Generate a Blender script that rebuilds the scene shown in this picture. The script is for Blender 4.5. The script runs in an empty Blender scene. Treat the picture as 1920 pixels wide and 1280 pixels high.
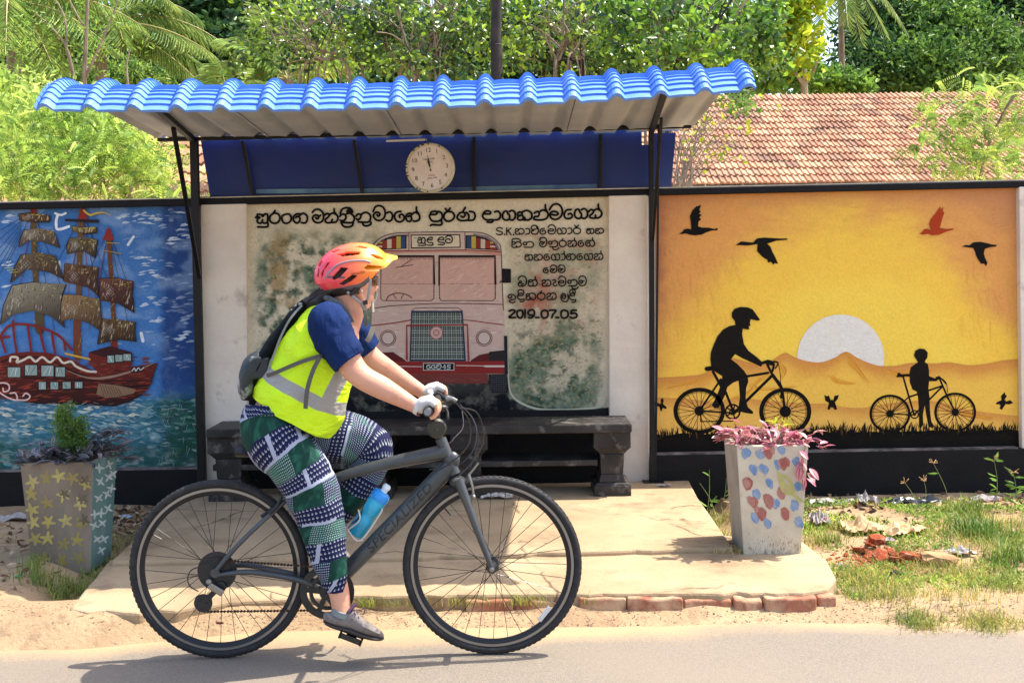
import bpy, bmesh, math, random
import numpy as np
from mathutils import Vector, Matrix, Euler, noise
R = math.radians
sc = bpy.context.scene
# ---------------------------------------------------------------- camera
FPX = 2250.0; HCAM = 1.525; PITCH = 2.0; ROLL = 0.8
SHIFT = 152.0 - FPX*math.tan(R(PITCH))          # part of the horizon offset that is lens shift (photo px)
cd = bpy.data.cameras.new('camera'); cam = bpy.data.objects.new('camera', cd)
bpy.context.collection.objects.link(cam); sc.camera = cam
cd.sensor_width = 36; cd.lens = FPX/1920*36; cd.clip_end = 2000; cd.clip_start = .05
cd.shift_y = -SHIFT/1920
cam.location = (0, 0, HCAM)
cam.rotation_euler = (Euler((R(90-PITCH), 0, 0)).to_matrix() @ Matrix.Rotation(R(-ROLL), 3, 'Z')).to_euler()
CM = cam.rotation_euler.to_matrix()
# ---------------------------------------------------------------- light
SUN = Vector((0.51, 0.15, 1.0)).normalized()
w = bpy.data.worlds.new('World'); sc.world = w; w.use_nodes = True
nt = w.node_tree; bg = nt.nodes['Background']
sky = nt.nodes.new('ShaderNodeTexSky'); sky.sky_type = 'NISHITA'; sky.sun_disc = False
sky.sun_elevation = math.asin(SUN.z); sky.sun_rotation = math.atan2(SUN.x, SUN.y)
sky.air_density = 1.0; sky.dust_density = 2.5; sky.ozone_density = 1.0
nt.links.new(sky.outputs[0], bg.inputs[0]); bg.inputs[1].default_value = 0.15
sl = bpy.data.lights.new('sun', 'SUN'); sl.energy = 3.2; sl.angle = R(.5); sl.color = (1, .94, .82)
so = bpy.data.objects.new('sun', sl); bpy.context.collection.objects.link(so)
so.rotation_euler = SUN.to_track_quat('Z', 'Y').to_euler(); so.location = (3, 3, 12)
sc.view_settings.view_transform = 'Standard'; sc.view_settings.look = 'None'
sc.view_settings.exposure = 1.44; sc.view_settings.gamma = 1
sc.view_settings.use_curve_mapping = False
sc.cycles.max_bounces = 8; sc.cycles.transparent_max_bounces = 12
# ---------------------------------------------------------------- helpers
C = bpy.context.collection
rnd = random.Random(7)
def ray(px, py):
    return CM @ Vector(((px-960)/FPX, (640-SHIFT-py)/FPX, -1))
def P(px, py, Y):                # the world point seen at photo pixel px, py on the plane Y
    d = ray(px, py); t = Y/d.y
    return Vector((d.x*t, Y, HCAM+d.z*t))
def PZ(px, py, z):               # ... on the level z
    d = ray(px, py); t = (z-HCAM)/d.z
    return Vector((d.x*t, d.y*t, z))
def S(h, k=1.0):
    h = h.lstrip('#'); v = [int(h[i:i+2], 16)/255 for i in (0, 2, 4)]
    return tuple(k*(c/12.92 if c <= .04045 else ((c+.055)/1.055)**2.4) for c in v)+(1,)
def mk(name):
    m = bpy.data.materials.new(name); m.use_nodes = True
    n = m.node_tree; return m, n, n.nodes['Principled BSDF']
def N(n, t, **k):
    x = n.nodes.new('ShaderNode'+t)
    for a, b in k.items(): setattr(x, a, b)
    return x
def mat(name, col, rough=.6, metal=0, col2=None, scale=8, detail=6, bump=0, bscale=60, attr=None, spec=.5,
        stretch=None, contrast=(.35, .65), trans=0, coat=0, third=None, tscale=2.0, tcon=(.5, .7), bdist=.01, crack=None):
    m, n, b = mk(name); L = n.links
    b.inputs['Roughness'].default_value = rough; b.inputs['Metallic'].default_value = metal
    b.inputs['Specular IOR Level'].default_value = spec
    b.inputs['Coat Weight'].default_value = coat
    b.inputs['Transmission Weight'].default_value = trans
    tc = N(n, 'TexCoord'); mp = N(n, 'Mapping'); L.new(tc.outputs['Object'], mp.inputs[0])
    if stretch: mp.inputs['Scale'].default_value = stretch
    if attr:
        at = N(n, 'Attribute', attribute_name=attr); src = at.outputs['Color']
    else:
        rg = N(n, 'RGB'); rg.outputs[0].default_value = col; src = rg.outputs[0]
    def ntex(s, d):
        t = N(n, 'TexNoise'); t.inputs['Scale'].default_value = s; t.inputs['Detail'].default_value = d
        t.inputs['Roughness'].default_value = .62; L.new(mp.outputs[0], t.inputs[0]); return t
    def mixin(src, c2, s, con):
        t = ntex(s, detail); r = N(n, 'MapRange'); r.inputs[1].default_value, r.inputs[2].default_value = con
        L.new(t.outputs[0], r.inputs[0])
        mx = N(n, 'Mix', data_type='RGBA'); L.new(r.outputs[0], mx.inputs[0]); L.new(src, mx.inputs[6])
        if isinstance(c2, float):
            h = N(n, 'HueSaturation'); h.inputs['Value'].default_value = c2; L.new(src, h.inputs['Color']); L.new(h.outputs[0], mx.inputs[7])
        else: mx.inputs[7].default_value = c2
        return mx.outputs[2]
    if col2 is not None: src = mixin(src, col2, scale, contrast)
    if third is not None: src = mixin(src, third, tscale, tcon)
    if crack:
        nz_ = N(n, 'TexNoise'); nz_.inputs['Scale'].default_value = 3; nz_.inputs['Detail'].default_value = 6; L.new(mp.outputs[0], nz_.inputs[0])
        ma = N(n, 'Mix', data_type='VECTOR'); ma.inputs[0].default_value = .22; L.new(mp.outputs[0], ma.inputs[4]); L.new(nz_.outputs['Color'], ma.inputs[5])
        vo = N(n, 'TexVoronoi', feature='DISTANCE_TO_EDGE'); vo.inputs['Scale'].default_value = crack; L.new(ma.outputs[1], vo.inputs[0])
        lt_ = N(n, 'MapRange'); lt_.inputs[1].default_value = .002; lt_.inputs[2].default_value = .012; lt_.inputs[3].default_value = .75; lt_.inputs[4].default_value = 0; L.new(vo.outputs[0], lt_.inputs[0])
        mk_ = N(n, 'MapRange'); mk_.inputs[1].default_value = .48; mk_.inputs[2].default_value = .56; L.new(nz_.outputs[0], mk_.inputs[0])
        mu_ = N(n, 'Math', operation='MULTIPLY'); L.new(lt_.outputs[0], mu_.inputs[0]); L.new(mk_.outputs[0], mu_.inputs[1])
        mc = N(n, 'Mix', data_type='RGBA'); L.new(mu_.outputs[0], mc.inputs[0]); L.new(src, mc.inputs[6]); mc.inputs[7].default_value = S('#4a3e32'); src = mc.outputs[2]
    L.new(src, b.inputs['Base Color'])
    if bump:
        t = ntex(bscale, 5); bp = N(n, 'Bump'); bp.inputs['Strength'].default_value = bump
        bp.inputs['Distance'].default_value = bdist
        L.new(t.outputs[0], bp.inputs['Height']); L.new(bp.outputs[0], b.inputs['Normal'])
    return m
def leafmat(name, col, col2, trans=.45, rough=.45, scale=3, spec=.3):
    m, n, b = mk(name); L = n.links
    tc = N(n, 'TexCoord'); t = N(n, 'TexNoise'); t.inputs['Scale'].default_value = scale; t.inputs['Detail'].default_value = 3
    L.new(tc.outputs['Object'], t.inputs[0])
    at = N(n, 'Attribute', attribute_name='Col')
    r = N(n, 'MapRange'); r.inputs[1].default_value, r.inputs[2].default_value = .35, .65; L.new(t.outputs[0], r.inputs[0])
    mx = N(n, 'Mix', data_type='RGBA'); mx.inputs[6].default_value = col; mx.inputs[7].default_value = col2; L.new(r.outputs[0], mx.inputs[0])
    mu = N(n, 'Mix', data_type='RGBA', blend_type='MULTIPLY'); mu.inputs[0].default_value = 1
    L.new(mx.outputs[2], mu.inputs[6]); L.new(at.outputs['Color'], mu.inputs[7])
    L.new(mu.outputs[2], b.inputs['Base Color']); b.inputs['Roughness'].default_value = rough
    b.inputs['Specular IOR Level'].default_value = spec
    tr = N(n, 'BsdfTranslucent'); L.new(mu.outputs[2], tr.inputs[0])
    ms = N(n, 'MixShader'); ms.inputs[0].default_value = trans
    L.new(b.outputs[0], ms.inputs[1]); L.new(tr.outputs[0], ms.inputs[2])
    L.new(ms.outputs[0], n.nodes['Material Output'].inputs[0])
    return m
def tag(o, label=None, cat=None, group=None, kind=None):
    if label: o['label'] = label
    if cat: o['category'] = cat
    if group: o['group'] = group
    if kind: o['kind'] = kind
    return o
def empty(name, loc, label=None, cat=None, group=None):
    o = bpy.data.objects.new(name, None); C.objects.link(o); o.location = loc; o.empty_display_size = .1
    return tag(o, label, cat, group)
class MB:                        # collects shapes in world coordinates, builds ONE mesh object
    def __init__(s): s.v = []; s.f = []; s.c = []; s.m = []; s.cc = (1, 1, 1, 1); s.mi = 0
    def add(s, vs, fs, col=None):
        b = len(s.v); s.v += [tuple(x) for x in vs]; s.f += [tuple(i+b for i in f) for f in fs]
        s.c += [col or s.cc]*len(vs); s.m += [s.mi]*len(fs)
    def box(s, x0, x1, y0, y1, z0, z1, M=None, col=None):
        vs = [Vector((x, y, z)) for x in (x0, x1) for y in (y0, y1) for z in (z0, z1)]
        if M: vs = [M @ v for v in vs]
        s.add(vs, [(0, 1, 3, 2), (4, 6, 7, 5), (0, 4, 5, 1), (2, 3, 7, 6), (0, 2, 6, 4), (1, 5, 7, 3)], col)
    def bar(s, a, b, w=.04, h=None, up=(0, 0, 1), col=None):
        a = Vector(a); b = Vector(b); h = h or w; d = (b-a).normalized(); u = Vector(up)
        if abs(d.dot(u)) > .95: u = Vector((0, 1, 0))
        x = d.cross(u).normalized(); y = x.cross(d).normalized()
        vs = [p+x*i*w/2+y*j*h/2 for p in (a, b) for i in (-1, 1) for j in (-1, 1)]
        s.add(vs, [(0, 1, 3, 2), (4, 6, 7, 5), (0, 4, 5, 1), (2, 3, 7, 6), (0, 2, 6, 4), (1, 5, 7, 3)], col)
    def tube(s, pts, r, n=8, closed=False, caps=True, up=(0, 0, 1), col=None, flat=1.0, cols=None):
        pts = [Vector(p) for p in pts]; k = len(pts)
        rr = r if hasattr(r, '__len__') else [r]*k
        b0 = len(s.v); vs = []; vc = []
        nrm = None
        for i, p in enumerate(pts):
            if closed: t = pts[(i+1) % k]-pts[i-1]
            else: t = pts[min(i+1, k-1)]-pts[max(i-1, 0)]
            t = t.normalized() if t.length > 1e-9 else Vector((0, 0, 1))
            if nrm is None:
                u = Vector(up)
                if abs(t.dot(u)) > .95: u = Vector((0, 1, 0)) if abs(t.y) < .9 else Vector((1, 0, 0))
                nrm = (u-t*u.dot(t)).normalized()
            else:
                nrm = nrm-t*nrm.dot(t); nrm.normalize()
            bn = t.cross(nrm)
            q = rr[i]; ra, rb = (q if hasattr(q, '__len__') else (q, q*flat))
            for j in range(n):
                a = 2*math.pi*j/n; vs.append(p+nrm*math.cos(a)*ra+bn*math.sin(a)*rb)
        fs = []
        for i in range(k if closed else k-1):
            i2 = (i+1) % k
            for j in range(n):
                j2 = (j+1) % n; fs.append((i*n+j, i2*n+j, i2*n+j2, i*n+j2))
        if caps and not closed:
            fs.append(tuple(range(n))[::1]); fs.append(tuple((k-1)*n+j for j in range(n))[::-1])
        s.add(vs, fs, col)
        if cols:
            for i in range(k):
                for j in range(n): s.c[b0+i*n+j] = cols[i]
    def lathe(s, prof, o, ax=(0, 0, 1), n=24, caps=False, col=None):   # prof: (radius, height along the axis)
        ax = Vector(ax).normalized(); o = Vector(o)
        u = Vector((1, 0, 0)) if abs(ax.x) < .9 else Vector((0, 0, 1)); u = (u-ax*u.dot(ax)).normalized(); v = ax.cross(u)
        vs = [o+ax*h+(u*math.cos(2*math.pi*j/n)+v*math.sin(2*math.pi*j/n))*r for r, h in prof for j in range(n)]
        fs = [(i*n+j, i*n+(j+1) % n, (i+1)*n+(j+1) % n, (i+1)*n+j) for i in range(len(prof)-1) for j in range(n)]
        if caps: fs.append(tuple(range(n))[::-1]); fs.append(tuple((len(prof)-1)*n+j for j in range(n)))
        s.add(vs, fs, col)
    def ell(s, c, r, M=None, nu=14, nv=9, col=None):
        c = Vector(c); vs = []; fs = []
        for i in range(1, nv):
            t = math.pi*i/nv
            for j in range(nu):
                a = 2*math.pi*j/nu; q = Vector((r[0]*math.sin(t)*math.cos(a), r[1]*math.sin(t)*math.sin(a), r[2]*math.cos(t)))
                vs.append(c+(M @ q if M else q))
        top = Vector((0, 0, r[2])); vs.append(c+(M @ top if M else top)); vs.append(c-(M @ top if M else top))
        for i in range(nv-2):
            for j in range(nu): j2 = (j+1) % nu; fs.append((i*nu+j, (i+1)*nu+j, (i+1)*nu+j2, i*nu+j2))
        T = (nv-1)*nu
        for j in range(nu): j2 = (j+1) % nu; fs.append((T, j, j2)); fs.append((T+1, (nv-2)*nu+j2, (nv-2)*nu+j))
        s.add(vs, fs, col)
    def prism(s, poly, d, col=None):       # poly: 3d points in a plane, d: extrusion vector
        n = len(poly); d = Vector(d); vs = [Vector(p) for p in poly]+[Vector(p)+d for p in poly]
        s.add(vs, [tuple(range(n))[::-1], tuple(range(n, 2*n))]+[(i, (i+1) % n, (i+1) % n+n, i+n) for i in range(n)], col)
    def mesh(s, name):
        me = bpy.data.meshes.new(name); me.from_pydata(s.v, [], s.f)
        ca = me.color_attributes.new('Col', 'FLOAT_COLOR', 'POINT')
        ca.data.foreach_set('color', np.array(s.c, dtype=np.float32).reshape(-1))
        me.polygons.foreach_set('material_index', s.m)
        return me
    def build(s, name, m, parent=None, smooth=True, bev=0, angle=40, fix=True, sub=0):
        me = s.mesh(name)
        for x in (m if isinstance(m, (list, tuple)) else [m]): me.materials.append(x)
        o = bpy.data.objects.new(name, me); C.objects.link(o)
        if fix:
            bm = bmesh.new(); bm.from_mesh(me); bmesh.ops.recalc_face_normals(bm, faces=bm.faces); bm.to_mesh(me); bm.free()
        if smooth:
            me.polygons.foreach_set('use_smooth', [True]*len(me.polygons))
            if not sub: me.set_sharp_from_angle(angle=R(angle))
        if bev:
            md = o.modifiers.new('bevel', 'BEVEL'); md.width = bev; md.segments = 2; md.limit_method = 'ANGLE'; md.angle_limit = R(35)
        if sub: md = o.modifiers.new('sub', 'SUBSURF'); md.levels = sub; md.render_levels = sub
        if parent is not None: adopt(o, parent)
        return o
def adopt(o, parent):
    o.parent = parent
    M = Matrix.LocRotScale(parent.location, parent.rotation_euler, parent.scale)
    q = parent.parent
    while q is not None: M = Matrix.LocRotScale(q.location, q.rotation_euler, q.scale) @ M; q = q.parent
    o.matrix_local = M.inverted() @ Matrix.LocRotScale(o.location, o.rotation_euler, o.scale)
def origin(o, p):                # move a mesh's origin to p, shape stays
    p = Vector(p); o.data.transform(Matrix.Translation(-p)); o.location = p; return o
def crom(pts, k=6, closed=False):
    pts = [Vector(p) for p in pts]; n = len(pts)
    if n < 3: return pts
    out = []
    rng = range(n) if closed else range(n-1)
    for i in rng:
        if closed: a, b, c, d = pts[i-1], pts[i], pts[(i+1) % n], pts[(i+2) % n]
        else: a, b, c, d = pts[max(i-1, 0)], pts[i], pts[i+1], pts[min(i+2, n-1)]
        for j in range(k):
            t = j/k; out.append(.5*((2*b)+(c-a)*t+(2*a-5*b+4*c-d)*t*t+(3*b-a-3*c+d)*t**3))
    if not closed: out.append(pts[-1])
    return out
def fbm(x, y, z=0, o=4):
    return noise.fractal(Vector((x, y, z)), 1.0, 2.0, o)
def lerp(a, b, t): return tuple(a[i]+(b[i]-a[i])*t for i in range(len(a)))
def sm(e0, e1, x):
    t = max(0, min(1, (x-e0)/(e1-e0))); return t*t*(3-2*t)
def copy_obj(o, parent=None):
    c = o.copy(); C.objects.link(c); c.parent = parent; return c
def tree_copy(o, parent=None):
    c = copy_obj(o, parent)
    for ch in list(o.children): tree_copy(ch, c)
    return c
class Paint:                     # flat paint on a wall, in photo-pixel units of the plane Y; every dab lies a hair above the last
    inc = 5e-6
    def __init__(s, Y, off=.0012, tf=None): s.Y = Y; s.o = off; s.b = MB(); s.tf = tf or (lambda x, y: (x, y))
    def pt(s, x, y):
        x, y = s.tf(x, y); return P(x, y, s.Y)-Vector((0, s.o, 0))
    def step(s): s.o += s.inc
    def poly(s, pts, col, smooth=False, cols=None):
        s.step()
        if smooth: pts = [(v[0], v[1]) for v in crom([(p[0], p[1], 0) for p in pts], 5, True)]
        q = [s.pt(*p) for p in pts]
        from mathutils.geometry import tessellate_polygon
        tri = tessellate_polygon([[(p.x, p.z, 0) for p in q]])
        b0 = len(s.b.v); s.b.add(q, [t for t in tri], col)
        if cols:
            for i, p in enumerate(pts): s.b.c[b0+i] = cols(p)
    def stroke(s, pts, wd, col, smooth=True, col2=None, taper=(1, 1), k=5):
        s.step()
        if smooth and len(pts) > 2: pts = [(v[0], v[1]) for v in crom([(p[0], p[1], 0) for p in pts], k)]
        n = len(pts); vs = []; cs = []
        for i, (x, y) in enumerate(pts):
            a = pts[max(i-1, 0)]; b = pts[min(i+1, n-1)]; dx, dy = b[0]-a[0], b[1]-a[1]; l = math.hypot(dx, dy) or 1
            t = i/(n-1); ww = wd*.5*(taper[0]+(1-taper[0])*min(1, 2*t) if t < .5 else taper[1]+(1-taper[1])*min(1, 2*(1-t)))
            vs += [s.pt(x-dy/l*ww, y+dx/l*ww), s.pt(x+dy/l*ww, y-dx/l*ww)]
            c = lerp(col, col2, t) if col2 else col; cs += [c, c]
        b0 = len(s.b.v); s.b.add(vs, [(2*i, 2*i+2, 2*i+3, 2*i+1) for i in range(n-1)], col)
        s.b.c[b0:] = cs
        # round ends
        if taper == (1, 1):
            for (x, y) in (pts[0], pts[-1]): s.disc(x, y, wd*.5, col2 if col2 and (x, y) == pts[-1] else col, n=8)
    def disc(s, x, y, r, col, n=16, ry=None, a0=0, a1=360):
        s.step(); ry = ry or r; full = a1-a0 >= 360
        q = [s.pt(x+r*math.cos(R(a0+(a1-a0)*i/n)), y-ry*math.sin(R(a0+(a1-a0)*i/n))) for i in range(n+(0 if full else 1))]
        if full: s.b.add(q, [tuple(range(n))], col)
        else: s.b.add([s.pt(x, y)]+q, [(0, i+1, i+2) for i in range(n)], col)
    def ring(s, x, y, r0, r1, col, n=40, k=1.0):
        s.step(); q = []
        for i in range(n):
            a = 2*math.pi*i/n; q += [s.pt(x+r0*math.cos(a), y+k*r0*math.sin(a)), s.pt(x+r1*math.cos(a), y+k*r1*math.sin(a))]
        s.b.add(q, [(2*i, (2*i+2) % (2*n), (2*i+3) % (2*n), 2*i+1) for i in range(n)], col)
    def build(s, name, m, parent=None):
        o = s.b.build(name, m, None, smooth=False, fix=False)
        if name in ('brush_mark', 'painted_cloud', 'painted_wave', 'painted_foliage', 'painted_grass'): o['kind'] = 'stuff'
        me = o.data; bm = bmesh.new(); bm.from_mesh(me)   # all dabs face the street
        bm.normal_update(); bmesh.ops.reverse_faces(bm, faces=[f for f in bm.faces if f.normal.y > 0]); bm.to_mesh(me); bm.free()
        if parent is not None: adopt(o, parent)
        return o
def grid_paint(Y, x0, x1, y0, y1, nx, ny, fn, off=.0006, edge=None):    # base coat: a fine sheet with painted colours
    b = MB(); cols = []
    for j in range(ny+1):
        for i in range(nx+1):
            x = x0+(x1-x0)*i/nx; yy0 = y0(x) if callable(y0) else y0; yy1 = y1(x) if callable(y1) else y1
            y = yy0+(yy1-yy0)*j/ny; b.v.append(tuple(P(x, y, Y)-Vector((0, off, 0)))); b.c.append(fn(x, y))
    for j in range(ny):
        for i in range(nx):
            a = j*(nx+1)+i; b.f.append((a, a+nx+1, a+nx+2, a+1)); b.m.append(0)
    return b
# ================================================================= WALL AND MURALS
YW = 7.6
M_black = mat('black_paint', S('#0d0c0e'), .6, col2=S('#161416'), scale=5, bump=.25, bscale=40, spec=.2)
M_plaster = mat('weathered_plaster', S('#d8c8b8'), .85, col2=S('#e8dac8'), scale=3, third=S('#8f7f74'), tscale=5, tcon=(.6, .8), bump=.35, bscale=25)
def paintmat(name, wear, amt=.35, sc_=6, rough=.6, stretch=None, grain=.14):
    m, n, b = mk(name); L = n.links
    at = N(n, 'Attribute', attribute_name='Col'); tc = N(n, 'TexCoord'); mp = N(n, 'Mapping'); L.new(tc.outputs['Object'], mp.inputs[0])
    if stretch: mp.inputs['Scale'].default_value = stretch
    t = N(n, 'TexNoise'); t.inputs['Scale'].default_value = sc_; t.inputs['Detail'].default_value = 9; t.inputs['Roughness'].default_value = .68; L.new(mp.outputs[0], t.inputs[0])
    r = N(n, 'MapRange'); r.inputs[1].default_value = .5; r.inputs[2].default_value = .75; r.inputs[4].default_value = amt; L.new(t.outputs[0], r.inputs[0])
    mx = N(n, 'Mix', data_type='RGBA'); L.new(r.outputs[0], mx.inputs[0]); L.new(at.outputs['Color'], mx.inputs[6]); mx.inputs[7].default_value = wear
    g = N(n, 'TexNoise'); g.inputs['Scale'].default_value = 70; g.inputs['Detail'].default_value = 4; L.new(tc.outputs['Object'], g.inputs[0])
    gr = N(n, 'MapRange'); gr.inputs[1].default_value = .3; gr.inputs[2].default_value = .7; gr.inputs[3].default_value = 1-grain; gr.inputs[4].default_value = 1+grain; L.new(g.outputs[0], gr.inputs[0])
    hs = N(n, 'HueSaturation'); L.new(gr.outputs[0], hs.inputs['Value']); L.new(mx.outputs[2], hs.inputs['Color'])
    L.new(hs.outputs[0], b.inputs['Base Color']); b.inputs['Roughness'].default_value = rough; b.inputs['Specular IOR Level'].default_value = .12
    bp = N(n, 'Bump'); bp.inputs['Strength'].default_value = .25; bp.inputs['Distance'].default_value = .008; L.new(g.outputs[0], bp.inputs['Height']); L.new(bp.outputs[0], b.inputs['Normal'])
    return m
M_mural_sun = paintmat('mural_paint_sunset', S('#d0a050'), .15, 3, grain=.06)
M_mural_sea = paintmat('mural_paint_sea', S('#8fa0b0'), .25, 7)
M_mural_bus = paintmat('mural_paint_bus', S('#cfc4ac'), .45, 5, grain=.10)
M_flat = paintmat('mural_flat_paint', S('#3a3430'), .10, 8, grain=.05)
wall = empty('boundary_wall', (0, YW, 0), 'long rendered boundary wall painted with ship, bus and sunset cycling murals', 'wall')
wall['kind'] = 'thing'
def wbox(name, pts, yf, depth, m, parent=wall, bev=.006, label=None):   # pts: quad of photo pixels on the plane yf
    b = MB(); q = [P(x, y, yf) for x, y in pts]; b.prism(q, (0, depth, 0)); o = b.build(name, m, parent, smooth=False, bev=bev)
    if label: o['label'] = label
    return o
ctop = lambda x: 392-x*.0217             # lower edge of the black cap
def ctop2(x): return ctop(x)-12.5
TOPL = 379.5
wbox('core', [(-700, 396), (2700, 322), (2700, 1000), (-700, 1020)], YW, .18, M_plaster, bev=0)
def capmesh():
    b = MB(); x0, x1 = -700, 2700
    b.prism([P(x0, ctop(x0)+1, YW-.05), P(x1, ctop(x1)+1, YW-.05), P(x1, ctop(x1)-12, YW-.05), P(x0, ctop(x0)-12, YW-.05)], (0, .27, 0)); return b
capmesh().build('coping', M_black, wall, smooth=False, bev=.006)
b = MB(); b.prism([P(x, ctop(x)-14-(x == 1e9), YW-.045) for x in (-700, 2700)]+[P(x, ctop(x)-12.1, YW-.045) for x in (2700, -700)], (0, .26, 0))
b.build('coping_top', mat('bright_coping_edge', S('#d8cdb8'), .9, col2=S('#a89a86'), scale=6), wall, smooth=False)  # pale strip paints the bright highlight along the cap's top edge
# pilasters and plinths
wbox('pilaster', [(377, ctop(377)), (462, ctop(462)), (464, 930), (382, 935)], YW-.055, .06, M_plaster)
wbox('pilaster', [(1141, ctop(1141)), (1214, ctop(1214)), (1217, 916), (1143, 918)], YW-.055, .06, M_plaster)
wbox('pilaster', [(1911, ctop(1911)), (2010, ctop(2010)), (2016, 900), (1917, 900)], YW-.055, .06, M_plaster)
wbox('pilaster', [(-620, ctop(-620)), (-540, ctop(-540)), (-540, 960), (-620, 960)], YW-.055, .06, M_plaster)
wbox('plinth', [(-700, 896), (374, 879), (376, 1000), (-700, 1030)], YW-.075, .08, M_black)
wbox('plinth', [(1227, 853), (1910, 841), (2700, 826), (2700, 1000), (1229, 1000)], YW-.075, .08, M_black)
wbox('plinth', [(465, 774), (1141, 768), (1141, 1000), (465, 1000)], YW-.03, .035, M_black)
M_ledge = mat('worn_ledge', S('#8a7f78'), .8, col2=S('#2a2628'), scale=7)
wbox('ledge', [(-700, 893.5), (373, 876.5), (373, 879), (-700, 896)], YW-.072, .07, M_ledge, bev=0)
wbox('ledge', [(1228, 850.5), (1909, 838.5), (1909, 841), (1228, 853)], YW-.072, .07, M_ledge, bev=0)
# ---------------------------------------------------------------- sunset mural (x 1230-1908)
YP = YW-.004
def z6(x, y): return (1200+x/2.4153, 330+y/2.4151)
cY = S('#f7d052'); cY2 = S('#f4c54c'); cO = S('#de9c54'); cB = S('#c58458'); cR = S('#a86c50')
def sunbg(x, y):
    n1 = fbm(x*.006, y*.012, 1, 5); n2 = fbm(x*.02, y*.05, 4, 4)
    dx = abs(x-1590)/340; dy = (y-690)/340
    d = math.hypot(dx*.98, min(0, dy)*.93)+n1*.13+n2*.05
    if x > 1700: d += .10*sm(1700, 1880, x)*sm(760, 500, y)
    d -= .25*sm(520, 700, y)
    c = lerp(cY, cY2, sm(.35, .6, d)); c = lerp(c, cO, sm(.62, .98, d)); c = lerp(c, cB, sm(1.0, 1.4, d))
    if x < 1260: c = lerp(c, cR, .75*sm(1258, 1232, x+n2*14)*sm(640, 520, y))
    if y < 385: c = lerp(c, cB, .5*sm(392, 362, y+n2*14))
    return c
pan = grid_paint(YP, 1229, 1911, lambda x: ctop(x), lambda x: 851-(x-1229)*.0178, 200, 150, sunbg).build('sunset_mural', M_mural_sun, wall, smooth=False)
p = Paint(YP, .0012)
for k in range(420):                     # loose brush marks round the edges
    x = rnd.uniform(1236, 1905); y = rnd.uniform(372, 640)
    e = max(abs(x-1590)/330, (640-y)/300)
    if e < .62: continue
    c = lerp(sunbg(x, y), cB if rnd.random() < .5 else cO, rnd.uniform(.03, .14)); l = rnd.uniform(14, 50); a = rnd.uniform(-.3, .3) if y < 450 else 1.4+rnd.uniform(-.3, .3)
    p.stroke([(x, y), (x+l*.5*math.cos(a), y+l*.5*math.sin(a)+2), (min(1907, x+l*math.cos(a)), y+l*math.sin(a))], rnd.uniform(2, 6), c, taper=(.2, .1), col2=sunbg(min(1906, x+l*math.cos(a)), y+l*math.sin(a)), k=3)
p.build('brush_mark', M_mural_sun, pan)
p = Paint(YP, .0036)                      # dabs must clear the marks
p.disc(1576, 671, 81.5, S('#e4ded2'), n=64)
for k in range(60):
    a = rnd.uniform(0, 6.28); r = 70*math.sqrt(rnd.random()); x, y = 1576+r*math.cos(a), 671+r*math.sin(a)
    p.stroke([(x-10, y+2), (x, y-1), (x+10, y+rnd.uniform(-3, 3))], rnd.uniform(1, 3.5), lerp(S('#e4ded2'), S(rnd.choice(['#d4cec6', '#ece8e0', '#d9d0c0'])), .6), taper=(.2, .2), k=3)
p.build('painted_sun', M_mural_sun, pan)
def hill(pts, base, ctop_, cbot, hgt, off, nm):
    b = MB(); q = crom([(a, c, 0) for a, c in pts], 14)
    ny = 10
    for v in q:
        for j in range(ny+1):
            y = v.x and v.y+(base-v.y)*j/ny; d = (y-v.y)
            n1 = fbm(v.x*.015, y*.03, 7)*.35
            c = lerp(ctop_, cbot, sm(0, hgt, d*(1+n1)))
            b.v.append(tuple(P(v.x, y, YP)-Vector((0, off, 0)))); b.c.append(c)
    for i in range(len(q)-1):
        for j in range(ny): a = i*(ny+1)+j; b.f.append((a, a+1, a+ny+2, a+ny+1)); b.m.append(0)
    return b.build(nm, M_mural_sun, pan, smooth=False)
H1 = [z6(*v) for v in [(75, 912), (130, 910), (210, 905), (290, 893), (350, 850), (400, 825), (440, 828), (500, 845), (560, 845), (600, 832), (655, 800), (700, 820), (760, 838), (820, 842), (880, 822), (932, 795), (980, 820), (1030, 843), (1085, 858), (1160, 858), (1230, 845), (1330, 848), (1400, 843), (1480, 855), (1560, 850), (1640, 835), (1710, 828)]]
hill(H1, 800, S('#d08a44'), S('#efbd50'), 42, .0042, 'painted_hill')
H2 = [z6(*v) for v in [(75, 1000), (150, 1004), (240, 1010), (330, 1020), (400, 1008), (450, 1000), (540, 1012), (640, 1020), (740, 1028), (850, 1030), (930, 1045), (1010, 1048), (1060, 1038), (1200, 1020), (1330, 1018), (1450, 1048), (1560, 1068), (1650, 1078), (1714, 1085)]]
hill(H2, 815, S('#d49446'), S('#ecb758'), 30, .0046, 'painted_hill')
p = Paint(YP, .0050)
for pts in ([(600, 832), (650, 870), (640, 910)], [(930, 800), (960, 850), (1040, 940)], [(860, 900), (900, 930), (980, 940)], [(420, 1005), (480, 985), (540, 920), (600, 890)], [(120, 960), (240, 935), (330, 900)], [(1100, 880), (1200, 900), (1330, 880)], [(1380, 1060), (1480, 1075), (1600, 1100)], [(500, 940), (560, 960), (700, 950)]):
    for k in range(5):
        q = [z6(a+rnd.uniform(-12, 12), c+rnd.uniform(-7, 7)) for a, c in pts]; p.stroke(q, rnd.uniform(1.5, 5), lerp(S('#cf8534'), S('#e3a63c'), rnd.random()), taper=(.1, .1), k=4)
p.build('brush_mark', M_mural_sun, pan)
K = S('#0f0b08'); K2 = S('#15100c')
def sil(nm, fn, col=K, lab=None):
    p = Paint(YP, .0054); fn(p, col); o = p.build(nm, M_flat, pan)
    if lab: o['label'] = lab
def zp(pts): return [z6(*v) for v in pts]
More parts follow.
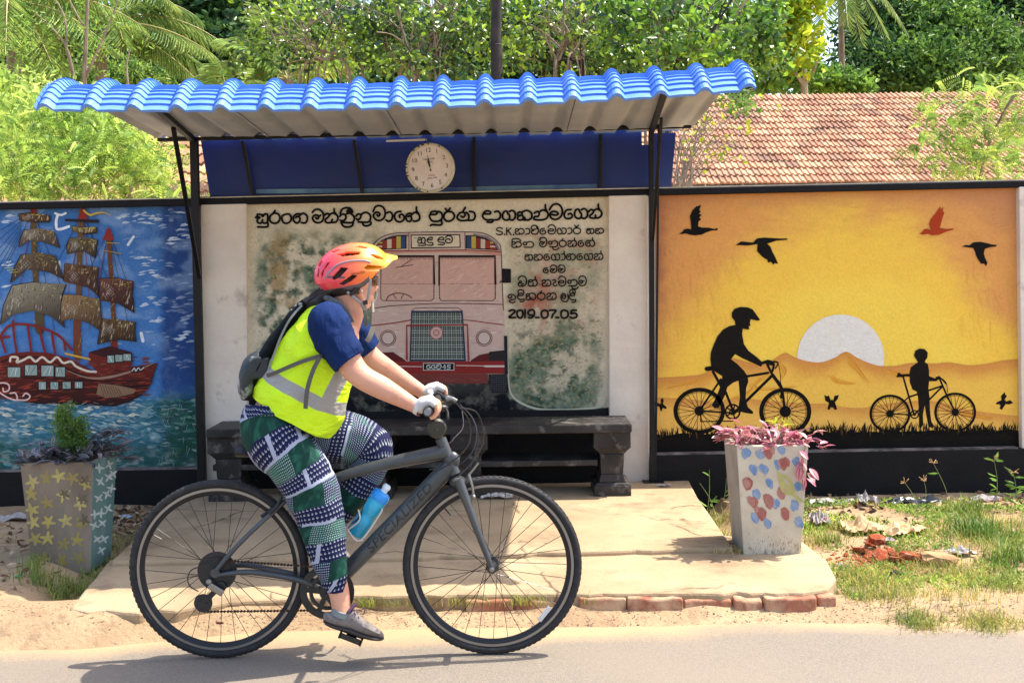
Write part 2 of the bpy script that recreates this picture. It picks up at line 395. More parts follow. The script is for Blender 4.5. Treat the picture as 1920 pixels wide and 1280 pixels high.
sil('painted_bird', lambda p, c: (p.poly(zp([(176, 262), (192, 253), (198, 243), (215, 238), (232, 242), (229, 205), (226, 180), (238, 155), (255, 138), (276, 132), (268, 155), (275, 160), (267, 172), (279, 176), (268, 188), (277, 196), (265, 205), (262, 228), (280, 234), (310, 234), (335, 240), (352, 236), (350, 246), (325, 247), (300, 255), (280, 265), (250, 269), (225, 266), (205, 260), (190, 263)]), c)), lab='black bird with raised wing')
sil('painted_bird', lambda p, c: (p.poly(zp([(431, 314), (447, 304), (455, 297), (470, 297), (490, 300), (512, 301), (530, 282), (560, 279), (600, 281), (630, 283), (665, 283), (667, 289), (640, 291), (615, 293), (592, 301), (575, 306), (590, 320), (600, 345), (612, 368), (625, 398), (608, 394), (604, 402), (592, 388), (580, 392), (575, 378), (562, 372), (545, 357), (530, 340), (530, 322), (532, 308), (508, 312), (480, 315), (455, 313)]), c)), lab='black bird gliding with lowered wing')
sil('painted_bird', lambda p, c: (p.poly(zp([(1264, 262), (1278, 252), (1284, 242), (1298, 238), (1315, 245), (1308, 218), (1315, 195), (1335, 172), (1358, 138), (1362, 152), (1372, 140), (1370, 160), (1378, 165), (1368, 190), (1362, 215), (1356, 236), (1385, 240), (1418, 238), (1418, 244), (1390, 250), (1372, 258), (1350, 267), (1320, 268), (1300, 262), (1285, 266)]), c)), col=S('#a83a18'), lab='rust red bird with raised wing')
sil('painted_bird', lambda p, c: (p.poly(zp([(1455, 320), (1475, 312), (1490, 314), (1510, 300), (1540, 298), (1570, 304), (1590, 310), (1614, 312), (1612, 319), (1585, 322), (1560, 330), (1556, 350), (1562, 372), (1572, 392), (1566, 408), (1555, 395), (1545, 398), (1530, 378), (1522, 362), (1516, 342), (1508, 326), (1485, 323)]), c)), lab='small black bird with lowered wing')
def bfly(x, y, s, r):
    def f(p, c):
        T = lambda pts: [z6(x+s*(a*math.cos(r)-b*math.sin(r)), y+s*(a*math.sin(r)+b*math.cos(r))) for a, b in pts]
        p.poly(T([(-34, -34), (-22, -28), (-14, -32), (-4, -8), (0, -16), (5, -8), (12, -30), (32, -34), (26, -14), (14, -2), (24, 30), (12, 34), (3, 20), (0, 26), (-3, 20), (-12, 34), (-20, 30), (-14, 2), (-30, -8)]), c)
    return f
for a in ((95, 1036, .75, -.5), (868, 1024, 1, 0), (1645, 1022, .95, .9)): sil('painted_butterfly', bfly(*a))
def wheelp(p, x, y, rx, ry, tw, hub, n, c):
    k = ry/rx; cx, cy = z6(x, y); s = 1/2.415
    p.ring(cx, cy, (rx-tw)*s, rx*s, c, 48, k); p.ring(cx, cy, (rx-tw-5)*s, (rx-tw-3)*s, c, 48, k)
    p.disc(cx, cy, hub*s, c, 14)
    for i in range(n):
        a = 2*math.pi*i/n+.1; b = a+(.25 if i % 2 else -.25)
        p.stroke([(cx+hub*s*math.cos(b), cy+hub*s*math.sin(b)*k), (cx+(rx-tw)*s*math.cos(a), cy+(rx-tw)*s*math.sin(a)*k)], .85, c, smooth=False, taper=(.99, .99))
def zs(p, pts, wd, c, **k): p.stroke(zp(pts), wd/2.415, c, **k)
def bikeA(p, c):
    wheelp(p, 268, 1062, 117, 105, 20, 22, 28, c); wheelp(p, 657, 1065, 118, 107, 20, 26, 28, c)
    zs(p, [(268, 1062), (430, 1072)], 8, c, smooth=False); zs(p, [(268, 1062), (365, 920)], 9, c, smooth=False)
    zs(p, [(365, 920), (425, 1072)], 11, c, smooth=False); zs(p, [(330, 885), (372, 960)], 12, c, smooth=False)
    zs(p, [(365, 925), (580, 890)], 11, c, smooth=False); zs(p, [(425, 1072), (600, 900)], 13, c, smooth=False)
    zs(p, [(575, 850), (600, 900), (640, 955), (655, 1065)], 11, c); zs(p, [(600, 900), (640, 960), (640, 1000)], 15, c)
    zs(p, [(560, 845), (585, 838), (605, 850), (598, 885)], 10, c); zs(p, [(605, 842), (625, 850), (635, 900), (636, 950)], 3, c)
    zs(p, [(605, 838), (625, 845), (612, 870)], 6, c)
    zs(p, [(302, 872), (330, 870), (352, 880)], 20, c)
    p.ring(*z6(419, 1066), 28/2.4, 36/2.4, c, 24); p.ring(*z6(419, 1066), 10/2.4, 16/2.4, c, 18)
    for a in range(5): zs(p, [(419, 1066), (419+34*math.cos(a*1.257), 1066+34*math.sin(a*1.257))], 6, c, smooth=False)
    zs(p, [(275, 1110), (420, 1108)], 5, c, smooth=False); zs(p, [(275, 1085), (275, 1110)], 6, c, smooth=False)
sil('painted_bicycle', bikeA, lab='black bicycle of the riding cyclist')
def manA(p, c):
    p.poly(zp([(416, 640), (415, 618), (428, 600), (455, 592), (488, 594), (510, 604), (525, 625), (543, 650), (535, 655), (500, 648), (497, 665), (500, 676), (492, 680), (494, 694), (480, 694), (465, 690), (462, 715), (470, 760), (490, 790), (530, 820), (556, 845), (548, 863), (510, 845), (465, 825), (430, 805), (412, 828), (440, 850), (470, 880), (487, 905), (490, 930), (480, 960), (478, 1010), (488, 1045), (512, 1066), (510, 1076), (480, 1072), (450, 1065), (445, 1045), (452, 1000), (448, 950), (445, 925), (420, 935), (395, 955), (385, 990), (370, 1020), (355, 1050), (335, 1050), (325, 1035), (345, 1000), (360, 960), (370, 930), (372, 905), (340, 885), (322, 860), (318, 830), (320, 800), (330, 770), (350, 725), (375, 695), (405, 678), (432, 674), (428, 655)]), c)
    zs(p, [(556, 845), (580, 838), (598, 845)], 14, c); zs(p, [(580, 848), (600, 852)], 12, c)
sil('painted_cyclist', manA, K2, lab='black man in a peaked helmet riding')
def bikeB(p, c):
    wheelp(p, 1131, 1075, 93, 87, 12, 17, 26, c); wheelp(p, 1426, 1068, 95, 89, 12, 17, 26, c)
    for q, wd in (([(1131, 1075), (1240, 1080)], 6), ([(1131, 1075), (1215, 1000)], 6), ([(1190, 905), (1240, 1080)], 8), ([(1215, 1000), (1365, 950)], 8), ([(1240, 1080), (1370, 950)], 8), ([(1355, 915), (1385, 985), (1426, 1068)], 8), ([(1165, 905), (1210, 900)], 11), ([(1340, 910), (1365, 918), (1385, 940)], 6)): zs(p, q, wd, c, smooth=False)
    zs(p, [(1365, 915), (1385, 935), (1392, 980)], 3, c); p.ring(*z6(1242, 1078), 6, 8.5, c, 18); p.disc(*z6(1242, 1078), 3, c)
    zs(p, [(1170, 895), (1185, 905)], 12, c, smooth=False)
sil('painted_bicycle', bikeB, lab='small black bicycle held by the child')
def boy(p, c):
    p.poly(zp([(1240, 812), (1246, 790), (1265, 780), (1288, 783), (1302, 798), (1300, 822), (1292, 832), (1288, 842), (1302, 850), (1308, 880), (1308, 905), (1335, 915), (1352, 903), (1364, 912), (1340, 928), (1308, 928), (1305, 960), (1310, 1000), (1312, 1060), (1318, 1110), (1332, 1132), (1322, 1140), (1305, 1132), (1295, 1080), (1288, 1035), (1280, 1080), (1282, 1125), (1270, 1140), (1262, 1130), (1262, 1070), (1258, 1000), (1252, 975), (1232, 965), (1220, 930), (1220, 908), (1190, 905), (1190, 896), (1218, 895), (1225, 865), (1245, 850), (1258, 842), (1250, 830)]), c)
sil('painted_child', boy, K2, lab='black child standing behind its bicycle')
p = Paint(YP, .0062)
xs = [1229+i*(680/90) for i in range(91)]
p.poly([(x, z6(0, 1168)[1]-(x-1229)*.012+fbm(x*.03, 3)*3) for x in xs]+[(1910, 839), (1229, 851)], S('#0f0c0a'))
for k in range(620):
    x = rnd.uniform(1232, 1907); y = 815-(x-1229)*.013+rnd.uniform(-2, 6); h = rnd.uniform(4, 19)*(1.25 if 1540 < x < 1640 and rnd.random() < .4 else 1); l = rnd.uniform(-.5, .5)*h
    p.stroke([(x, y+3), (x+l*.3, y-h*.5), (min(1908, x+l), y-h)], rnd.uniform(1, 2.4), K if rnd.random() < .9 else S('#5a3c1c'), taper=(1.01, .1), k=3)
p.build('painted_grass', M_flat, pan)

# ---------------------------------------------------------------- ship mural (x < 373)
def z4(x, y): return (x/2.4146, 370+y/2.4151)
def seabg(x, y):
    n1 = fbm(x*.012, y*.02, 11, 5); n2 = fbm(x*.05, y*.09, 2, 4)
    c = lerp(S('#3f6ca4'), S('#4678b4'), sm(380, 640, y)); c = lerp(c, S('#26457c'), sm(290, 315, x+n2*8)*sm(820, 700, y)); c = lerp(c, S('#8aa6c6'), .45*sm(.15, .5, n1+.1)*sm(700, 600, y))
    g = sm(725, 790, y+n1*24); c = lerp(c, S('#3f7486'), g); c = lerp(c, S('#a8c0bc'), g*.55*sm(0, .35, n2)*sm(880, 800, y))
    c = lerp(c, S('#1f4a3c'), sm(298, 320, x+n1*20)*sm(720, 770, y)*.9); c = lerp(c, S('#264f40'), sm(815, 850, y+n1*20)*.8)
    c = lerp(c, S('#a8aca4'), .6*sm(.05, .4, n2)*sm(835, 870, y))
    return c
seap = grid_paint(YP, -560, 376, lambda x: ctop(x), lambda x: 893.5-(x)*.0457*.99 if x > 0 else 894-x*.012, 260, 150, seabg).build('ship_mural', M_mural_sea, wall, smooth=False)
p = Paint(YP, .0012)
for k in range(120):                     # cloud dabs in the sky
    x = rnd.gauss(250, 60) if k < 30 else rnd.uniform(290, 372); y = rnd.uniform(392, 700)
    if x > 371 or x < 190 and y > 430: continue
    wd = rnd.uniform(8, 22); a = -rnd.uniform(0, .5)
    c = lerp(seabg(x, y), S('#b3c3d6'), rnd.uniform(.2, .7))
    x2 = min(371, x+wd); a = rnd.uniform(-.25, .1); p.stroke([(x, y), ((x+x2)/2, y+wd*a*.5-1), (x2, y+wd*a)], rnd.uniform(1.5, 6), c, taper=(.3, .15), k=4, col2=lerp(c, seabg(x, y), .5))
for (x, y) in ((525, 90), (560, 85), (600, 80), (640, 78), (560, 115), (610, 108), (650, 118), (680, 90), (700, 105), (620, 280), (660, 275), (690, 285), (650, 310), (640, 345), (680, 340), (700, 360), (790, 65), (770, 190), (800, 150), (750, 210), (820, 130), (830, 180), (640, 490), (700, 480), (670, 460), (690, 565), (30, 90), (10, 110), (10, 300), (8, 410), (820, 630), (790, 640), (840, 610)):
    for k in range(3):
        a, c = x+rnd.uniform(-15, 15), y+rnd.uniform(-8, 8); q = z4(a, c); p.stroke([q, (q[0]+6, q[1]-rnd.uniform(0, 2)), (min(371, q[0]+rnd.uniform(8, 18)), q[1]+rnd.uniform(-3, 1))], rnd.uniform(2, 5), lerp(S('#c8d2dc'), S('#7f9cc0'), rnd.random()*.7), taper=(.2, .1), k=4)
p.stroke(zp and [z4(250, 72), z4(275, 80), z4(298, 72)], 4, S('#dfe3e6')); p.stroke([z4(262, 80), z4(255, 110), z4(262, 145), z4(312, 132)], 5, S('#dfe3e6'))
p.stroke([z4(605, 178), z4(580, 215)], 5, S('#cfd8e0')); p.stroke([z4(268, 290), z4(270, 335)], 5, S('#cfd8e0')); p.stroke([z4(640, 615), z4(648, 650)], 6, S('#dfe3e6'))
p.build('painted_cloud', M_mural_sea, seap)
p = Paint(YP, .0030)
for k in range(800):                     # waves
    x = rnd.uniform(-80, 370); y = 748+abs(rnd.gauss(0, 1))*55
    if y > 882-(x*.045): continue
    wd = rnd.uniform(8, 26); n1 = fbm(x*.03, y*.06, 5)
    pal = ['#c9d2c8', '#7fa3ae', '#4f8495', '#2c6470', '#e3dcc0', '#3a6f88'] if x < 250 and y < 820 else ['#2c6470', '#3f7b80', '#5f98a0', '#1f4d4a', '#a9bdb4']
    if x > 300: pal = ['#1f4a3c', '#2f6a4c', '#3f7f6c', '#8fa8a0', '#244f58']
    c = lerp(seabg(x, y), S(rnd.choice(pal)), rnd.uniform(.5, 1)); x2 = min(372, x+wd)
    s_ = rnd.uniform(-.14, .14); p.stroke([(x, y), ((x+x2)/2, y-wd*s_), (x2, y+wd*rnd.uniform(-.1, .2))], rnd.uniform(1.5, 6.5), c, taper=(.2, .1), k=4, col2=lerp(c, seabg(x, y), .4))
for k in range(60):
    x = rnd.uniform(300, 365); y = rnd.uniform(740, 870); p.stroke([(x, y), (x+rnd.uniform(-6, 6), y+14)], rnd.uniform(1, 3), S(rnd.choice(['#9fb0ac', '#1c4436', '#3d7358'])), taper=(.3, .1))
p.build('painted_wave', M_mural_sea, seap)
def sp(p, pts, wd, c, **k): p.stroke([z4(*v) for v in pts], wd/2.415, S(c) if isinstance(c, str) else c, **k)
def spo(p, pts, c, **k): p.poly([z4(*v) for v in pts], S(c), **k)
p = Paint(YP, .0078)
RED = '#7d2a28'
for (mx, my) in ((152, 60), (375, 62), (492, 150)):        # rigging
    for dx, dy in ((-150, 250), (-60, 300), (60, 120), (150, 330), (40, 420), (-110, 500), (120, 540)):
        x = max(3, mx+dx*.8); sp(p, [(mx, my), (x, min(600, my+dy))], 2.2, '#8a3038' if dx % 3 else '#2f3a5c', smooth=False, taper=(.99, .99))
for y in range(110, 330, 40): sp(p, [(100, 60+y*.3), (0, y+40)], 2, '#28355c', smooth=False, taper=(.99, .99))
for a, w_, c in (([(152, 58), (160, 300), (180, 590)], 26, '#5d4a2e'), ([(372, 60), (362, 260), (352, 720)], 24, '#6a4a2c'), ([(492, 150), (503, 330), (524, 690)], 20, '#6a4028')): sp(p, a, w_, c)
sp(p, [(180, 520), (182, 600)], 40, '#574a30'); sp(p, [(350, 560), (352, 720)], 34, '#74402c'); sp(p, [(515, 640), (522, 690)], 30, '#7a2c24')
for x, y0, y1 in ((160, 110, 590), (365, 180, 700), (510, 260, 690)):
    for k in range(26):
        y = rnd.uniform(y0, y1); sp(p, [(x+rnd.uniform(-9, 9), y), (x+rnd.uniform(-9, 9), y+rnd.uniform(8, 20))], rnd.uniform(3, 7), rnd.choice(['#a8925a', '#8a7440', '#33271c', '#c4ae60']), taper=(.4, .3))
for x, y in ((155, 60), (376, 62), (492, 150)): spo(p, [(x-3, y-12), (x+8, y-10), (x+26, y+42), (x-26, y+44)], '#8c2e2c')
p.build('painted_mast', M_flat, seap)
SO = .0088
def sail(pts, hi, lo, gold=1, n=30):
    global SO
    SO += .0004; p = Paint(YP, SO); p.inc = 1.5e-6
    q = [z4(*v) for v in pts]; ys = [a[1] for a in q]; xs = [a[0] for a in q]; y0, y1 = min(ys), max(ys); x0, x1 = min(xs), max(xs)
    p.poly([(a-1.3, c-1.2) if a < (x0+x1)/2 else (a+1.3, c+1.2) for a, c in q], S('#251d1c'))
    cf = lambda v: lerp(lerp(S(hi), S(lo), sm(y0, y1, v[1])), S('#2a2020'), .45*sm(x0, x1, v[0]))
    # fan of strips so that the cloth shades across
    p.poly(q, S(hi), cols=cf)
    def inside(x, y):
        r = False; j = len(q)-1
        for i in range(len(q)):
            if (q[i][1] > y) != (q[j][1] > y) and x < (q[j][0]-q[i][0])*(y-q[i][1])/(q[j][1]-q[i][1])+q[i][0]: r = not r
            j = i
        return r
    for k in range(n*5):
        x, y = rnd.uniform(x0, x1), rnd.uniform(y0, y1); l = rnd.uniform(5, 12)
        if not (inside(x, y) and inside(x-l*.2, y+l)): continue
        p.stroke([(x, y), (x-l*.05, y+l*.5), (x-l*.2, y+l)], rnd.uniform(.8, 2.6), lerp(cf((x, y)), S(rnd.choice([hi, lo, '#c9bda0', '#3a2a22', '#8a6a3a'])), .65), taper=(.3, .2), k=3)
    w_ = x1-x0
    for k in range(12):                  # pale cross hatching on the left
        x = x0+w_*(.12+.04*(k % 6)); y = y0+(y1-y0)*(.28+.05*(k % 6)*(1 if k < 6 else -1)+(.22 if k > 5 else 0))
        for dx, dy in (((7, -6) if k < 6 else (6, 7)),):
            if inside(x, y) and inside(x+dx, y+dy): p.stroke([(x, y), (x+dx, y+dy)], 1, lerp(cf((x, y)), S('#c8c2b8'), .5), smooth=False, taper=(.9, .5))
    for k in range(int(26*gold)):
        x = x0+w_*rnd.uniform(.4, .97); y = y0+(y1-y0)*rnd.uniform(.02, .32)
        if inside(x, y) and inside(x+3, y): p.stroke([(x, y), (x+3.5, y+rnd.uniform(-1, 1))], rnd.uniform(1.5, 3), S(rnd.choice(['#a89450', '#c2b064', '#2a2218', '#8f7a40'])), taper=(.5, .4))
    p.build('painted_sail', M_flat, seap)
for a in (([(86, 78), (150, 70), (228, 82), (228, 110), (160, 112), (95, 108)], '#6a5030', '#4a3424'),
          ([(112, 150), (180, 140), (245, 152), (258, 185), (272, 228), (200, 200), (130, 196), (88, 228), (98, 185)], '#857660', '#4c3c34'),
          ([(100, 260), (180, 250), (252, 262), (270, 310), (290, 370), (220, 335), (120, 325), (50, 390), (68, 320)], '#6c5c44', '#443028'),
          ([(60, 400), (150, 385), (300, 392), (278, 450), (280, 520), (295, 590), (230, 535), (150, 512), (60, 530), (5, 578), (20, 490)], '#98917a', '#4c3c32'),
          ([(330, 132), (380, 138), (438, 132), (440, 158), (385, 165), (335, 156)], '#9a8440', '#4a3828'),
          ([(320, 185), (380, 180), (443, 190), (438, 230), (432, 275), (380, 240), (308, 258), (306, 220)], '#6e6248', '#40322a'),
          ([(298, 300), (370, 305), (448, 315), (440, 370), (448, 448), (400, 405), (292, 382)], '#6a4c38', '#4a2e28'),
          ([(290, 440), (360, 442), (452, 460), (460, 530), (468, 610), (400, 565), (330, 548), (278, 560), (280, 490)], '#9a7c58', '#523a2c'),
          ([(455, 368), (530, 365), (605, 378), (600, 440), (610, 522), (540, 480), (455, 465)], '#70453a', '#3c2622'),
          ([(468, 550), (540, 552), (615, 562), (610, 600), (618, 650), (545, 640), (445, 665), (455, 610)], '#6e5436', '#3a2a24')): sail(*a)
p = Paint(YP, .0132)
spo(p, [(295, 98), (450, 102), (450, 116), (298, 108)], '#2a2220'); sp(p, [(380, 58), (410, 80), (440, 72), (475, 70), (505, 82)], 9, '#c8a64a', taper=(1.01, .2))
sp(p, [(478, 205), (545, 208)], 8, '#b89a48', taper=(.4, .4)); sp(p, [(470, 240), (555, 255)], 9, '#a48a40', taper=(.4, .4))
for x in (30, 40, 50): sp(p, [(x-5, 290+x), (x+35, 288+x)], 5, '#c9c25a', taper=(.5, .4))
# hull
cf = lambda v: lerp(S('#6a281f'), S('#341a1a'), sm(665, 760, v[1]+fbm(v[0]*.05, v[1]*.05)*22))
b = MB()
hull = [z4(*v) for v in [(-140, 640), (-60, 700), (0, 722), (60, 705), (130, 697), (220, 702), (320, 728), (400, 770), (440, 790), (520, 782), (600, 765), (716, 748), (700, 790), (690, 830), (668, 865), (640, 892), (590, 920), (520, 940), (400, 935), (280, 930), (150, 928), (60, 910), (0, 895), (-100, 900)]]
p.poly([(a, c+1.5) for a, c in hull], S('#1f1418')); p.poly(hull, S('#6c2a22'), cols=cf)
spo(p, [(405, 700), (500, 678), (600, 700), (600, 760), (520, 785), (440, 790), (405, 740)], '#6e2820'); spo(p, [(405, 700), (500, 672), (600, 700), (560, 708), (470, 722)], '#3c2020')
for k in range(300):
    x = rnd.uniform(-60, 660); y = rnd.uniform(740, 925)-max(0, x-450)*.12
    sp(p, [(x, y), (x+20, y-rnd.uniform(0, 6)), (x+40, y-rnd.uniform(0, 10))], rnd.uniform(3, 9), rnd.choice(['#8a3526', '#5c2420', '#44201e', '#9a4030', '#6a3a2c', '#7c3a28']), taper=(.2, .1), k=3)
sp(p, [(8, 745), (60, 725), (140, 720), (230, 735), (330, 785), (440, 820), (560, 800), (700, 752)], 6, '#2e1a1c'); sp(p, [(300, 780), (400, 815), (500, 812), (620, 780), (700, 750)], 12, '#9a7a68', taper=(.1, .2)); sp(p, [(100, 815), (300, 822), (470, 830), (660, 828)], 5, '#2c181a')
sp(p, [(480, 850), (560, 855), (665, 852)], 8, '#2c181a'); spo(p, [(450, 840), (540, 850), (620, 868), (610, 885), (540, 902), (480, 905), (440, 890)], '#8a6a52'); 
for k in range(8): sp(p, [(455+k*12, 842+k*3), (475+k*12, 900)], 2.5, '#4a3028', smooth=False, taper=(.9, .9))
spo(p, [(590, 775), (660, 762), (655, 785), (598, 795)], '#3a2a2c'); sp(p, [(600, 785), (612, 772), (618, 785), (630, 770), (640, 780), (655, 768)], 4, '#d8d2cc')
sp(p, [(50, 740), (55, 722), (85, 725), (80, 745), (110, 735), (140, 722), (165, 742), (195, 722), (230, 745), (262, 722), (290, 748), (325, 742), (350, 765), (400, 785), (438, 788)], 10, '#d8c8b4')
for k in range(16): sp(p, [(300+k*7, 705+k*1.6), (306+k*7, 709+k*1.6)], 8, '#c8a040', smooth=False)
sp(p, [(-20, 852), (10, 838), (42, 845), (45, 870), (22, 878), (18, 862)], 7, '#d9b8b0'); sp(p, [(0, 880), (40, 905), (80, 915), (75, 885), (50, 885)], 7, '#d9b8b0'); sp(p, [(80, 915), (125, 915), (140, 898), (122, 885), (108, 898)], 7, '#d9b8b0')
for (x, y, w_, h_) in ((40, 768, 56, 44), (118, 758, 54, 46), (192, 760, 54, 48), (256, 768, 42, 42), (180, 834, 32, 34), (233, 835, 34, 32), (288, 834, 36, 30), (343, 834, 34, 28), (490, 715, 30, 32), (526, 712, 32, 30), (562, 708, 34, 30)):
    spo(p, [(x-4, y-4), (x+w_+4, y-4), (x+w_+4, y+h_+4), (x-4, y+h_+4)], '#241a1c'); spo(p, [(x, y), (x+w_, y), (x+w_, y+h_), (x, y+h_)], '#8fa098')
    for k in range(3): sp(p, [(x+5+rnd.random()*(w_-10), y+4), (x+5+rnd.random()*(w_-10), y+h_-5)], rnd.uniform(3, 8), rnd.choice(['#c9d2d0', '#5f8f60', '#dfe4e4', '#4a6a5a']), smooth=False, taper=(.5, .4))
sp(p, [(0, 640), (25, 600), (60, 575), (130, 575), (200, 592), (270, 625), (330, 690)], 11, RED); sp(p, [(-30, 640), (20, 632), (45, 630)], 11, RED)
for a in ([(62, 560), (70, 640), (80, 700)], [(130, 578), (138, 640), (146, 698)], [(185, 588), (192, 640), (208, 700)], [(240, 610), (245, 660), (255, 705)], [(295, 650), (300, 690)], [(10, 640), (30, 700)]): sp(p, a, 11, RED)
for k in range(40): sp(p, [(x := rnd.uniform(120, 620), 925+rnd.uniform(0, 25)), (x+25, 918+rnd.uniform(0, 25))], rnd.uniform(3, 8), rnd.choice(['#d8dcd8', '#2c2c3c', '#c9ccc8', '#243848']), taper=(.2, .1))
p.build('painted_hull', M_flat, seap)
# ---------------------------------------------------------------- bus mural and lettering (x 465-1138)
def z5(x, y): return (460+x/2.526, 360+y/2.526)
CREAM = S('#d6cab0'); GRN = S('#566f58'); DGR = S('#364c3c'); OCH = S('#9a7c48'); PNK = S('#c79a88')
def busbg(x, y):
    n1 = fbm(x*.012, y*.014, 21, 5); n2 = fbm(x*.05, y*.05, 8, 5); n3 = fbm(x*.16, y*.16, 3, 4)
    c = lerp(CREAM, S('#ddd0b6'), sm(-.2, .4, n2))
    l = sm(735, 690, x)*sm(415, 470, y+n1*20)*sm(468, 500, x+n1*20)
    c = lerp(c, GRN, .88*l*sm(-.5, .1, n1+n2*.5)); c = lerp(c, OCH, .75*l*sm(.0, .35, fbm(x*.018, y*.018, 41))*sm(640, 560, y)); c = lerp(c, DGR, .8*l*sm(.05, .4, n2+.3*n3))
    r = sm(940, 965, x)*sm(425, 470, y)*sm(1136, 1112, x+n2*10)
    c = lerp(c, S('#b9a88c'), r*.6); c = lerp(c, GRN, r*.9*sm(-.35, .15, n1+n2*.4)*(.5+.5*sm(585, 640, y))); c = lerp(c, S('#a6432e'), r*.8*sm(.12, .4, fbm(x*.02, y*.02, 77)+.2*n2)*sm(660, 560, y)*sm(1060, 1000, x))
    c = lerp(c, DGR, r*.85*sm(.1, .42, n2+n1*.3)*sm(560, 660, y)); c = lerp(c, S('#a9946a'), r*.6*sm(.2, .5, n3+n1*.3)); c = lerp(c, S('#c98f80'), r*.35*sm(0, .35, fbm(x*.015, y*.03, 60))*sm(640, 560, y))
    # black road with the pale rounded verge
    road = sm(700, 712, y-(0 if x > 950 else 12)+n1*8)*sm(990, 940, x) if x < 990 else 0
    e = 770-max(0, 1-((x-940)/70))**2*0
    if x < 955: c = lerp(c, S('#3a3634'), sm(700, 722, y+n2*10)); c = lerp(c, S('#121317'), sm(725, 755, y+n1*14))
    elif y > 745+min(20, (x-950)*.28)+ (2*n2): c = S('#191a20')
    if y < 392: c = lerp(c, S('#d9cbb0'), .7)
    return c
busp = grid_paint(YP, 463, 1142, lambda x: ctop(x), lambda x: 774-(x-465)*.0089, 230, 140, busbg).build('bus_mural', M_mural_bus, wall, smooth=False)
p = Paint(YP, .0012); p.inc = 2e-6
for k in range(1500):                    # sponged foliage
    if rnd.random() < .5: x, y = rnd.uniform(474, 700), rnd.uniform(450, 700)
    else: x, y = rnd.uniform(962, 1128), rnd.uniform(450 if rnd.random() < .3 else 600, 745)
    c = busbg(x, y); c = lerp(c, S(rnd.choice(['#2c4436', '#7f8c60', '#b8ac80', '#3f6a50', '#8a7a4a', '#9fae8c', '#23382c', '#c9c0a4', '#6a3a2c'])), rnd.uniform(.2, .6)); l = rnd.uniform(2, 9); a = rnd.uniform(-1.2, .4)
    p.stroke([(x, y), (x+l*.5*math.cos(a), y+l*.5*math.sin(a)-1), (x+l*math.cos(a), y+l*math.sin(a))], rnd.uniform(1, 4), c, taper=(.3, .2), k=3)
def verge(k): return [z5(*v) for v in [(1245, 640), (1243, 760), (1248, 900), (1262, 960), (1310, 1000), (1390, 1027), (1500, 1030), (1600, 1025), (1690, 1015), (1712, 985)]]
p.stroke(verge(0), 5, S('#a8a88c'), taper=(.3, .6)); p.stroke(verge(0), 2, S('#d0cbb0'), taper=(.2, .6))
p.build('painted_foliage', M_mural_bus, busp)
p = Paint(YP, .0046)
def bp_(pts, c, **k): p.poly([z5(*v) for v in pts], S(c), **k)
def bs(pts, wd, c, **k): p.stroke([z5(*v) for v in pts], wd/2.526, S(c), **k)
body = [(600, 545), (598, 300), (612, 250), (640, 220), (690, 200), (775, 192), (1080, 190), (1150, 202), (1195, 235), (1213, 275), (1216, 360), (1220, 450), (1224, 560), (1232, 700), (1236, 800), (1236, 858), (590, 858), (596, 700)]
cfb = lambda v: lerp(S('#cbb4a4'), S('#c9aca0'), sm(450, 600, v[1]))
p.poly([z5(*v) for v in body], S('#cbb4a4'), cols=cfb)
bp_([(610, 275), (1210, 275), (1213, 305), (1190, 300), (1020, 285), (760, 288), (640, 300), (605, 300)], '#c48f80')
for k in range(260):
    x, y = rnd.uniform(612, 1205), rnd.uniform(300, 780); bs([(x, y), (x+20, y+rnd.uniform(-3, 3)), (min(1215, x+45), y+rnd.uniform(-4, 4))], rnd.uniform(3, 12), rnd.choice(['#d0b8ac', '#c6a496', '#c8a69c', '#d6c2b4', '#bf9f96']), taper=(.1, .1), k=3)
bs([(604, 275), (606, 250), (640, 218), (695, 198), (775, 192), (900, 190), (1080, 190), (1150, 204), (1195, 238), (1211, 275), (1216, 420), (1222, 560)], 4, '#5a4a4c')
bp_([(612, 262), (645, 225), (700, 204), (775, 199), (775, 212), (705, 216), (655, 240), (630, 272)], '#85767c'); bp_([(1080, 196), (1150, 210), (1190, 240), (1208, 276), (1198, 276), (1180, 245), (1145, 220), (1080, 210)], '#85767c')
for sx in (1, -1):                       # the flags at both ends of the sign
    T = (lambda x: x) if sx > 0 else (lambda x: 1808-x)
    bp_([(T(1044), 205), (T(1085), 205), (T(1140), 218), (T(1180), 242), (T(1197), 276), (T(1120), 272), (T(1044), 268)], '#241a20')
    cols = ['#33486e', '#b8a850', '#8a3028', '#c9bda8', '#94382c']
    for i, c in enumerate(cols):
        x = 1049+i*22; yt = 210 if i < 2 else 210+(i-1)*6; bp_([(T(x), yt), (T(x+21), yt+(3 if i > 1 else 0)), (T(x+21), 268), (T(x), 266)], c)
    for i, c in enumerate(['#b8a850', '#8a3028', '#c9bda8', '#94382c']): bp_([(T(1159), 236+i*9), (T(1172+i*5), 236+i*9), (T(1176+i*5), 244+i*9), (T(1159), 244+i*9)], c)
bs([(775, 192), (775, 276)], 3, '#7a2c2c', smooth=False); bs([(1040, 190), (1042, 276)], 3, '#5a3434', smooth=False)
bp_([(783, 202), (1018, 200), (1020, 264), (784, 268)], '#2a1c20'); bp_([(788, 207), (1013, 205), (1015, 259), (789, 262)], '#d9cbb2')
bs([(604, 280), (780, 278), (1040, 275), (1212, 284)], 4, '#7a2f2c')
